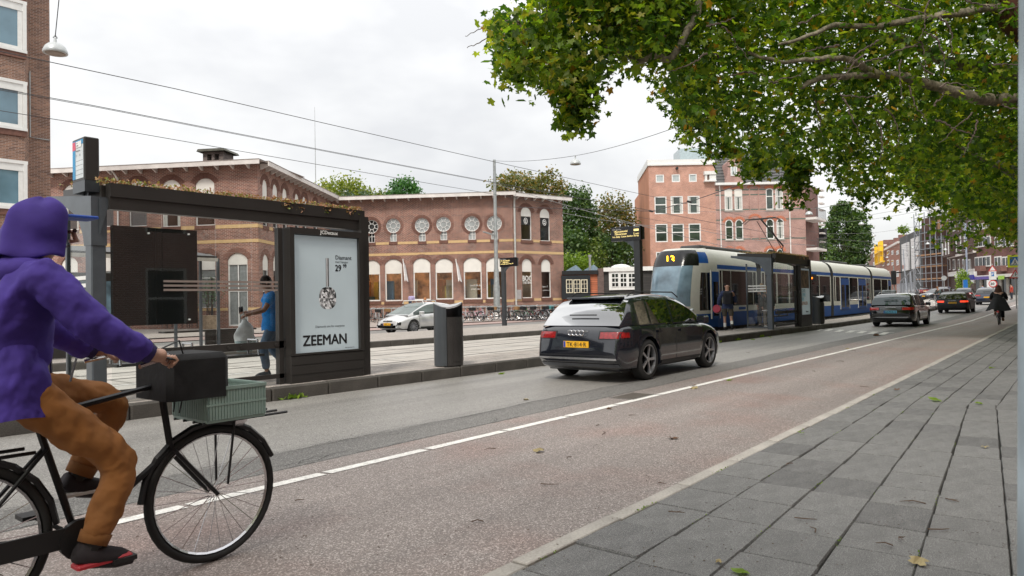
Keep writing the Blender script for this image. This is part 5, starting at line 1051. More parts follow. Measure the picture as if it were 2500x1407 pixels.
def car(sty, pm, loc, rz, label, cat='car', plate='XS·482·K', pl=YPL, rim=RIMM, group=None, lod=0, name='parked_car', glassm=None, fl=True, rails=False, spokes=10, redm=None):
    p = STY[sty]; L_, W_, xw = p['L'], p['W'], (p['L'] - p['fo'] - p['wb'], p['L'] - p['fo']); R = p['R']; hw0 = W_ / 2
    root = thing(name, loc, rz, label, cat, group)
    deck, belt, green = interp(p['deck']), interp(p['belt']), interp(p['green'])
    def hw(x): a = min(1, max(0, x) / .55); c = min(1, max(0, (L_ - x)) / .8); return hw0 * (1 - .13 * (1 - a) ** 2.2) * (1 - .2 * (1 - c) ** 2.2)
    n = 46 if lod else 92; X = [L_ * (.5 - .5 * cos(pi * i / n)) * .15 + L_ * i / n * .85 for i in range(n + 1)]
    arch_ = lambda x: max([sqrt(max(0, (R + .055) ** 2 - (x - c) ** 2)) + R * .98 if abs(x - c) < R + .055 else 0 for c in xw])
    def ring(x):
        e0 = 1 - min(1, x / .25); e1 = 1 - min(1, (L_ - x) / .3); zb = .2 + .16 * max(e0, e1) ** 1.5; h = hw(x); bl = belt(x); dk = deck(x); bl = min(bl, dk - .01); a = arch_(x); zmid = min(.62, bl - .12)
        P_ = [(0, zb), (h * .78, zb), (h * .965, zb + .05), (h * 1.0, .42), (h * .995, zmid), (h * .985, bl - .085), (h * .925, bl - .02), (h * .62, (bl + dk) / 2 + .012), (0, dk + .012)]
        return [(y, max(z, min(a, .8)) if 1 <= k <= 4 else z) for k, (y, z) in enumerate(P_)]
    b = MB(); nr = 9
    for x in X:
        r = ring(x); b.v += [(x - L_ / 2, -y, z) for y, z in r] + [(x - L_ / 2, y, z) for y, z in r]
    for i in range(len(X) - 1):
        for k in range(nr - 1):
            q = i * 2 * nr + k; b.f.append((q, q + 1, q + 2 * nr + 1, q + 2 * nr)); b.m.append(0); q += nr; b.f.append((q + 2 * nr, q + 2 * nr + 1, q + 1, q)); b.m.append(0)
    for i in (0, len(X) - 1):
        q = i * 2 * nr; f = tuple(range(q, q + nr)) + tuple(reversed(range(q + nr, q + 2 * nr))); b.f.append(f); b.m.append(0)
    xg = [g[0] for g in p['green']]; g0, g1 = xg[0], xg[-1]; m = 20 if lod else 44; XG = [g0 + (g1 - g0) * i / m for i in range(m + 1)]; zmax = p['H']
    yr = hw0 * .70
    def gring(x):
        zr = max(green(x), deck(x) + .01); yb = hw(x) * .925; bl = min(belt(x), deck(x)) - .012; f = min(1, max(0, (zr - bl) / (zmax - bl))); y2 = yb + (yr - yb) * f; return [(yb, bl), (yb + (yr + .075 - yb) * f, bl + (zr - bl) * .80), (y2, bl + (zr - bl) * .93), (y2 * .72, zr - .012 * f), (0, zr)]
    cab, gl = MB(), {}
    bvh_v, bvh_f = list(b.v), list(b.f)
    for i in range(m):
        xa, xb_ = XG[i], XG[i + 1]; ra, rb = gring(xa), gring(xb_); xm = (xa + xb_) / 2
        for k in range(4):
            for sg in (1, -1):
                P_ = [(xa - L_ / 2, sg * ra[k][0], ra[k][1]), (xa - L_ / 2, sg * ra[k + 1][0], ra[k + 1][1]), (xb_ - L_ / 2, sg * rb[k + 1][0], rb[k + 1][1]), (xb_ - L_ / 2, sg * rb[k][0], rb[k][1])]
                F_ = [(0, 1, 2, 3)] if sg < 0 else [(3, 2, 1, 0)]
                tgt = cab
                if k == 0:
                    for w_i, (wa, wb_) in enumerate(p['win']):
                        if wa < xm < wb_ and (rb[1][1] - rb[0][1]) > .05: tgt = gl.setdefault(('side_window', w_i, sg), MB())
                if k >= 2 and xm > p['ws'] and xm < g1 - .05: tgt = gl.setdefault(('windscreen', 0, 0), MB())
                if k >= 2 and xm < p['rs'] and xm > g0 + .02: tgt = gl.setdefault(('rear_window', 0, 0), MB())
                tgt.add(P_, F_); o_ = len(bvh_v); bvh_v += P_; bvh_f += [tuple(o_ + j for j in f) for f in F_]
    body = b.obj('body', pm, root, smooth='auto'); cab.obj('cabin', pm, root, smooth='auto')
    for (nm, _, _), g in gl.items(): g.obj(nm, glassm or CARGL, root, smooth=True)
    MB().box(-L_ / 2 + .25, L_ / 2 - .3, -hw0 * .8, hw0 * .8, .19, .5).obj('underbody', BLACK, root)
    bvh = BVHTree.FromPolygons([Vector(v) for v in bvh_v], bvh_f)
    def decal(nm, m_, side, a0, a1, z0, z1, off=.006, nx=8, nz=4, par=None, shear=0., th=0.):
        # side: 'r' rear, 'f' front, +1/-1 flank; patch hugging the shell
        g = MB(); grid = {}
        for i in range(nx + 1):
            for j in range(nz + 1):
                a = a0 + (a1 - a0) * i / nx; z = z0 + (z1 - z0) * j / nz + shear * (i / nx)
                if side == 'r': o, d = Vector((-L_, a, z)), Vector((1, 0, 0))
                elif side == 'f': o, d = Vector((L_, a, z)), Vector((-1, 0, 0))
                else: o, d = Vector((a, side * 3, z)), Vector((0, -side, 0))
                h_ = bvh.ray_cast(o, d)
                if h_[0] is not None: grid[i, j] = tuple(h_[0] - d * off); 
        ids = {k: len(g.v) + n_ for n_, k in enumerate(grid)}; g.v = list(grid.values())
        for i in range(nx):
            for j in range(nz):
                q = [(i, j), (i + 1, j), (i + 1, j + 1), (i, j + 1)]
                if all(k in ids for k in q): g.f.append(tuple(ids[k] for k in q)); g.m.append(0)
        if g.f: return g.obj(nm, m_, par or root, smooth=True)
    bz = min(belt(.05), .95)
    for sg in (1, -1):
        decal('tail_light', redm or REDL, 'r', sg * hw0 * .5, sg * hw0 * .93, bz - .18, bz - .07, .01)
        decal('lamp_surround', BLACK, 'r', sg * hw0 * .47, sg * hw0 * .95, bz - .195, bz - .055, .005); decal('tail_light', redm or REDL, sg, .02 - L_ / 2, .30 - L_ / 2, bz - .17, bz - .08, .008, 6, 2)
        if fl: decal('headlight', HEADL, 'f', sg * hw0 * .45, sg * hw0 * .86, .60, .74, .008, shear=.06)
        for xw_ in xw: wheel(root, xw_ - L_ / 2, sg * (hw0 - .125), R, sg, rim, spokes=spokes)
        if not lod:
            for xd in [w_[1] + .03 for w_ in p['win'][1:]] + [p['win'][1][0] - .02]:
                decal('door_gap', BLACK, sg, xd - L_ / 2, xd - L_ / 2 + .012, .32, belt(xd) - .03, .002, 1, 8)
            for w_ in p['win'][1:3]: decal('door_handle', pm if sg else pm, sg, w_[0] + .12 - L_ / 2, w_[0] + .32 - L_ / 2, belt(w_[0]) - .16, belt(w_[0]) - .12, .03, 3, 1)
            decal('sill_trim', BLACK, sg, xw[0] + R + .1 - L_ / 2, xw[1] - R - .1 - L_ / 2, .25, .31, .012, 12, 1)
            decal('window_trim', BLACK if sty != 'hatch' else CHROME, sg, p['win'][0][0] - L_ / 2, p['win'][-1][1] - L_ / 2, belt(1.5) - .02, belt(1.5) + .0, .012, 16, 1)
        MB().bbox(-.1, .1, -.1, .1, -.075, .075, .03).obj('mirror', pm, root, loc=(p['win'][-1][1] - L_ / 2 - .05 - (.35 if len(p['win']) > 3 else 0), sg * (hw0 + .06), belt(3) + .06))
        if rails: MB().tube([(.75 - L_ / 2, sg * yr * .93, zmax - .05), (.95 - L_ / 2, sg * yr * .93, zmax + .03), (2.5 - L_ / 2, sg * yr * .93, zmax + .02), (2.75 - L_ / 2, sg * yr * .93, zmax - .08)], .012, 6).obj('roof_rail', CHROME if rails == 2 else BLACK, root)
    decal('boot_gap', BLACK, 'r', -hw0 * .85, hw0 * .85, .47, .482, .003, 10, 1)
    decal('bumper_trim', BLACK, 'r', -hw0 * .9, hw0 * .9, .33, .43, .008, 10, 1)
    decal('grille', GRILL, 'f', -hw0 * .5, hw0 * .5, .36, .50, .008); decal('upper_grille', GRILL, 'f', -hw0 * .36, hw0 * .36, .58, .64, .008)
    for sd_, off in (('r', 1), ('f', -1)):
        z = (.66 if sty not in ('hatch',) else .68) if sd_ == 'r' else .47
        h_ = bvh.ray_cast(Vector((-L_ * off, 0, z)), Vector((off, 0, 0)))[0]
        if h_ is None: continue
        pp = MB().box(-.012, .0, -.26, .26, -.055, .055).obj('number_plate', pl, root, loc=(h_.x - .012 * off, 0, z)); pp.rotation_euler = (0, 0, 0 if off > 0 else pi)
        MB().box(-.0135, -.0125, .215, .255, -.05, .05).obj('plate_band', mat('eu_blue', (.02, .06, .4), .4), pp)
        if not lod: txt(plate, .105, BLACK, pp, (-.0135, .19, -.037), rot=(pi / 2, 0, -pi / 2), ext=.0005, bold=.001)
    h_ = bvh.ray_cast(Vector((-L_, 0, bz - .06)), Vector((1, 0, 0)))[0]
    if h_ is not None and not lod: MB().box(-.01, .0, -.22, .22, -.012, .012).obj('badge', CHROME, root, loc=(h_.x - .002, 0, bz - .06))
    MB().box(0, .02, -.28, .28, 0, .02).obj('wiper', BLACK, root, loc=(g0 + .1 - L_ / 2, 0, max(green(g0 + .12), .9) + .05))
    return root, decal, p
def cpos(u, D): q = dep(u, 720, D); return float(q[0]), float(q[1])
# black compact SUV passing the stop
c1, dc, p_ = car('suv', paint('black_car_paint', (.008, .010, .016)), (12.5, 6.9, 0), 0, 'glossy black compact SUV driving past the bus shelter, number plate on the tailgate', 'car', plate='TK·814·R', rim=RIMM, name='moving_car', rails=1, spokes=5, glassm=fixglass('suv_glass', (.01, .012, .014), .42, .02), redm=mat('red_lamp_cluster', (.25, .008, .008), .12, coat=1, var=.5, scale=18))
MB().bbox(-1.66, -1.46, -.56, .56, 1.44, 1.475, .012).obj('roof_spoiler', paint('black_car_paint', (0, 0, 0)), c1)
for z0, z1, m in ((.40, .435, CHROME), (.27, .33, mat('grey_diffuser', (.12, .13, .15), .3, .5))): dc('rear_trim', m, 'r', -.8, .8, z0, z1, .014, 12, 1)
b = MB()
for k in range(4): b.tube([(-2.205, -.12 + k * .08 + .045 * cos(a * pi / 6), .86 + .045 * sin(a * pi / 6)) for a in range(13)], .006, 4)
b.obj('emblem', CHROME, c1)
MB().ball((.28, -.55, 1.18), (.05, .02, .05), 8).obj('window_sticker', mat('orange_sticker', (.7, .2, .05), .5), c1)
# taxi estate
c2, dc, p_ = car('estate', paint('taxi_black_paint', (.006, .007, .01)), (36.9, 6.62, 0), 0, 'black estate taxi with blue number plate and roof sign, behind the black SUV', 'car', plate='87·PXK·3', pl=BPL, name='taxi', rails=2, glassm=fixglass('taxi_glass', (.012, .04, .045), .15, .03))
ts = MB().bbox(-.1, .1, -.28, .28, 0, .13, .03).obj('taxi_sign', mat('taxi_sign_grey', (.5, .53, .55), .4), c2, loc=(-.9, .3, 1.5)); txt('TAXI', .12, BLACK, ts, (-.102, .18, .03), rot=(pi / 2, 0, -pi / 2))
dc('bumper_chrome', CHROME, 'r', -.82, .82, .42, .44, .012, 12, 1)
car('hatch', paint('navy_black_paint', (.008, .012, .024)), (56.4, 6.75, gh(56)), 0, 'dark blue hatchback with two lit tail lights and orange plate ahead of the taxi', 'car', plate='RV·291·H', name='moving_car', redm=mat('bright_tail_light', (.6, .02, .01), .2, emit=(1, .06, .02), es=.9))
# parked silver liftback across the tracks
c3, dc, p_ = car('liftback', paint('silver_car_paint', (.62, .62, .62), .35, .28), (24.2, 25.25, .02), pi, 'silver hybrid liftback with roof bars parked behind the bin, facing left', 'car', plate='9·XKL·34', glassm=mat('silver_car_glass', (.10, .13, .12), .05, spec=.9, var=.4, scale=1.5), spokes=11)
for x in (-.1, .75): MB().tube([(x - .2, -.72, 1.40), (x - .2, -.66, 1.55), (x - .2, .66, 1.55), (x - .2, .72, 1.40)], .022, 6).obj('roof_bar', STEEL if x < 0 else WHITE, c3)
for sg in (1, -1): dc('fog_light', HEADL, 'f', sg * .62, sg * .72, .3, .38, .012); dc('bumper_vent', BLACK, 'f', sg * .66, sg * .78, .42, .56, .008)
MB().tube([(2.245, .075 * cos(a * pi / 6), .66 + .055 * sin(a * pi / 6)) for a in range(13)], .009, 4).obj('emblem', CHROME, c3)
car('hatch', paint('white_car_paint', (.7, .71, .72), 0, .3), (float(ty(1400, 760, 25.2)[0]) + .6, 25.2, .02), pi, 'white hatchback facing left, mostly hidden behind the black SUV', 'car', plate='KB·603·X', glassm=MATS['silver_car_glass'])
q = cpos(1530, 50); car('estate', paint('pale_silver_paint', (.55, .56, .57), .3, .3), (q[0], q[1], .02), pi, 'pale silver car parked before the grey shed, only its roof showing', 'car', lod=1, plate='HN·118·P')
CB = paint('dark_blue_paint', (.012, .02, .045))
for sty, pm_, u, D, rz, lab in (('suv', CB, 2415, 64, 0, 'dark blue SUV with orange plate directly ahead of the blue hatchback'),
                          ('saloon', paint('white_far_paint', (.7, .7, .7)), 2222, 148, .25, 'small white car, leftmost of the distant cars by the site fence'),
                          ('saloon', paint('dark_red_paint', (.20, .012, .015)), 2256, 140, .2, 'dark red saloon among the distant cars at the bend'),
                          ('hatch', paint('charcoal_paint', (.02, .022, .026)), 2288, 90, pi - .6, 'charcoal hatchback turning near the distant cyclist'),
                          ('suv', paint('grey_van_paint', (.28, .3, .33), .3), 2308, 112, -.1, 'grey high-roofed pickup behind the charcoal hatchback'),
                          ('hatch', paint('black_far_paint', (.01, .01, .012)), 2358, 86, 0, 'black hatchback between the blue hatchback and the ornate house'),
                          ('hatch', paint('silver_far_paint', (.6, .6, .6), .3), 2520, 66, pi, 'pale car cut off by the right edge beyond the sign post')):
    q = cpos(u, D); car(sty, pm_, (q[0], q[1], gh(q[0])), rz, lab, 'car', lod=1, name='moving_car')
# ---------------------------------------------------------------- tram
T0, TT = 25.35, 11.12
fT = Fac((T0, TT), (T0 + 33, TT), 0)
tram = thing('tram', (T0, TT, 0), 0, 'blue and cream articulated tram on line 13 waiting at the platform', 'tram')
CRE = mat('tram_cream', (.66, .66, .61), .5, var=.04, spec=.25); BLU = mat('tram_blue', (.008, .085, .34), .45, var=.06, spec=.25); TGL = fixglass('tram_window', (.012, .013, .014), .16); BEL = mat('bellows_rubber', (.03, .03, .03), .7)
TW = 2.4; zA = .28; zW0, zW1 = 1.12, 2.42; XE = fT.px(2176, 700)[0]
gaps = [fT.px(u, 690)[0] for u in (1853, 1968, 2031, 2128)]
Z = [.28, .86, 1.1, 2.5, 2.56, 2.72, 2.78, 2.95, 3.12, 3.26, 3.36, 3.4]; Y = [.02, .0, .0, .0, .0, .0, .01, .05, .13, .26, .45, .8]
segs = list(zip([1.2] + [g + .28 for g in gaps], [g - .28 for g in gaps] + [XE]))
holes = []
def trect(u0, u1, v0, v1): q = fT.rect(u0, u1, v0, v1); return q
wins = [(1764, 1784, 648, 740), (1785.5, 1838, 649, 745), (1868, 1895, 660, 742), (1898, 1925, 662, 742), (1928, 1955, 662, 741), (1975, 2000, 665, 737), (2001, 2028, 666, 736), (2040.5, 2050.5, 669, 735), (2074, 2094, 671, 734), (2114.5, 2122, 673, 732), (2133, 2151, 675, 732), (2152, 2167, 676, 731)]
doors = [(1737, 1755, 645, 771), (2052, 2073, 669, 754), (2095, 2114, 672, 750), (2168, 2175, 677, 748)]
for x0, x1 in segs:
    b = MB()
    for i in range(len(Z) - 1):
        m = [1, 0, 2, 0, 1, 0, 0, 0, 0, 0, 0][i]
        for side in (0, 1):
            y0, y1 = (Y[i], Y[i + 1]) if not side else (TW - Y[i], TW - Y[i + 1])
            if m == 2: y0, y1 = (y0 + .012, y1 + .012) if not side else (y0 - .012, y1 - .012)
            q = [(x0, y0, Z[i]), (x1, y0, Z[i]), (x1, y1, Z[i + 1]), (x0, y1, Z[i + 1])]; b.add(q, [(0, 1, 2, 3) if not side else (3, 2, 1, 0)], m)
    b.add([(x0, .8, 3.4), (x1, .8, 3.4), (x1, TW - .8, 3.4), (x0, TW - .8, 3.4)], [(0, 1, 2, 3)], 0)
    for x in (x0, x1): b.add([(x, y, z) for y, z in zip(Y, Z)] + [(x, TW - y, z) for y, z in reversed(list(zip(Y, Z)))], [tuple(range(2 * len(Z)))], 3)
    mod = b.obj('car_section', [CRE, BLU, TGL, BEL], tram, smooth='auto')
    MB().box(x0, x0 + .09, -.012, .0, .9, 2.5).box(x1 - .09, x1, -.012, .0, .9, 2.5).obj('end_frame', CRE, mod)
for g in gaps:
    b = MB()
    for k in range(6): x = g - .25 + k * .1; d_ = .09 if k % 2 else .04; b.add([(x, y + d_, z) for y, z in zip(Y, Z)] + [(x, TW - y - d_, z - (0 if y < .5 else d_)) for y, z in reversed(list(zip(Y, Z)))], [tuple(range(2 * len(Z)))])
    n_ = 2 * len(Z)
    for k in range(5):
        for j in range(n_): b.f.append((k * n_ + j, k * n_ + (j + 1) % n_, (k + 1) * n_ + (j + 1) % n_, (k + 1) * n_ + j)); b.m.append(0)
    b.obj('bellows', BEL, tram)
for w_ in wins:
    q = trect(*w_); b = MB(); b.box(q[0], q[1], -.001, .011, zW0 - .02, 2.44); ww = b.obj('window', TGL, tram)
    MB().box(q[0] - .05, q[0], -.006, .02, 1.1, 2.5).box(q[1], q[1] + .05, -.006, .02, 1.1, 2.5).obj('frame', CRE, ww)
for i, d_ in enumerate(doors):
    q = trect(*d_); b = MB(); b.box(q[0], q[1], -.015, .01, .62, 2.44); dd = b.obj('door', BLU, tram); nl = 1 if i in (0, 3) else 2; w_ = (q[1] - q[0]) / nl
    for k in range(nl): MB().box(q[0] + k * w_ + .16, q[0] + (k + 1) * w_ - .1, -.02, -.0155, .72, 2.05).obj('pane', TGL, dd)
    MB().box(q[0] - .06, q[0], -.02, .02, .62, 2.5).box(q[1], q[1] + .06, -.02, .02, .62, 2.5).obj('frame', CRE, dd)
zst = MB()   # seats and passengers inside are hidden; luggage stickers and lettering outside
q = trect(1797, 1812, 752, 760); MB().box(q[0] + .3, q[1] + .4, -.004, -.001, .92, 1.03).obj('logo', BLU, tram)
q = trect(1976, 1992, 672, 681); sg_ = MB().box(q[0] - .05, q[1] + .1, -.006, -.002, q[2] - .1, q[3] + .05).obj('side_display', BLACK, tram); txt('7 Slotermeer', .17, mat('orange_led', (1, .2, .02), .5, emit=(1, .16, .01), es=3), sg_, (q[0], -.008, q[2]), sx_=.6, bold=.006)
# nose
ncol = 18; b = MB(); zz = [.3, .45, .6, .75, .82, .95, 1.12, 1.3, 1.5, 1.7, 1.9, 2.05, 2.2, 2.4, 2.6, 2.66, 2.76, 2.9, 3.0, 3.12, 3.2, 3.28, 3.36]
nx = interp([(.3, -.70), (.7, -.92), (1.26, -.92), (2.05, -.75), (2.6, -.55), (3.0, -.35), (3.25, -.2), (3.4, .05)])
def noseP(z, a):
    inset = interp(list(zip(Z, Y)))(z); w_ = TW - 2 * inset; c = abs(2 * a - 1); return (nx(z) + (1.2 - nx(z)) * (.82 * c ** 4 + .18 * max(0, (c - .86) / .14)), inset + w_ * a, z)
cols_ = [0, .02, .04, .06, .08, .10, .125, .15] + [.15 + .74 * i / 20 for i in range(1, 21)] + [.92, .945, .965, .985, 1]
for z in zz: b.v += [noseP(z, a) for a in cols_]
nc_ = len(cols_)
parts_ = {'nose': MB(), 'windscreen': MB(), 'destination_box': MB(), 'blue_skirt': MB(), 'cab_window': MB(), 'top': MB()}
for i in range(len(zz) - 1):
    for k in range(nc_ - 1):
        zc = (zz[i] + zz[i + 1]) / 2; ac = (cols_[k] + cols_[k + 1]) / 2; P_ = [b.v[i * nc_ + k], b.v[(i + 1) * nc_ + k], b.v[(i + 1) * nc_ + k + 1], b.v[i * nc_ + k + 1]]
        t_ = 'nose'
        if .15 < ac < .89 and 1.12 < zc < 2.64: t_ = 'windscreen'
        elif (.012 < ac < .075 or ac > .925) and 1.0 < zc < 2.42: t_ = 'cab_window'
        elif .04 < ac < .10 and 2.72 < zc < 3.2: t_ = 'blue_skirt'
        elif .10 < ac < .92 and 2.64 < zc < 3.28: t_ = 'destination_box'
        elif zc < .8: t_ = 'blue_skirt'
        parts_[t_].add(P_, [(3, 2, 1, 0)])
b.T = None
WSG = mat('tram_windscreen', (.19, .28, .35), .10, spec=.9, var=.45, scale=1.6)  # light blue base colour stands in for the sky's reflection
for nm, m in (('nose', CRE), ('windscreen', WSG), ('destination_box', mat('destination_black', (.01, .01, .012), .15)), ('blue_skirt', BLU), ('cab_window', TGL)): parts_[nm].obj(nm, m, tram, smooth=True)
t_ = [noseP(3.36, a) for a in cols_]; MB().poly(t_ + [(1.2, TW - .45, 3.4), (1.2, .45, 3.4)]).obj('nose_top', CRE, tram)
led = mat('amber_led', (1, .45, .02), .5, emit=(1, .42, .01), es=4.5); pz = noseP(2.96, .5)
txt('13', .42, led, tram, (pz[0] - .05, 1.2 + .20, 2.78), rot=(pi / 2, 0, -pi / 2), bold=.005, sx_=1.)
for y in (.35, 2.05): MB().ball((noseP(.95, y / TW)[0] - .0, y, .98), (.06, .12, .07), 10).obj('headlight', HEADL, tram, smooth=True)
MB().tube([(noseP(1.3, .12)[0] - .02, .55, 1.2), (noseP(2.2, .3)[0] - .03, 1.1, 2.1)], .012, 5).obj('wiper', BLACK, tram)
b = MB()
for x0, x1 in ((1.4, 7), (9, 14), (20, 24), (28, 32)): b.bbox(x0, x1, .75, TW - .75, 3.41, 3.56, .05)
b.obj('roof_equipment', mat('roof_box_dark', (.05, .05, .05), .6), tram)
xp, _ = fT.px(1925, 640); pg = MB()   # pantograph
pg.tube([(xp + 2.6, 1.2, 3.55), (xp + 3.0, 1.2, 4.1), (xp - .2, 1.2, 5.25)], .04, 6); pg.tube([(xp + 2.6, 1.0, 3.6), (xp - .1, .95, 5.2)], .018, 5); pg.tube([(xp + 2.6, 1.4, 3.6), (xp - .1, 1.45, 5.2)], .018, 5)
for dx in (-.25, .1): pg.tube([(xp + dx, .25, 5.1), (xp + dx, .5, 5.3), (xp + dx, 1.9, 5.3), (xp + dx, 2.15, 5.1)], .02, 6)
pg.box(xp + 2.2, xp + 3.4, .7, 1.7, 3.5, 3.62); pg.tube([(xp + 2.5, 1.2, 3.6), (xp + 1.1, 1.2, 3.75)], .09, 6); pg.obj('pantograph', BEL, tram)
for x in (2.6, 4.3, 9.6, 15.8, 17.4, 22, 28.2, 30): MB().lathe([(.31, -.07), (.31, .07)], 16, (x, .35, .3), 1).obj('wheel', BLACK, tram)
MB().box(.8, XE, .25, TW - .25, .16, .4).obj('underframe', BLACK, tram)
# ---------------------------------------------------------------- bicycles
def torus(b, c, R, r, n=22, k=5, m=0, ax=1):
    vs, fs = [], []
    for i in range(n):
        a = 2 * pi * i / n
        for j in range(k): q = 2 * pi * j / k; rr = R + r * cos(q); vs.append((c[0] + rr * cos(a), c[1] + r * sin(q), c[2] + rr * sin(a)))
    for i in range(n):
        for j in range(k): fs.append((i * k + j, i * k + (j + 1) % k, ((i + 1) % n) * k + (j + 1) % k, ((i + 1) % n) * k + j))
    b.add(vs, fs, m)
def bicycle(loc, rz, label, fm, group=None, tyre=RUBBER, lod=1, basket=None, name='bicycle', lean=0., tm=None, scale=1.):
    r = thing(name, loc, rz, label, 'bicycle', group); r.rotation_euler = (lean, 0, rz); r.scale = (scale,) * 3
    ns = 8 if lod else 26
    for x in (-.55, .55):
        b = MB(); torus(b, (0, 0, 0), .335, .021, 20 if lod else 40, 5); w_ = b.obj('wheel', tyre, r, smooth=True, loc=(x, 0, .355)); b = MB()
        for i in range(ns): a = 2 * pi * i / ns; b.tube([(.02 * cos(a + .5), .02 * (-1) ** i, .02 * sin(a + .5)), (.32 * cos(a), 0, .32 * sin(a))], .0022 if not lod else .004, 3, caps=False)
        torus(b, (0, 0, 0), .31, .009, 20 if lod else 40, 4); b.obj('spokes', CHROME, w_)
        b = MB(); A = [pi * .02 + i * pi * .96 / 10 for i in range(11)]; b.tube([(x + .37 * cos(a), 0, .355 + .37 * sin(a)) for a in (A if x < 0 else A[1:])], .016, 5); b.obj('mudguard', fm, r)
    b = MB(); bb, st, hd, ht = (-.1, 0, .3), (-.26, 0, .86), (.33, 0, .62), (.28, 0, .95)
    for p, q, w_ in ((bb, st, .016), (bb, hd, .017), (st, ht, .014) if fm.name.startswith('black') else (bb, ht, .015), (hd, ht, .018), ((-.55, .05, .355), (bb[0], .03, bb[2]), .01), ((-.55, -.05, .355), (bb[0], -.03, bb[2]), .01), ((-.55, .05, .355), (-.22, .02, .72), .009), ((-.55, -.05, .355), (-.22, -.02, .72), .009), ((.55, .05, .355), (hd[0], .04, hd[2]), .011), ((.55, -.05, .355), (hd[0], -.04, hd[2]), .011)): b.tube([p, q], w_, 6)
    b.tube([(-.28, .07, .72), (-.75, .07, .72)], .008, 4); b.tube([(-.28, -.07, .72), (-.75, -.07, .72)], .008, 4); b.tube([(-.55, .07, .36), (-.7, .07, .72)], .007, 4); b.tube([(-.55, -.07, .36), (-.7, -.07, .72)], .007, 4)
    b.obj('frame', fm, r)
    b = MB(); b.tube([ht, (.26, 0, 1.06), (.27, .1, 1.1), (.2, .27, 1.1), (.05, .31, 1.07)], .011, 6); b.tube([(.26, 0, 1.06), (.27, -.1, 1.1), (.2, -.27, 1.1), (.05, -.31, 1.07)], .011, 6); b.obj('handlebar', CHROME, r)
    MB().ball((-.29, 0, .93), (.13, .08, .035), 8).obj('saddle', BLACK, r, smooth=True); MB().tube([(-.26, 0, .85), (-.28, 0, .92)], .012, 5).obj('seat_post', CHROME, r)
    b = MB(); b.lathe([(.09, -.015), (.09, .015)], 14, (-.1, -.05, .3), 1); b.box(-.55, -.1, -.062, -.05, .275, .365); b.tube([(-.1, -.1, .3), (.03, -.1, .2)], .01, 4); b.box(-.02, .08, -.2, -.1, .19, .21); b.tube([(-.1, .1, .3), (-.23, .1, .4)], .01, 4); b.box(-.28, -.18, .1, .2, .39, .41); b.obj('crank', BLACK, r)
    if basket: MB().bbox(.38, .72, -.2, .2, .78, 1.02, .02).obj('basket', basket, r)
    if not lod: MB().box(-.9, -.87, -.04, .04, .55, .63).obj('rear_light', REDL, r)
    return r
fcols = [('black_bike_frame', (.012, .012, .014)), ('silver_bike_frame', (.45, .46, .48)), ('pink_bike_frame', (.6, .25, .35)), ('teal_bike_frame', (.10, .35, .36)), ('green_bike_frame', (.05, .4, .15)), ('black_bike_frame2', (.02, .02, .025)), ('blue_bike_frame', (.08, .14, .3)), ('red_bike_frame', (.3, .04, .04))]
fmats = [mat(n, c, .35, .2) for n, c in fcols]; WT = mat('whitewall_tyre', (.5, .5, .48), .6)
protos = [bicycle((0, 0, 0), 0, 'x', fm, 'bicycles parked in front of the brick building', WT if k in (2, 4) else RUBBER, 1, [None, BLACK, None, MATS['teal_bike_frame'], None, mat('brown_basket', (.25, .14, .06), .8), None, None][k]) for k, fm in enumerate(fmats)]
spots = [(905, 54), (918, 52), (936, 55), (958, 56), (975, 55), (1142, 50.5), (1150, 52.2), (1162, 50.6), (1173, 52), (1184, 50.8), (1190, 53), (1222, 53), (1236, 52), (1247, 51), (1262, 50.8), (1268, 52.6), (1276, 51.2), (1286, 50.6), (1292, 52.4), (1300, 51), (1308, 50.4), (1316, 52.2), (1322, 50.8), (1330, 52.4), (1338, 51.2), (1346, 52.6), (1354, 51.6), (1362, 52.6)]
words = ['black', 'silver', 'pink', 'teal', 'green', 'dark black', 'blue', 'red']
where = ['just right of the ad panel', 'beside the ad panel, in front', 'left of the parked silver car', 'above the bonnet of the silver car', 'behind the windscreen of the silver car', 'just right of the litter bin', 'second right of the litter bin', 'third right of the litter bin', 'in the cluster right of the bin', 'at the end of the cluster right of the bin', 'behind the cluster right of the bin', 'leaning just right of the tall lamp pole', 'between lamp pole and display post', 'against the small display post', 'just right of the small display post', 'behind the first bike right of the display', 'third right of the display post', 'below the notice box', 'under the left BOOK window', 'under the middle of the end wing', 'in the densest bunch under the end wing', 'deep in the bunch under the end wing', 'under the last tall window', 'behind the bunch at the last window', 'near the bonnet of the white car', 'behind the white car bonnet', 'partly hidden by the white car', 'last of the row before the black house']
for i, (u, D) in enumerate(spots):
    k = [0, 1, 5, 0, 6, 1, 2, 0, 2, 1, 5, 0, 0, 5, 1, 0, 4, 1, 0, 7, 0, 5, 1, 3, 0, 6, 5, 0][i]; p0 = protos[k]; q = dep(u, 770, D)
    rz = pi / 2 - .628 + random.choice([0, pi]) * 0 + random.uniform(-.35, .35) + (1.2 if i in (10, 15, 20, 24) else .45) - pi
    c = dup(p0, None, (float(q[0]), float(q[1]), .06), rz, '%s bicycle parked %s' % (words[k], where[i])); c.rotation_euler = (random.uniform(-.1, .1), 0, rz)
for p0 in protos:
    def kill(o):
        for ch in list(o.children): kill(ch)
        bpy.data.objects.remove(o)
    kill(p0)
rk = thing('bicycle_rack', tuple(float(x) for x in (*dep(1190, 770, 54)[:2], .1)), 0, 'low grey steel rail rack behind the parked bicycles under the cafe windows', 'rack')
rk.rotation_euler = (0, 0, fA.rz); b = MB(); b.box(-10, 9, -.03, .03, .95, 1.05); b.box(-10, 9, -.03, .03, .2, .26); b.obj('rail', STEEL, rk); m_ = MB().box(-.03, .03, -.02, .02, 0, .95).obj('bar', STEEL, rk)
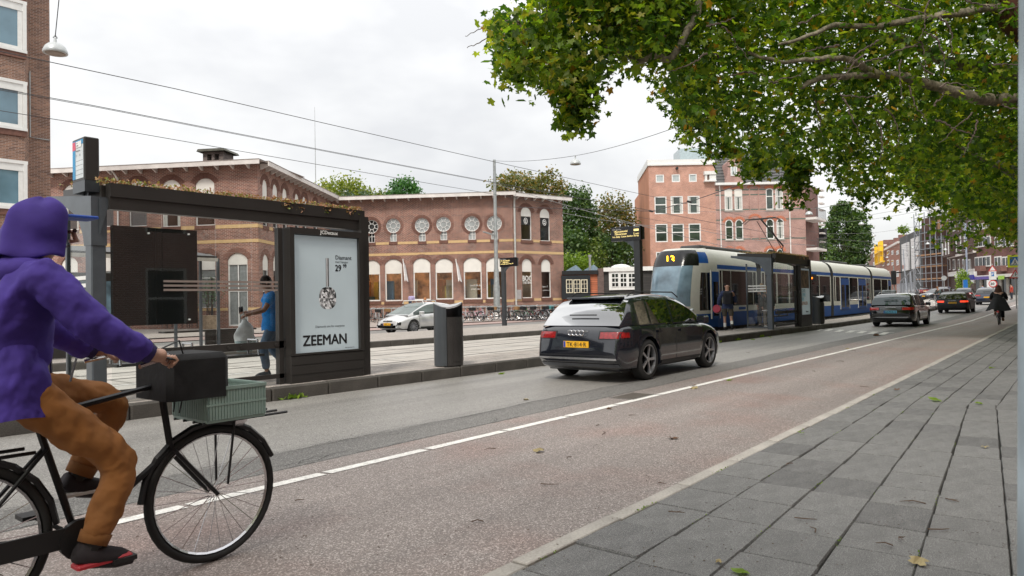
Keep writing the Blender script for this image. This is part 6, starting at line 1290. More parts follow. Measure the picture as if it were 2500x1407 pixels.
for i in range(60): c = m_.copy(); COL.objects.link(c); c.location = (-10 + i * .32, 0, 0)
# ================================================================ street furniture
SED = leafmat('sedum_leaf', [(0, (.30, .12, .06)), (.45, (.42, .22, .12)), (.75, (.30, .26, .08)), (1, (.16, .24, .06))], .2)
SHG = glass('shelter_glass', (.95, .965, .96), .07); FROST = mat('frosted_stripe', (.27, .215, .19), .6)
SHM = mat('shelter_brown_black', (.030, .027, .025), .38, var=.12, scale=1.2); SHP = mat('shelter_grey_post', (.10, .115, .13), .35, .35, var=.1)
PBLUE = mat('poster_paper', (.46, .53, .56), .35, var=.10, scale=.9, emit=(.5, .6, .65), es=.10)
def shelter(s0, t0, z0, label, adl, kind):
    r = thing('tram_shelter', (s0, t0, z0), 0, label, 'tram shelter', 'shelters on the tram stop')
    MB().bbox(-.09, .09, .06, .26, 0, 2.5, .015).obj('post', SHP, r)
    MB().prism([(0, 2.2), (.12, 2.62), (.12, 2.66), (0, 2.66)], 1, .02, .04).prism([(.05, 2.05), (.05, 2.68), (1.6, 2.84), (1.6, 2.76), (.85, 2.60), (.5, 2.45), (.32, 2.2), (.28, 2.05)], 0, -.095, .095).obj('bracket', SHP, r)
    MB().prism([(.05, 2.05), (.05, 2.68), (1.6, 2.84), (1.6, 2.76), (.85, 2.60), (.5, 2.45), (.32, 2.2)], 0, 4.2, 4.3).obj('bracket', SHP, r)
    MB().box(.1, 4.26, -.03, .1, 2.52, 2.68).box(.1, 4.26, -.05, .1, 2.683, 2.86).obj('fascia', SHM, r)
    MB().prism([(.1, 2.68), (1.4, 2.80), (1.4, 2.92), (.1, 2.84)], 0, .05, 4.28).obj('roof', SHM, r)
    n = 2600; P = np.stack([rng.uniform(-.05, 4.25, n), rng.uniform(-.02, 1.35, n), np.zeros(n)], 1); P[:, 2] = 2.865 + P[:, 1] * .06 + rng.uniform(0, .045, n); P[:900, 1] = rng.uniform(-.06, .1, 900); P[:900, 2] = 2.86 + rng.uniform(-.01, .06, 900)
    leafmesh('sedum', P, .05, SED, r, simple=True, droop=-1.2)
    for k in (2.7, 2.95, 3.5, 3.95): leafmesh('sedum_tuft', np.stack([rng.normal(k, .06, 40), rng.uniform(-.07, -.02, 40), rng.uniform(2.76, 2.9, 40)], 1), .06, SED, r, simple=True)
    xs = [.12, .78, 1.55, 2.12, 2.66]
    for a, c in zip(xs, xs[1:]):
        g = MB().box(a + .004, c - .004, .0, .012, .12, 2.5).obj('glass_pane', SHG, r)
        if c > 1.3:
            b = MB()
            for z in (1.46, 1.52, 1.58): b.box(a + .01, c - .01, -.003, -.001, z, z + .03)
            b.obj('stripe', FROST, g)
    b = MB().box(.12, 2.68, -.02, .03, .57, .68).obj('lean_rail', SHM, r)
    for x in (.9, 1.2, 1.72, 1.92, 2.5): MB().lathe([(.028, -.045), (.028, -.021)], 12, (x, 0, .625), 1).obj('bolt', SHM, b)
    MB().box(.12, 2.68, -.02, .03, .1, .17).obj('bottom_rail', SHM, r)
    # end pane towards the tracks
    g = MB().box(-.03, -.018, .28, 1.0, .1, 2.3).obj('glass_pane', SHG, r); b = MB()
    for z in (1.42, 1.52, 1.62): b.box(-.034, -.031, .3, .98, z, z + .05)
    b.obj('stripe', WHITE, g); MB().box(-.05, .0, 1.0, 1.05, .05, 2.5).obj('end_post', SHP, r); MB().box(-.05, .0, .26, 1.0, .05, .1).obj('end_rail', SHP, r)
    # dark map panel
    if kind == 1:
        m = MB().box(.15, 1.28, .02, .09, 1.0, 2.32).obj('map_panel', mat('dark_map_glass', (.012, .014, .014), .06, spec=.7, var=.3, scale=.8), r)
        MB().box(.695, .70, .017, .0195, 1.0, 2.32).obj('panel_joint', BLACK, m)
        for x, z in ((.6, 2.24), (1.15, 2.26), (1.15, 1.06)): MB().lathe([(.012, -.01), (.012, .019)], 8, (x, 0, z), 1).obj('bolt', WHITE, m)
    bn = MB().box(.3, 2.5, .3, .62, .44, .48).obj('bench', SHM, r)
    for x in (.35, 1.35, 2.4): MB().tube([(x, .3, .46), (x, .34, .7), (x, .6, .7), (x, .62, .46)], .02, 6).obj('armrest', CHROME, bn)
    # advertising case
    ad = MB().bbox(2.68, 4.12, -.14, .06, .0, .44, .01).obj('advert_case', SHM, r)
    for z in (.14, .29): MB().box(2.69, 4.11, -.15, -.141, z + .004, z + .135).obj('plinth_board', SHM, ad)
    MB().box(2.68, 2.76, -.16, .08, .44, 2.46).box(4.04, 4.12, -.16, .08, .44, 2.46).box(2.76, 4.04, -.16, .08, 2.36, 2.46).box(2.76, 4.04, -.16, .08, .44, .47).box(2.76, 4.04, .0, .08, .47, 2.36).obj('case_frame', SHM, ad)
    po = MB().box(2.74 + .0, 4.04, -.10, -.09, .44, 2.35).obj('poster', PBLUE, ad)
    MB().box(4.14, 4.3, -.1, .12, 0, 2.75).obj('end_post', SHM, r); MB().box(2.56, 2.64, -.02, .08, 0, 2.45).obj('post', SHM, r)
    txt('JCDecaux', .085, WHITE, ad, (3.42, -.163, 2.385), align='CENTER', bold=.002)
    INK = mat('poster_ink', (.01, .01, .012), .4)
    def T(s, x, z, sz, **k): return txt(s, sz, INK, po, (x, -.102, z), ext=.0004, **k)
    if adl == 'A':
        T('ZEEMAN', 2.93, .58, .235, bold=.007, sx_=.96); T('Diamant', 3.58, 1.985, .098, bold=.001); T('met hanger', 3.58, 1.925, .058); T('29', 3.575, 1.79, .15, bold=.005, sx_=.85); T('99', 3.735, 1.85, .085, bold=.003, sx_=.9)
        T('Diamonds are for everyone', 3.17, .86, .052); T('Meer op zeeman.com', 3.76, .50, .022)
        b = MB(); cx, cz = 3.42, 1.34   # printed pendant: facets in flat greys
        gm = [mat('print_grey_%d' % i, (v, v, v * 1.03), .4) for i, v in enumerate((.02, .12, .3, .62, .85))]
        n = 22
        for ri, (r0, r1) in enumerate(((0, .05), (.05, .095), (.095, .135), (.135, .17))):
            for a in range(n):
                a0, a1 = 2 * pi * a / n, 2 * pi * (a + 1) / n; P_ = [(cx + r * sg(q) if False else cx + r * (abs(cos(q)) ** .8) * (1 if cos(q) > 0 else -1), -.1015, cz + r * 1.08 * (abs(sin(q)) ** .8) * (1 if sin(q) > 0 else -1)) for r, q in ((r0, a0), (r1, a0), (r1, a1), (r0, a1))]
                if a % 2: b.add([P_[0], P_[1], P_[2]], [(0, 1, 2)], random.randrange(5)); b.add([P_[0], P_[2], P_[3]], [(0, 1, 2)], random.randrange(5))
                else: b.add(P_, [(0, 1, 2, 3)], random.randrange(5))
        for i in range(6): x0 = cx - .03 + i * .01; b.add([(x0, -.1015, cz + .19), (x0 + .01, -.1015, cz + .19), (x0 + .008 + .004, -.1015, cz + .66), (x0 + .002, -.1015, cz + .66)], [(0, 1, 2, 3)], (0, 3, 4, 1, 0, 2)[i])
        b.obj('pendant_print', gm, po)
    else:
        MB().box(2.82, 3.96, -.102, -.101, 1.55, 2.28).obj('poster_photo', mat('poster_photo', (.16, .10, .07), .5, var=.9, scale=5), po)
        for k, (s, m) in enumerate((('ECHTE', (.12, .28, .36)), ('KOFFIE', (.2, .5, .65)), ('VERS', (.2, .5, .65)), ('GEMALEN', (.55, .28, .16)))): txt(s, .19, mat('print_col_%d' % k, m, .5), po, (2.86, -.103, 1.38 - k * .17), bold=.006, ext=.0004)
        txt('Bewust', .11, INK, po, (3.45, -.103, .56), ext=.0004, bold=.003)
    return r
s1 = shelter(3.76, 9.8, .2, 'near tram shelter with planted roof, stop sign on top and ZEEMAN diamond poster', 'A', 1)
sg = thing('stop_sign', (3.72, 10.15, 3.0), 0, 'tall dark box sign with blue and red strip standing on the near shelter post', 'stop sign')
MB().bbox(-.09, .09, -.2, .2, .10, .66, .012).obj('sign_box', SHM, sg); MB().box(-.088, .088, -.198, .198, -.05, .098).obj('sign_base', mat('slate_base', (.05, .06, .07), .3, .3), sg)
for y in (-.08, .08): MB().tube([(0, y, -.15), (0, y, -.05)], .02, 6).obj('stub', SHP, sg)
f = MB().box(-.094, -.0905, -.17, .17, .13, .63).obj('sign_face', mat('sign_white', (.62, .66, .68), .4), sg)
MB().box(-.097, -.0945, .08, .17, .13, .51).box(-.097, -.0945, -.17, .17, .57, .63).obj('blue_strip', mat('sign_blue', (.01, .25, .5), .4), f); MB().box(-.098, -.0951, .07, .17, .51, .62).obj('red_strip', mat('sign_red', (.6, .06, .12), .4), f)
MB().box(-.0995, -.0985, -.12, .05, .535, .615).obj('logo_panel', WHITE, f)
def T2(s, y, z, sz, m=BLACK): return txt(s, sz, m, f, (-.0998, y, z), rot=(pi / 2, 0, -pi / 2), ext=.0003)
T2('Tram', .04, .588, .022); T2('GVB', .04, .545, .036); T2('Marnixstraat', .06, .485, .028); T2('7', .05, .42, .04); T2('13', -.05, .42, .04)
for k in range(4): MB().box(-.0955, -.0945, -.16, .07, .18 + k * .06, .183 + k * .06).obj('timetable_line', DARK, f)
s2 = shelter(26.75, 9.0, .2, 'second tram shelter further along the platform in front of the tram doors', 'B', 2)
# shelter on the far platform
q0, q1 = ty(78, 800, 20.3)[0], ty(516, 700, 20.3)[0]
s3 = thing('tram_shelter', (q0, 20.3, .2), 0, 'dark shelter with denim advert on the far platform, behind the purple rider', 'tram shelter', 'shelters on the tram stop'); Ls = q1 - q0
MB().box(-.0, .14, .0, .14, 0, 2.5).obj('post', SHP, s3); MB().prism([(-.35, 2.45), (.1, 2.45), (.4, 2.62), (1.5, 2.9), (1.5, 3.0), (.3, 2.85), (-.3, 2.55)], 0, -.02, .12).obj('bracket', SHP, s3)
MB().prism([(-.35, 2.62), (-.35, 2.74), (1.3, 3.0), (1.3, 2.9)], 0, .12, Ls).obj('roof', SHM, s3); MB().box(.1, Ls, -.4, -.36, 2.58, 2.68).obj('roof_edge', CONC, s3)
a3 = MB().box(.45, 2.0, .05, .25, 0, 2.2).obj('advert_case', SHM, s3); MB().box(.52, 1.93, .03, .049, .35, 1.98).obj('poster', mat('denim_print', (.10, .16, .20), .5, var=.8, scale=2.5), a3)
txt('G-STAR', .2, WHITE, a3, (.95, .02, .48), bold=.006); txt('JCDecaux', .1, WHITE, a3, (1.0, .03, 2.03))
for x in (2.3, 3.6, 4.9, Ls - .3): MB().box(x, x + .07, .1, .17, 0, 2.7).obj('post', SHP, s3)
for x in (2.37, 3.67): MB().box(x, x + 1.23, .12, .135, .2, 2.3).obj('glass_pane', SHG, s3)
MB().box(.14, .45, .1, .11, .2, 2.1).obj('glass_pane', SHG, s3); MB().box(3.4, 6.3, .3, .7, .5, .55).obj('bench', SHM, s3); MB().box(4.6, 5.6, .25, .33, .1, .5).obj('bench_leg', SHM, s3)
# litter bins
def bin_(loc, label):
    r = thing('litter_bin', loc, -.35, label, 'litter bin', 'litter bins on the platform'); BM = mat('bin_grey_metal', (.085, .095, .105), .38, .45, var=.08, scale=2); BM2 = mat('bin_dark_metal', (.05, .047, .045), .4, .3, var=.15, scale=3, fine=(60, .2))
    n = 40; a_, c_ = .29, .235
    def ell(t, k=1.): return (a_ * k * cos(t), c_ * k * sin(t))
    def slope(x, y): return 1.02 + .16 * (1 - ((x - .02) / .31) ** 2) * .8 + .05
    def shell(t0, t1, m, z0f, z1f, nm, k=1., par=r):
        b = MB(); kk = 22
        for i in range(kk + 1):
            t = t0 + (t1 - t0) * i / kk; x, y = ell(t, k); x2, y2 = ell(t, k - .05); zz0, zz1 = z0f(x, y), z1f(x, y); b.v += [(x, y, zz0), (x, y, zz1), (x2, y2, zz1), (x2, y2, zz0)]
        for i in range(kk):
            for j in range(4): b.f.append((i * 4 + j, (i + 1) * 4 + j, (i + 1) * 4 + (j + 1) % 4, i * 4 + (j + 1) % 4)); b.m.append(0)
        b.f += [(0, 1, 2, 3), (kk * 4 + 3, kk * 4 + 2, kk * 4 + 1, kk * 4)]; b.m += [0, 0]; return b.obj(nm, m, par, smooth='auto')
    top = lambda x, y: 1.155 + .09 * (.44 * x + .9 * y) + .9 * (.9 * x - .44 * y) ** 2
    z0 = lambda x, y: .02; zo = lambda x, y: .93
    ca = -pi / 2 - .35
    shell(ca - 2.6, ca - .15, BM, z0, top, 'shell')                 # tall back shell, left of the opening
    shell(ca - .12, ca + pi * 1.12 - 1.0, BM2, z0, zo, 'shell', .985)
    shell(ca - .12 + .45, ca + 1.9, BM2, lambda x, y: .10, lambda x, y: .86, 'door', 1.02)
    shell(ca + 1.6, ca + pi * 1.12, BM, z0, top, 'shell')
    b = MB(); vs = []; kk = 36     # curved hood
    for i in range(9):
        x = -a_ + 2 * a_ * i / 8; w_ = c_ * sqrt(max(0, 1 - (x / a_) ** 2))
        for j in range(5): y = -w_ + 2 * w_ * j / 4; b.v.append((x, y, top(x, y) + .012 - .02 * (1 - abs(j - 2) / 2) * 0)); b.v.append((x, y, top(x, y) - .02))
    for i in range(8):
        for j in range(4):
            q = (i * 5 + j) * 2; e = 10; b.f += [(q, q + e, q + e + 2, q + 2), (q + 1, q + 3, q + e + 3, q + e + 1)]; b.m += [0, 0]
        for j in (0, 4): q = (i * 5 + j) * 2; b.f.append((q, q + 1, q + 11, q + 10)); b.m.append(0)
    b.obj('hood', mat('bin_hood_metal', (.5, .51, .52), .4, .3), r, smooth='auto')  # hood colour whitened to carry the sky's reflection on its top
    MB().lathe([(.0, .90), (.26, .90), (.27, .93), (.27, .95)], 24, (0, 0, 0), 2, sy=.8).obj('inner_tray', BM2, r); MB().lathe([(.26, 0), (.26, .04)], 24, (0, 0, 0), 2, sy=.8).obj('foot', BLACK, r); return r
bin_((9.93, 9.62, .2), 'slim dark grey litter bin with curved lid between ad case and black SUV'); bin_((32.7, 9.12, .2), 'litter bin beyond the second shelter, in front of the tram')
# departure displays
def display(s, t, z0, zb, h, w_, label, lines, flip=1, post=.14):
    r = thing('departure_display', (s, t, z0), 0, label, 'display', 'departure displays on posts')
    # panel faces the travelling side (-x)
    MB().bbox(-.13, -.03, -w_ / 2, w_ / 2, zb, zb + h, .01).obj('panel', mat('display_black', (.01, .01, .013), .25), r); MB().box(.0, .1, -w_ / 2 + .0, w_ / 2, zb + .02, zb + h - .03).obj('back_box', DARK, r)
    y0 = flip * (w_ / 2 - post * .9); MB().box(-.1, .07, y0 - post * .55, y0 + post * .55, 0, zb - .002).obj('post', DARK, r)
    MB().prism([(y0, zb), (y0 - flip * .45, zb), (y0 - flip * .3, zb - .06), (y0 - flip * .15, zb - .2), (y0 - flip * .06, zb - .45), (y0, zb - .5)], 0, -.08, .05).obj('bracket', SHP, r)
    for i, (s_, y, sz, c) in enumerate(lines): txt(s_, sz * h, led2 if c else WHITE, r, (-.1315, w_ / 2 - y * w_, zb + h * (.74 - .2 * i) if len(lines) == 4 else zb + h * (.8 - .18 * (i // 2))), rot=(pi / 2, 0, -pi / 2), bold=.0)
    return r
led2 = mat('yellow_led', (1, .8, .3), .5, emit=(1, .78, .3), es=.8)
D1 = dep(1562, 700, 20.5); tz = lambda v, D, u=1530: float(dep(u, v, D)[2])
z1, z0_ = tz(555, 20.5, 1569), tz(587, 20.5, 1567); pL, pR = dep(1490, 577, 20.9), dep(1572, 570, 20.3); wd = .98
LN = [('Lijn', .06, .14, 0), ('Richting', .17, .14, 0), ('13', .1, .2, 1), ('Geuzenveld', .17, .2, 1), ('7', .13, .2, 1), ('Slotermeer', .17, .2, 1), ('h a delay. Cause: Earlier disrup', .06, .17, 1)]
r = display(float(D1[0]) - .1, float(D1[1]) + .3, .2, z0_ - .2, z1 - z0_ + .03, wd, 'large departure display on a tall post left of the tram nose', LN, -1, .17)
txt('Vertrek', .06, WHITE, r, (-.1315, -wd / 2 + .22, z0_ - .2 + .36), rot=(pi / 2, 0, -pi / 2)); txt('5 min', .08, led2, r, (-.1315, -wd / 2 + .23, z0_ - .2 + .16), rot=(pi / 2, 0, -pi / 2)); MB().box(-.1312, -.1305, -wd / 2 + .06, -wd / 2 + .22, z0_ + .06, z0_ + .12).obj('tram_symbol', led2, r)
D2 = dep(1246, 801, 38.6); zt1, zt0 = tz(630, 38.6, 1258), tz(651, 38.6, 1258)
display(float(D2[0]), float(D2[1]), .1, zt0 - .1, zt1 - zt0 + .02, 1.15, 'small departure display on a slim post before the end wing', [('Lijn', .06, .13, 0), ('Richting', .2, .13, 0), ('13', .06, .2, 1), ('Nieuwmarkt', .2, .2, 1), ('7', .06, .2, 1), ('Azartplein', .2, .2, 1), ('For details about 7 line 17+', .05, .17, 1)], 1, .2)
# ---------------------------------------------------------------- lamp pole, lamps and wires
PP = dep(1214, 781, 56); pz = float(dep(1208, 392, 56)[2])
lpole = thing('lamp_pole', (float(PP[0]), float(PP[1]), .1), 0, 'tall grey steel pole carrying the span wires in front of the end wing', 'lamp pole')
MB().lathe([(.27, 0), (.26, 2.6), (.22, 2.75), (.20, 3.8), (.16, 4.0), (.13, 9), (.11, pz)], 14).obj('pole', mat('grey_pole', (.33, .35, .35), .55, .4, var=.22, scale=5), lpole, smooth='auto'); MB().tube([(-.1, 0, 6.6), (-.9, .25, 6.8), (-1.15, .3, 6.85)], .06, 6).obj('arm', STEEL, lpole); MB().lathe([(.29, 0), (.29, .5)], 10).obj('sticker_band', FASC, lpole)
def lamp(p, r0, label, up=None):
    r = thing('street_lamp', tuple(float(x) for x in p), 0, label, 'street lamp', 'hanging dome lamps over the street'); k = r0 / .3
    MB().lathe([(.29 * k, 0), (.30 * k, .02 * k), (.29 * k, .08 * k), (.25 * k, .17 * k), (.17 * k, .25 * k), (.08 * k, .29 * k), (.04 * k, .31 * k), (.03 * k, .42 * k)], 20).obj('dome', mat('lamp_enamel', (.50, .52, .52), .3, .3), r, smooth='auto'); MB().lathe([(0, -.02 * k), (.20 * k, -.02 * k), (.27 * k, .01 * k)], 20).obj('lens', mat('lamp_lens', (.25, .2, .16), .2), r); MB().tube([(-.05, 0, .42 * k), (0, 0, .5 * k), (.05, 0, .42 * k)], .02 * k, 5).obj('clamp', STEEL, r); return r
WIR = mat('wire', (.06, .06, .065), .6); WIR2 = mat('grey_wire', (.2, .2, .2), .6)
def wire(pts, r, label, m=WIR, sag=0., group='overhead wires'):
    pts = [Vector([float(x) for x in p]) for p in pts]; P_ = []
    for a, c in zip(pts, pts[1:]):
        for i in range(8): t = i / 8; q = a.lerp(c, t); q.z -= sag * 4 * t * (1 - t); P_.append(q)
    P_.append(pts[-1]); o = MB().tube(P_, r, 5).obj('wire', m); tag(o, label, 'wire', group); return o
p0 = dep(135, 131, 19); lamp(p0, .3, 'dome street lamp hanging at the top left beside the apartment block'); wire([p0 + np.array([0, 0, .45]), dep(150, -60, 18.6)], .012, 'wire holding the top left street lamp')
p1_ = dep(1405, 402, 40); lamp(p1_, .31, 'dome street lamp hanging in the open sky right of the tall pole'); a_ = dep(1210, 393, 56)
wire([a_, p1_ + np.array([0, 0, .5])], .014, 'span wire from the tall pole to the middle lamp', sag=.15); wire([p1_ + np.array([0, 0, .5]), dep(1640, 315, 27), dep(1900, 200, 20)], .012, 'span wire from the middle lamp into the plane tree', sag=.1)
for u, v, D, r_, lab in ((1975, 525, 58, .3, 'lamp before the balconies of the corner house'), (2103, 549, 78, .3, 'lamp in front of the poplar'), (2133, 577, 94, .3, 'small lamp right of the poplar'), (2265, 597, 104, .3, 'lamp before the scaffolding, higher one'), (2308, 611, 118, .3, 'lamp before the scaffolding, right one'), (2228, 606, 120, .28, 'lamp before the white banner'), (2166, 630, 150, .3, 'most distant lamp by the yellow chute')):
    p = dep(u, v, D); lamp(p, r_, 'dome street lamp: ' + lab); q = p + np.array([0, 0, .45]); wire([q + np.array([-1, 13, 1.2]), q, q + np.array([1, -11, 1.6])], .014, 'span wire of the ' + lab, WIR2, sag=.25)
for t, z, lab, r_ in ((12.4, 5.30, 'upper contact wire over the near track, highest in the picture', .011), (16.0, 5.69, 'upper wire of the pair over the far track', .012), (15.86, 5.63, 'lower wire of the pair over the far track', .010), (16.0, 5.27, 'lowest contact wire over the far track', .011)):
    wire([(-14, t, z), (6, t, z), (30, t, z - .03), (60, t, z), (100, t, z + .4), (170, t + 4, z + 1.2)], r_ * .62, lab, sag=.05)
a1, a2, a3_, a4 = dep(1212, 505, 56), dep(1590, 516, 46), dep(1683, 493, 40), dep(1900, 420, 30)
wire([a1, a2, a3_, a4], .02, 'cross span with insulators in front of the red block', sag=.0); 
for a in (a2, a3_):
    b = MB()
    for k in range(4): b.ball((k * .12 - .2, 0, 0), .07, 6)
    tag(b.obj('insulator', BLACK, loc=tuple(float(x) for x in a)), 'black insulator cluster on the cross span, ' + ('left one' if a is a2 else 'right one'), 'insulator', 'overhead wires')
wire([dep(1373, 520, 60), dep(1700, 560, 52), dep(1990, 600, 50)], .018, 'thin cable crossing in front of both brick blocks', WIR2, sag=.2); wire([dep(1205, 448, 56), dep(1600, 560, 48), dep(1950, 640, 47)], .018, 'sloping guide wire towards the pantograph', WIR2, sag=.1)
wire([dep(2125, 525, 90), dep(2200, 512, 90), dep(2300, 490, 60)], .02, 'thin cable into the tree above the far street', WIR2, sag=.0)
# ---------------------------------------------------------------- signs at the right
def pole(u, v, D, h, label, zg): p = dep(u, v, D); r = thing('sign_post', (float(p[0]), float(p[1]), zg), 0, label, 'traffic sign', 'traffic signs on the right'); MB().tube([(0, 0, 0), (0, 0, h)], .045, 8).obj('pole', STEEL, r); return r
RED = mat('sign_red_paint', (.6, .03, .03), .4); SBL = mat('sign_blue_paint', (.01, .14, .45), .4); YG = mat('fluorescent_yellow', (.80, .85, .03), .4); SW = mat('sign_white_face', (.75, .75, .75), .4)
def tri(par, y, z, w_, rim=.12):
    def P(k, x, dz=0): return [(y - w_ / 2 * k, z + w_ * .29 * (1 - k)), (y + w_ / 2 * k, z + w_ * .29 * (1 - k)), (y, z + w_ * .29 + w_ * .577 * k)]
    o = MB().prism(P(1, 0), 0, -.09, -.07).obj('triangle_sign', RED, par); MB().prism(P(1 - rim * 2.6, 0), 0, -.0935, -.0905).obj('sign_face', SW, o); return o
sp_ = pole(2482, 750, 52, 3.9, 'post with yellow-framed pedestrian crossing sign above a red triangle', .2)
q = MB().bbox(-.09, -.06, -.45, .45, 3.05, 3.95, .02).obj('crossing_sign', YG, sp_); MB().box(-.094, -.0905, -.31, .31, 3.19, 3.81).obj('blue_face', SBL, q)
MB().prism([(-.28, 3.24), (.28, 3.24), (0, 3.74)], 0, -.0975, -.0945).obj('white_triangle', SW, q); b = MB(); b.box(-.1, -.098, -.03, .03, 3.38, 3.53); b.ball((-.099, 0, 3.57), (.003, .035, .035), 8)
for k in (-1, 1): b.prism([(k * .02 - .02, 3.4), (k * .02 + .02, 3.4), (k * .09 + .02, 3.27), (k * .09 - .02, 3.27)], 0, -.1, -.098)
for k in range(5): b.box(-.1, -.098, -.2 + k * .09, -.16 + k * .09, 3.25, 3.27)
b.obj('walker_symbol', BLACK, q); o = tri(sp_, 0, 2.25, .75); MB().box(-.097, -.094, -.02, .02, 2.4, 2.68).box(-.097, -.094, -.1, .0, 2.5, 2.53).obj('junction_symbol', BLACK, o)
s30 = pole(2426, 745, 62, 3.6, 'post with warning triangle, parking plate and round 30 sign', .35)
tri(s30, 0, 2.95, .62); q = MB().box(-.09, -.07, -.27, .27, 2.2, 2.93).obj('parking_plate', SW, s30); MB().box(-.094, -.0905, -.11, .11, 2.5, 2.85).obj('blue_face', SBL, q); txt('P', .3, SW, q, (-.096, .09, 2.56), rot=(pi / 2, 0, -pi / 2), bold=.01)
q = MB().lathe([(0, -.0), (.32, 0), (.32, .02)], 24, (-.1, 0, 1.85), 0).obj('round_sign', RED, s30); MB().lathe([(0, -.004), (.25, -.004), (.25, 0)], 24, (-.1, 0, 1.85), 0).obj('sign_face', SW, q); txt('30', .3, BLACK, q, (-.106, .19, 1.74), rot=(pi / 2, 0, -pi / 2), bold=.012)
rs = pole(2306, 722, 100, 3.2, 'thin post with round grey sign back among the distant cars', .7); MB().lathe([(0, 0), (.35, 0), (.35, .03)], 18, (-.05, 0, 2.9), 0).obj('round_sign', STEEL, rs)
tl = pole(2184, 735, 56, 3.6, 'black traffic light right behind the tram tail', .1); tl['category'] = 'traffic light'; MB().bbox(-.2, .1, -.17, .17, 2.1, 3.2, .04).obj('signal_head', BLACK, tl); MB().bbox(-.1, .1, -.6, -.2, 3.0, 3.1, .02).obj('arm', BLACK, tl)
for u, v, D, lab in ((2352, 705, 88, 'blue and white banner flag on a thin post by the young tree'), (2410, 705, 90, 'pale beach flag before the shops')):
    p = dep(u, v + 20, D); r = thing('flag_post', (float(p[0]), float(p[1]), float(p[2]) - .3), 0, lab, 'flag'); MB().tube([(0, 0, -.5), (0, 0, 2.4)], .03, 5).obj('pole', STEEL, r); MB().box(-.01, .01, -.5, 0, .6, 2.4).obj('cloth', SW if 'pale' in lab else SBL, r)
# blurred pole close to the camera
p = dep(2640, 700, 1.0); np_ = thing('pole', (float(p[0]), float(p[1]), 0), 0, 'pale blue-grey pole very close at the right edge of the picture', 'pole')
MB().lathe([(.10, 0), (.085, 1.02), (.073, 1.43), (.061, 1.84), (.052, 3.4)], 28).obj('shaft', mat('pale_blue_pole_paint', (.42, .50, .55), .5, var=.35, scale=5), np_, smooth=True)
# planter by the door
p = dep(512, 797, 43.6); pt = thing('potted_plant', (float(p[0]), float(p[1]), .1), 0, 'small bushy tree in a square timber planter by the white door', 'plant'); MB().bbox(-.4, .4, -.4, .4, 0, .85, .02).obj('planter', mat('old_wood', (.3, .22, .15), .85, var=.3), pt)
b = MB()
for k in range(5): b.tube([(0, 0, .8), (.15 * cos(k * 1.3), .15 * sin(k * 1.3), 1.4), (.3 * cos(k * 1.3), .3 * sin(k * 1.3), 2.3)], .025, 5)
b.obj('stem', BARKD, pt); P = rng.normal(0, 1, (520, 3)) * np.array([.35, .35, .42]) + np.array([0, 0, 2.35]); leafmesh('foliage', P, .16, L_BLUE, pt, simple=True)
# ---------------------------------------------------------------- litter on the ground: leaves, twigs, weeds
LP = ['below the platform kerb left of the black SUV', 'on the white dashed line right of the black SUV', 'by the manhole patch', 'lying flat in the middle of the right slabs', 'near the concrete kerb, wide of the crack', 'far up among the right slabs', 'right of the others on the upper slabs', 'largest one at the bottom edge', 'on the slabs nearest the concrete kerb', 'under the second platform kerb, left one', 'under the second platform kerb, right one', 'on the road left of the patch strip', 'in the gutter before the advert case', 'out in the bike path above the crack', 'high on the slabs toward the pole', 'tiny one near the right pole', 'curled one by the dashed line', 'beside the far part of the dashed line', 'clump of leaf scraps by the stop box', 'tiny one left of the biggest leaf', 'on the patch strip before the SUV', 'low on the slabs at the right']
lf = leafmat('fallen_leaf', [(0, (.14, .2, .04)), (.6, (.3, .3, .06)), (1, (.35, .22, .08))], .3)
k = 0
for u, v, sz, c in ((1228, 910, .17, 0), (1784, 925, .13, 0), (1700, 945, .14, 1), (2277, 977, .17, 0), (1645, 1066, .12, 2), (2190, 952, .1, 2), (2395, 986, .1, 0), (1800, 1398, .10, 0), (1955, 960 + 97, .09, 0), (1835, 828, .18, 0), (1878, 822, .16, 0), (1280, 992 - 20, .1, 1), (640, 982, .1, 0), (1310, 1097, .12, 1), (2422, 898, .12, 0), (2404, 1090, .07, 1), (1695, 938, .1, 2), (2070, 850, .12, 1), (2145, 818, .3, 2), (1760, 1370, .05, 1), (1490, 1008 - 15, .1, 2), (2240, 1376, .1, 1)):
    p = gz(u, v, .03); k += 1; V_ = LEAF_V * np.array([1, 1, 2.5]) * sz; o = MB().add(V_, LEAF_F).obj('fallen_leaf', [L_BRIGHT, mat('dry_leaf', (.32, .26, .13), .8), mat('brown_leaf', (.12, .06, .03), .8)][c], loc=(float(p[0]), float(p[1]), .028 if p[1] < 2.4 else .006), rot=(random.uniform(-.25, .25), random.uniform(-.25, .25), random.uniform(0, 6)))
    tag(o, '%s fallen plane leaf %s' % (['green', 'dry yellowish', 'dark brown'][c], LP[k - 1]), 'leaf', ['green', 'dry', 'brown'][c] + ' leaves on the ' + ('slabs' if p[1] < 2.4 else 'path' if p[1] < 5.4 else 'road'))
TP = ['on the slabs at the lower right', 'beside the forked one at the lower right', 'left of the lower right twigs', 'on a lower middle slab', 'on the bike path edge by the kerb', 'alone low on the bike path', 'above the crack in the bike path', 'just below the crack in the bike path', 'left of the crack in the bike path', 'below the long seam near the right pole', 'one slab left of the lower right pair', 'close to the manhole', 'in the seam near the right pole', 'far along the dashed line, left', 'far along the dashed line, right', 'midway up the bike path', 'right of the midway one', 'above the dashed line at the lower left', 'at the bottom of the bike path', 'centre of the bike path', 'high on the slabs', 'on a middle slab near the kerb', 'lowest one by the right pole']
TW_ = mat('twig_brown', (.09, .055, .035), .85)
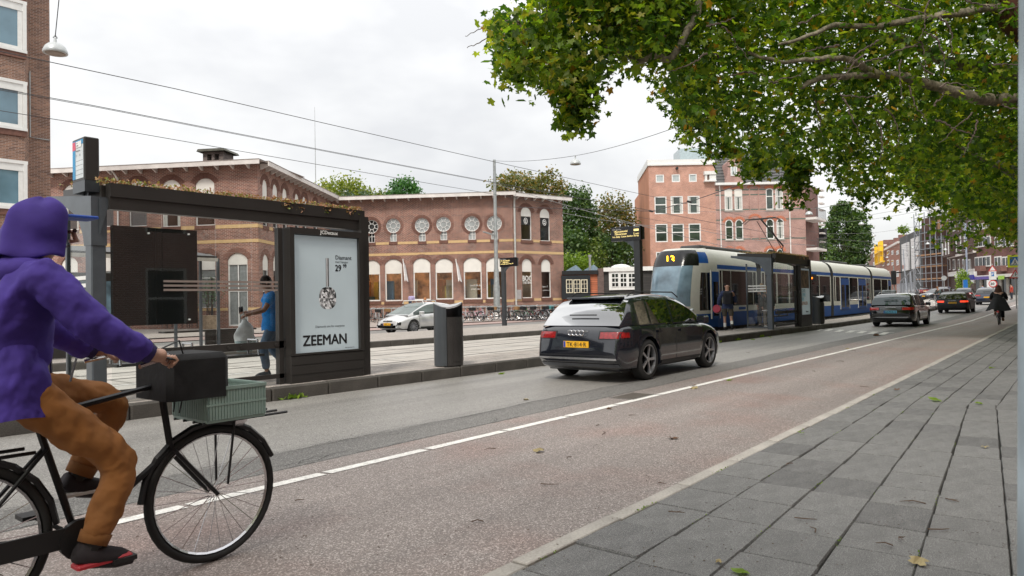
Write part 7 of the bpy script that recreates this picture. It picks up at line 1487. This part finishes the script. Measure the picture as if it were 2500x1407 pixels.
for i, (u, v) in enumerate(((2205, 1310), (2265, 1290), (1940, 1262), (1632, 1247), (1608, 1172), (1320, 1175), (1455, 1035), (1470, 1056), (1395, 1110), (2260, 1228), (1990, 1298), (1535, 980 + 30), (2308, 1215), (1830, 860), (2090, 855), (1990, 905), (2060, 880), (720, 1215), (1180, 1265), (1210, 1090), (2100, 940), (1935, 1130), (2180, 1330))):
    p = gz(u, v, .03); b = MB(); a = random.uniform(0, 6); L_ = random.uniform(.06, .16) * (1 if v > 950 else 1.6); pts_ = [(0, 0, .006), (L_ * .5 * cos(a), L_ * .5 * sin(a), .012), (L_ * cos(a + .4), L_ * sin(a + .4), .008)]; b.tube(pts_, [.004, .0035, .002], 5)
    if i % 3 == 0: b.tube([pts_[1], (pts_[1][0] + .05 * cos(a + 1.2), pts_[1][1] + .05 * sin(a + 1.2), .012)], [.003, .0015], 4)
    o = b.obj('twig', TW_, loc=(float(p[0]), float(p[1]), .02 if p[1] < 2.4 else .004)); tag(o, '%s brown twig %s' % ('forked' if i % 3 == 0 else 'short', TP[i]), 'twig', 'twigs on the slabs' if p[1] < 2.4 else 'twigs on the road')
P = []
for i in range(260):
    j = random.choice([0, 0, 1, 2, 3, 4]); s = random.choice([random.gauss(c, .09) for c in (3.2, 4.3, 5.6, 7.7, 9.5, 11)]); P.append((s, seam(j, s) + random.uniform(-.01, .01), .012))
for i in range(500): s = random.uniform(22, 60); P.append((s, random.gauss(23.65, .15), .05))
for i in range(120): s = random.choice([random.gauss(c, .12) for c in (21.3, 23, 25, 6.35)]); P.append((s, kP(s) - random.uniform(.0, .05), .01))
wd_ = leafmesh('weeds', np.array(P[:260]), .016, L_BRIGHT, None, simple=True, droop=-2.2); wd2 = leafmesh('weeds', np.array(P[260:]), .10, L_BRIGHT, None, simple=True, droop=-2.2)
tag(wd_, 'tiny green weeds growing in the slab joints', 'weeds'); tag(wd2, 'weeds along the platform kerbs', 'weeds')
b = MB()
for i in range(900): u, v = random.uniform(300, 2480), random.uniform(850, 1400); p = gz(u, v, 0); z = .003 if p[1] > 2.4 else .02; s_ = random.uniform(.004, .012); a = random.uniform(0, 3); b.add([(p[0] - s_ * cos(a), p[1] - s_ * sin(a), z + .002), (p[0] + s_ * sin(a) * .4, p[1] - s_ * .4, z + .003), (p[0] + s_ * cos(a), p[1] + s_ * sin(a), z + .002), (p[0] - s_ * .3, p[1] + s_ * .4, z + .006)], [(0, 1, 2, 3)])
tag(b.obj('crumbs', TW_, kind='stuff'), 'scattered leaf crumbs and bark bits on path and slabs', 'litter')
# ================================================================ people
SKIN = mat('light_skin', (.50, .29, .21), .55, var=.05); SKIND = mat('tan_skin', (.38, .20, .13), .55, var=.05)
BASE = dict(pel=(0, 0, .95), spi=(0, 0, 1.13), che=(0, 0, 1.34), nec=(.01, 0, 1.49), hea=(.03, 0, 1.62), top=(.02, 0, 1.70),
            shL=(0, .19, 1.42), elL=(-.02, .24, 1.14), wrL=(.05, .25, .89), haL=(.08, .25, .80), hiL=(0, .10, .90), knL=(.02, .11, .50), anL=(-.02, .11, .09), toL=(.14, .12, .04),
            shR=(0, -.19, 1.42), elR=(-.02, -.24, 1.14), wrR=(.05, -.25, .89), haR=(.08, -.25, .80), hiR=(0, -.10, .90), knR=(.02, -.11, .50), anR=(-.02, -.11, .09), toR=(.14, -.12, .04))
RAD = dict(pel=(.15, .115), spi=(.135, .10), che=(.16, .115), nec=.055, hea=(.078, .098), top=.06, sh=.058, el=.042, wr=.029, ha=.036, hi=.088, kn=.058, an=.040, to=.036)
ED = [('pel', 'spi'), ('spi', 'che'), ('che', 'nec'), ('nec', 'hea'), ('hea', 'top')] + [(a + s, b_ + s) for s in 'LR' for a, b_ in (('sh', 'el'), ('el', 'wr'), ('wr', 'ha'), ('hi', 'kn'), ('kn', 'an'), ('an', 'to'))] + [('che', 'shL'), ('che', 'shR'), ('pel', 'hiL'), ('pel', 'hiR')]
def sub_skin(nm, J, keys, m, par, grow=.0, over={}, fold=0., lv=2):
    names = [k for k in J if k in keys]; ix = {k: i for i, k in enumerate(names)}; js = []
    for k in names:
        r = over.get(k, over.get(k[:2], RAD.get(k, RAD.get(k[:2])))); r = (r, r) if not isinstance(r, tuple) else r; js.append((J[k], (r[0] + grow, r[1] + grow)))
    return skin(nm, js, [(ix[a], ix[b_]) for a, b_ in ED if a in ix and b_ in ix], m, par, lv, root=ix.get('pel', 0), fold=fold)
def person(loc, rz, label, pose, top, bottom, shoes, hairm=None, sleeve='long', legs='long', skinm=SKIN, scale=1., hair='short', coat=0, group=None, fold=.02, lv=2):
    r = thing('person', loc, rz, label, 'person', group); r.scale = (scale,) * 3; J = dict(BASE); J.update(pose)
    sub_skin('body', J, set(BASE), skinm, r)
    tk = {'pel', 'spi', 'che', 'nec', 'shL', 'shR', 'elL', 'elR'} | ({'wrL', 'wrR'} if sleeve == 'long' else set()); J2 = dict(J)
    if sleeve == 'short':
        for s in 'LR': J2['el' + s] = tuple(.35 * a + .65 * b_ for a, b_ in zip(J['sh' + s], J['el' + s]))
    J2['nec'] = tuple(a * .3 + b_ * .7 for a, b_ in zip(J['che'], J['nec']))
    sub_skin('shirt' if sleeve == 'short' else 'jacket', J2, tk, top, r, .03, {'el': .052, 'wr': .036, 'sh': .066, 'nec': .05, 'pel': (.165, .13), 'spi': (.15, .115), 'che': (.17, .125)}, fold, lv)
    bk = {'pel', 'hiL', 'hiR', 'knL', 'knR'} | ({'anL', 'anR'} if legs == 'long' else set()); J3 = dict(J)
    if legs == 'long':
        for s in 'LR': J3['an' + s] = tuple(a + (b_ - a) * .1 for a, b_ in zip(J['an' + s], J['kn' + s]))
    sub_skin('trousers' if legs == 'long' else 'shorts', J3, bk, bottom, r, .012, {'kn': .075 if legs == 'long' else .095, 'an': .056, 'hi': .095, 'pel': (.09, .08)}, fold, lv)
    pz_ = Vector(J['pel']); ax_ = (Vector(J['spi']) - pz_).normalized(); hm = MB(); n_ = 20
    for k_, (h_, rx_, ry_) in enumerate(((-.14, .165, .215), (-.06, .168, .21), (.05, .15, .19), (.16, .125, .15))):
        for j in range(n_): a = 2 * pi * j / n_; q = pz_ + ax_ * h_; hm.v.append((q.x + rx_ * cos(a) * (1 + .03 * sin(5 * a)), q.y + ry_ * sin(a), q.z + .01 * sin(3 * a)))
    for k_ in range(3):
        for j in range(n_): hm.f.append((k_ * n_ + j, k_ * n_ + (j + 1) % n_, (k_ + 1) * n_ + (j + 1) % n_, (k_ + 1) * n_ + j)); hm.m.append(0)
    ho = hm.obj('hem', top, r, smooth=True)
    if lv > 2:
        sb_ = ho.modifiers.new('sub', 'SUBSURF'); sb_.levels = sb_.render_levels = 3; dm_ = ho.modifiers.new('folds', 'DISPLACE'); dm_.texture = FOLD; dm_.strength = fold * 1.3; dm_.texture_coords = 'LOCAL'
    for s in 'LR':
        a, t_ = Vector(J['an' + s]), Vector(J['to' + s]); d = (t_ - a); d.z = min(d.z + .03, .0) if abs(d.z) < .2 else d.z; dn = d.normalized()
        b = MB(); b.tube([a + Vector((0, 0, .0)) - dn * .05, a + dn * .03 - Vector((0, 0, .02)), a + dn * .13 - Vector((0, 0, .025)), a + dn * .19 - Vector((0, 0, .03))], [.045, .052, .045, .025], 8); b.obj('shoe', shoes, r, smooth=True)
        # hand: five bent fingers of different length
        w_, h_ = Vector(J['wr' + s]), Vector(J['ha' + s]); d = (h_ - w_).normalized(); sd_ = d.cross(Vector((0, 0, 1))).normalized() if abs(d.z) < .95 else Vector((0, 1, 0)); up = sd_.cross(d); b = MB(); cu = J.get('curl', .6)
        for k, (o_, l_) in enumerate(((-.03, .058), (-.01, .072), (.01, .068), (.03, .052))):
            p = h_ + sd_ * o_ + d * .02; q = p + d * l_ * .5 * cos(cu * .6) - up * l_ * .5 * sin(cu * .6); b.tube([p, q, q + d * l_ * .5 * cos(cu * 1.8) - up * l_ * .5 * sin(cu * 1.8)], [.010, .009, .007], 6)
        p = w_ + (h_ - w_) * .6 + sd_ * .03 * (1 if s == 'L' else -1); b.tube([p, p + d * .035 - up * .03 + sd_ * .012, p + d * .06 - up * .04], [.012, .011, .008], 6); b.obj('fingers', skinm, r, smooth=True)
    hd, tp_ = Vector(J['hea']), Vector(J['top']); up = (tp_ - Vector(J['nec'])).normalized(); fw = Vector(J.get('look', (1, 0, 0))); fw = (fw - up * fw.dot(up)).normalized(); sdv = up.cross(fw); c = hd + up * .02
    b = MB(); b.tube([c + fw * .085 + up * .02, c + fw * .115 - up * .018, c + fw * .088 - up * .03], [.010, .014, .010], 6)
    for k in (1, -1): b.ball(tuple(c + sdv * .078 * k - up * .0), (.014, .014, .026), 6)
    f_ = b.obj('face', skinm, r, smooth=True); b = MB()
    for k in (1, -1): b.ball(tuple(c + fw * .083 + sdv * .032 * k + up * .018), .010, 6)
    b.tube([tuple(c + fw * .086 - up * .055 - sdv * .022), tuple(c + fw * .09 - up * .055), tuple(c + fw * .086 - up * .055 + sdv * .022)], .005, 4); b.obj('eyes_mouth', mat('dark_features', (.05, .025, .02), .5), f_)
    if hairm and hair != 'none':
        b = MB(); cc = c + up * .035 - fw * .018; b.ball((0, 0, 0), (.098, .088, .105), 12); M = Matrix((fw, sdv, up)).transposed().to_4x4(); b.v = [tuple(cc + (M @ Vector(v))) for v in b.v if True]
        b.obj('hair', hairm, r, smooth=True)
        if hair == 'long':
            b = MB()
            for k in range(16): a = -1.4 + 2.8 * k / 15; o_ = sdv * .085 * sin(a) - fw * (.07 * cos(a) + .01); b.tube([c + o_ + up * .06, c + o_ * 1.25 - up * .08, c + o_ * 1.6 - up * .24 - fw * .02, c + o_ * 1.5 - up * (.36 + .03 * (k % 3)) - fw * .03], [.02, .026, .024, .008], 5)
            b.obj('hair', hairm, r, smooth=True)
    return r, J
def Cm(n, c, **k): return mat(n, c, .85, **dict(dict(var=.18, scale=7, bump=.9, fine=(9, .12)), **k))
# man in the blue shirt, seen through the glass, walking left with a bag
bx, by = 6.88, 10.88
pb, J = person((bx, by, .2), pi - .35, 'man in a bright blue t-shirt and jeans looking at his phone behind the shelter glass',
    dict(nec=(.03, 0, 1.49), hea=(.08, 0, 1.60), top=(.09, 0, 1.68), look=(1, 0, -.5), elR=(.1, -.27, 1.17), wrR=(.33, -.24, 1.12), haR=(.41, -.2, 1.13), elL=(.18, .27, 1.15), wrL=(.42, .34, 1.10), haL=(.5, .36, 1.08), knL=(.16, .1, .52), anL=(.1, .1, .1), toL=(.27, .1, .05), knR=(-.02, -.11, .50), anR=(-.3, -.1, .16), toR=(-.18, -.1, .05)),
    Cm('blue_tshirt', (.01, .22, .62)), Cm('washed_jeans', (.10, .16, .24)), Cm('grey_shoe', (.06, .07, .08)), Cm('dark_hair', (.03, .02, .018)), 'short', skinm=SKIND)
MB().tube([(.155, -.045, 1.635), (.165, -.04, 1.635)], .02, 8).tube([(.155, .045, 1.635), (.165, .04, 1.635)], .02, 8).tube([(.16, -.05, 1.64), (.16, .05, 1.64)], .004, 4).obj('glasses', BLACK, pb)
def at_(root, p): M = Matrix.Rotation(root.rotation_euler[2], 4, 'Z'); q = M @ Vector(p); return tuple(Vector(root.location) + q * root.scale[0])
ph = MB().bbox(-.035, .035, -.07, .07, -.005, .005, .003).obj('phone', BLACK, loc=at_(pb, (.46, -.19, 1.17)), rot=(.9, .2, pi - .35)); tag(ph, 'black smartphone held in front of the man in blue', 'phone')
bg_ = MB(); bz = Vector(at_(pb, (.5, .36, 1.03)))
for i in range(13):
    z = -i * .045; w_ = [.02, .05, .09, .12, .14, .155, .165, .17, .175, .175, .17, .16, .12][i]
    for k in range(16): a = 2 * pi * k / 16; bg_.v.append((w_ * cos(a) * (1 + .12 * sin(3 * a + i)), w_ * .75 * sin(a) * (1 + .1 * cos(4 * a + i)), z))
for i in range(12):
    for k in range(16): bg_.f.append((i * 16 + k, i * 16 + (k + 1) % 16, (i + 1) * 16 + (k + 1) % 16, (i + 1) * 16 + k)); bg_.m.append(0 if i < 8 else 1)
bg_.f.append(tuple(range(12 * 16, 13 * 16))); bg_.m.append(1)
o = bg_.obj('plastic_bag', [mat('white_plastic', (.68, .70, .70), .35, var=.2, scale=9), mat('pale_teal_plastic', (.40, .52, .52), .4, var=.2)], loc=tuple(bz), smooth='auto'); tag(o, 'white and pale teal plastic carrier bag hanging from the hand of the man in blue', 'bag')
# man with the backpack walking towards the tram
NAVY = Cm('navy_plaid_shirt', (.03, .045, .11), var=.5, scale=14)
pm_, J = person((25.6, 10.35, .2), .45, 'bald man in navy shirt and olive shorts with backpack walking along the tram', dict(elL=(.0, .3, 1.14), wrL=(.05, .32, .92), haL=(.06, .33, .83), elR=(.05, -.28, 1.16), wrR=(.22, -.3, 1.05), haR=(.29, -.3, 1.03), knL=(.08, .11, .5), anL=(.03, .11, .1), toL=(.18, .11, .04), knR=(.0, -.12, .5), anR=(-.24, -.13, .2), toR=(-.13, -.13, .06)), NAVY, Cm('olive_shorts', (.085, .075, .06)), Cm('black_trainer', (.02, .02, .022)), None, 'long', 'short')
for s in 'LR': a = Vector(J['an' + s]); k = Vector(J['kn' + s]); MB().tube([a, a + (k - a) * .45], [.045, .055], 10).obj('sock', WHITE, pm_)
bp_ = MB(); bp_.bbox(-.34, -.11, -.17, .17, .98, 1.47, .07); o = bp_.obj('backpack', Cm('black_backpack', (.012, .013, .018)), loc=(25.6, 10.35, .2), rot=(0, 0, .45)); tag(o, 'black backpack on the back of the bald man', 'backpack')
b = MB(); b.lathe([(.0, -.1), (.14, -.1), (.15, -.08), (.15, .08), (.13, .1), (0, .1)], 20, (0, 0, 0), 0); b.lathe([(.155, .03), (.155, .1), (.14, .11)], 20, (0, 0, 0), 0, 1); o = b.obj('hand_drum', [mat('crimson_skin', (.35, .02, .05), .5), mat('pale_rim', (.55, .45, .38), .5)], loc=at_(pm_, (.05, .38, .80)), rot=(0, .2, .2)); tag(o, 'small red round drum held in the left hand of the bald man', 'drum')
# two people waiting in the second shelter
person((28.4, 10.05, .2), -2.2, 'taller fair-haired person in dark grey standing inside the second shelter', {}, Cm('dark_grey_coat', (.03, .04, .045)), Cm('dark_jeans', (.03, .04, .06)), BLACK, Cm('blonde_hair', (.42, .28, .14)))
person((28.15, 9.75, .2), -2.4, 'person with sunglasses and grey-green jacket standing in front inside the second shelter', {}, Cm('grey_green_jacket', (.05, .07, .07)), Cm('pale_trousers', (.3, .27, .25)), WHITE, Cm('blonde_hair', (.42, .28, .14)), hair='long', scale=.93)
# ---- cyclists
def cyclist(loc, rz, label, top, bottom, shoes, hairm, fm, bl, skinm=SKIN, hair='short', lod=1, bscale=1., pose={}, **k):
    bk_ = bicycle(loc, rz, bl, fm, 'bicycles being ridden', lod=lod, name='bicycle', scale=bscale)
    P = dict(pel=(-.28, 0, 1.0), spi=(-.2, 0, 1.16), che=(-.08, 0, 1.34), nec=(.0, 0, 1.48), hea=(.05, 0, 1.6), top=(.05, 0, 1.68), hiL=(-.27, .1, .97), hiR=(-.27, -.1, .97), knL=(.14, .12, .88), anL=(-.06, .13, .52), toL=(.08, .14, .45), knR=(.06, -.12, .62), anR=(-.1, -.14, .26), toR=(.04, -.14, .19),
             shL=(-.06, .19, 1.41), shR=(-.06, -.19, 1.41), elL=(.08, .27, 1.2), wrL=(.1, .31, 1.12), haL=(.17, .3, 1.11), elR=(.08, -.27, 1.2), wrR=(.1, -.31, 1.12), haR=(.17, -.3, 1.11), curl=1.2)
    P.update(pose); r, J = person(loc, rz, label, P, top, bottom, shoes, hairm, hair=hair, skinm=skinm, scale=bscale, **k); return bk_, r, J
PUR = Cm('purple_jacket', (.060, .032, .26), scale=3); BRO = Cm('rust_brown_trousers', (.30, .12, .03), scale=3)
cx_, cy_ = 1.46, 3.84
bk, pc, J = cyclist((cx_, cy_, 0), .0, 'cyclist in hooded purple jacket and rust-brown trousers riding in at the left edge', PUR, BRO, Cm('black_red_shoe', (.02, .015, .018)), None, MATS['black_bike_frame'], 'black city bicycle with front crate ridden by the purple-jacketed cyclist', lod=0, bscale=1.07, fold=.034, lv=4,
    pose=dict(pel=(-.36, 0, 1.02), hiL=(-.34, .1, .98), hiR=(-.34, -.1, .98), spi=(-.36, 0, 1.2), che=(-.32, 0, 1.42), nec=(-.27, 0, 1.56), hea=(-.2, 0, 1.68), top=(-.2, 0, 1.76), shL=(-.29, .2, 1.48), shR=(-.29, -.2, 1.48), elL=(-.12, .3, 1.24), elR=(-.12, -.3, 1.24)))
b = MB(); n_ = 26; rows_ = []   # hood: open shell round the face running down into the collar
for i in range(13):
    t = i / 12; cz_ = 1.56 + .27 * t; rr = .125 * sqrt(max(.02, 1 - max(0, (t - .5) / .5) ** 2.4)) * (1 if t > .25 else 1.12 - .5 * t); cxh = -.275 + .06 * t
    for k in range(n_): a = .75 + (2 * pi - 1.5) * k / (n_ - 1); w_ = 1 + .05 * sin(7 * a + 5 * t) + .03 * sin(13 * t + 3 * a); b.v.append((cxh + rr * 1.08 * cos(a) * w_, rr * .92 * sin(a) * w_, cz_ + .012 * sin(4 * a)))
for i in range(12):
    for k in range(n_ - 1): b.f.append((i * n_ + k, i * n_ + k + 1, (i + 1) * n_ + k + 1, (i + 1) * n_ + k)); b.m.append(0)
b.f.append(tuple(range(12 * n_, 13 * n_))); b.m.append(0)
hd_ = b.obj('hood', PUR, pc, smooth=True); so = hd_.modifiers.new('s', 'SOLIDIFY'); so.thickness = .018; sb = hd_.modifiers.new('sub', 'SUBSURF'); sb.levels = sb.render_levels = 2
b = MB(); b.tube([(-.25, .12, 1.52), (-.2, .06, 1.50), (-.19, 0, 1.495), (-.2, -.06, 1.50), (-.25, -.12, 1.52)], .03, 8); b.obj('collar', PUR, pc, smooth=True)
b = MB(); b.ball((-.30, 0, 1.50), (.135, .175, .075), 14); b.obj('jacket_yoke', PUR, pc, smooth=True)
MB().tube([(-.20, -.02, 1.49), (-.17, -.02, 1.40), (-.18, -.02, 1.30)], .004, 4).tube([(-.20, .02, 1.49), (-.17, .02, 1.38)], .004, 4).obj('drawstring', WHITE, pc)
MB().bbox(-.16, -.02, -.07, .07, 1.745, 1.758, .005).obj('cap_brim', mat('blue_cap', (.02, .08, .42), .6), pc)
for s in 'LR':
    w_, e_ = Vector(J['wr' + s]), Vector(J['el' + s]); d = (e_ - w_).normalized(); b = MB(); b.tube([w_ + d * .0, w_ + d * .05], [.043, .046], 12); b.obj('cuff', mat('dark_cuff', (.03, .02, .10), .9), pc, smooth=True)
    a_, k_ = Vector(J['an' + s]), Vector(J['kn' + s]); d = (k_ - a_).normalized(); b = MB(); b.tube([a_ + d * .035, a_ + d * .085], [.062, .066], 14); b.obj('trouser_cuff', mat('dark_rust_cuff', (.20, .08, .02), .9), pc, smooth=True)
    b = MB(); b.tube([a_ - d * .01, a_ + d * .06], [.042, .044], 10); b.obj('sock', BLACK, pc)
b = MB()
for sg_ in (-1, 1): b.tube([(-.18, sg_ * .17, 1.02), (-.16, sg_ * .185, 1.12)], .005, 4)
b.tube([(-.215, -.01, 1.46), (-.205, -.01, 1.25), (-.20, -.01, 1.05)], .006, 4); b.obj('zip', mat('zip_metal', (.2, .2, .22), .4, .7), pc)
for s in 'LR': a = Vector(J['an' + s]); MB().bbox(-.06, .17, -.045, .045, -.06, -.04, .008).obj('shoe_sole', mat('red_sole', (.4, .02, .03), .5) if s == 'R' else WHITE, pc, loc=a)
o = MB().bbox(-.17, .17, -.2, .2, -.12, .12, .03).obj('handlebar_bag', Cm('black_bag', (.012, .012, .013)), loc=(cx_ + .42, cy_, 1.06), smooth='auto'); tag(o, 'black square bag strapped before the handlebar of the left cyclist', 'bag')
for y in (-.12, .12): MB().tube([(.25, y, .93), (.245, y, 1.075), (.3, y, 1.085), (.52, y, 1.085), (.56, y, 1.07), (.56, y, .9)], .012, 4).obj('bag_strap', mat('grey_strap', (.10, .10, .10), .8), bk)
b = MB()
for sg_ in (1, -1): b.tube([(.1, sg_ * .28, 1.12), (.3, sg_ * .16, 1.17), (.4, sg_ * .05, 1.0), (.36, sg_ * .03, .8)], .004, 5); b.tube([(.14, sg_ * .3, 1.11), (.2, sg_ * .33, 1.09)], .006, 5)
b.obj('brake_cable', BLACK, bk); MB().lathe([(0, .0), (.035, .0), (.04, .05), (.02, .08)], 12, (.66, 0, .72), 0).obj('front_lamp', CHROME, bk)
cr_ = thing('crate', (cx_ + .62, cy_, .80), 0, 'pale green ribbed plastic crate on the front carrier of the left bicycle', 'crate'); GRN = mat('pale_green_plastic', (.28, .38, .34), .45)
MB().box(-.16, .18, -.19, .19, 0, .015).obj('base', GRN, cr_); sl = MB().box(-.004, .004, -.004, .004, .015, .18).obj('slat', GRN, cr_); sl.location = (-.16, -.19, 0)
for i in range(1, 20):
    for y in (-.19, .19): c = sl.copy(); COL.objects.link(c); c.location = (-.16 + i * .34 / 20, y, 0); c.scale = (1.6, 1, 1)
for i in range(20): c = sl.copy(); COL.objects.link(c); c.location = (-.16, -.19 + i * .02, 0); c = sl.copy(); COL.objects.link(c); c.location = (.18, -.19 + i * .02, 0)
MB().box(-.168, .188, -.198, -.186, .172, .19).box(-.168, .188, .186, .198, .172, .19).box(-.168, -.156, -.186, .186, .172, .19).box(.176, .188, -.186, .186, .172, .19).box(-.166, .186, -.196, -.187, .09, .1).obj('rim', GRN, cr_)
b = MB(); 
for y in (-.15, -.05, .05, .15): b.tube([(.42, y, .745), (.9, y, .745)], .007, 5)
for y in (-.1, .1): b.tube([(.62, y, .745), (.60, y * .6, .40)], .007, 5)
b.obj('front_carrier', BLACK, bk)
# woman in black ahead on the bike path
HRB = Cm('auburn_hair', (.07, .025, .012))
bw_, pw, J = cyclist((37.9, 2.95, 0), .03, 'woman with long brown hair in a wide black coat cycling away on the bike path', Cm('black_coat', (.008, .008, .01)), Cm('black_trousers', (.008, .008, .01)), Cm('brown_shoe', (.2, .1, .06)), HRB, MATS['black_bike_frame'], 'black upright bicycle with red rear light ridden by the woman in black', hair='long', bscale=1.0, lod=0)
b = MB(); n = 28
for i in range(7):
    t = i / 6; z = 1.2 - .55 * t; x = -.2 - .28 * t; rx, ry = .17 + .16 * t, .2 + .2 * t
    for k in range(n): a = 2 * pi * k / n; f_ = 1 + .14 * t * sin(5 * a) + .08 * t * sin(9 * a + 1); b.v.append((x + rx * f_ * cos(a), ry * f_ * sin(a) * (1.15 if sin(a) < 0 else 1), z + .04 * t * sin(3 * a)))
for i in range(6):
    for k in range(n): b.f.append((i * n + k, i * n + (k + 1) % n, (i + 1) * n + (k + 1) % n, (i + 1) * n + k)); b.m.append(0)
b.obj('coat_skirt', MATS['black_coat'], pw, smooth=True)
# distant riders and walkers
q = dep(2291, 745, 60); cyclist((float(q[0]), float(q[1]), gh(float(q[0]))), 2.35, 'distant cyclist in grey-green jacket crossing between the taxi and the blue hatchback', Cm('grey_green_jacket', (.05, .07, .07)), Cm('dark_jeans', (.03, .04, .06)), BLACK, Cm('brown_hair', (.2, .1, .05)), MATS['silver_bike_frame'], 'thin grey bicycle of the distant cyclist, front wheel showing left of the blue hatchback')
q = dep(1040, 775, 46); cyclist((float(q[0]), float(q[1]), .05), 2.2, 'cyclist in orange and blue passing behind the silver parked car', Cm('pale_blue_jacket', (.35, .42, .6)), Cm('dark_jeans', (.03, .04, .06)), BLACK, Cm('ginger_hair', (.45, .2, .08)), MATS['blue_bike_frame'], 'blue bicycle hidden behind the silver parked car', scale=1.) if False else cyclist((float(q[0]), float(q[1]), .05), 2.2, 'cyclist in orange and blue passing behind the silver parked car', Cm('pale_blue_jacket', (.35, .42, .6)), Cm('dark_jeans', (.03, .04, .06)), BLACK, Cm('ginger_hair', (.45, .2, .08)), MATS['blue_bike_frame'], 'blue bicycle hidden behind the silver parked car')
q = dep(2400, 725, 84); person((float(q[0]), float(q[1]), gh(float(q[0]))), 1.2, 'pedestrian in a light blue top before the shops', {}, Cm('light_blue_top', (.2, .35, .55)), Cm('dark_jeans', (.03, .04, .06)), BLACK, Cm('dark_hair', (.03, .02, .018)))
q = dep(2470, 728, 80); person((float(q[0]), float(q[1]), gh(float(q[0]))), 2., 'pedestrian in red near the lime green shop sign', {}, Cm('red_top', (.4, .05, .03)), Cm('dark_jeans', (.03, .04, .06)), BLACK, Cm('dark_hair', (.03, .02, .018)))
q = dep(1006, 775, 53); k_ = thing('child_seat', (float(q[0]), float(q[1]), 1.0), 0, 'dark blue child seat on a bicycle behind the silver car', 'child seat'); MB().bbox(-.2, .2, -.18, .18, 0, .15, .03).bbox(-.2, -.12, -.18, .18, .15, .7, .03).obj('shell', Cm('child_seat_blue', (.02, .03, .07)), k_); MB().bbox(-.26, .22, -.2, .2, .7, 1.0, .1).obj('head_rest', Cm('pale_violet', (.4, .35, .55)), k_)
for q in MATS.values():
    if q.users == 0: bpy.data.materials.remove(q)
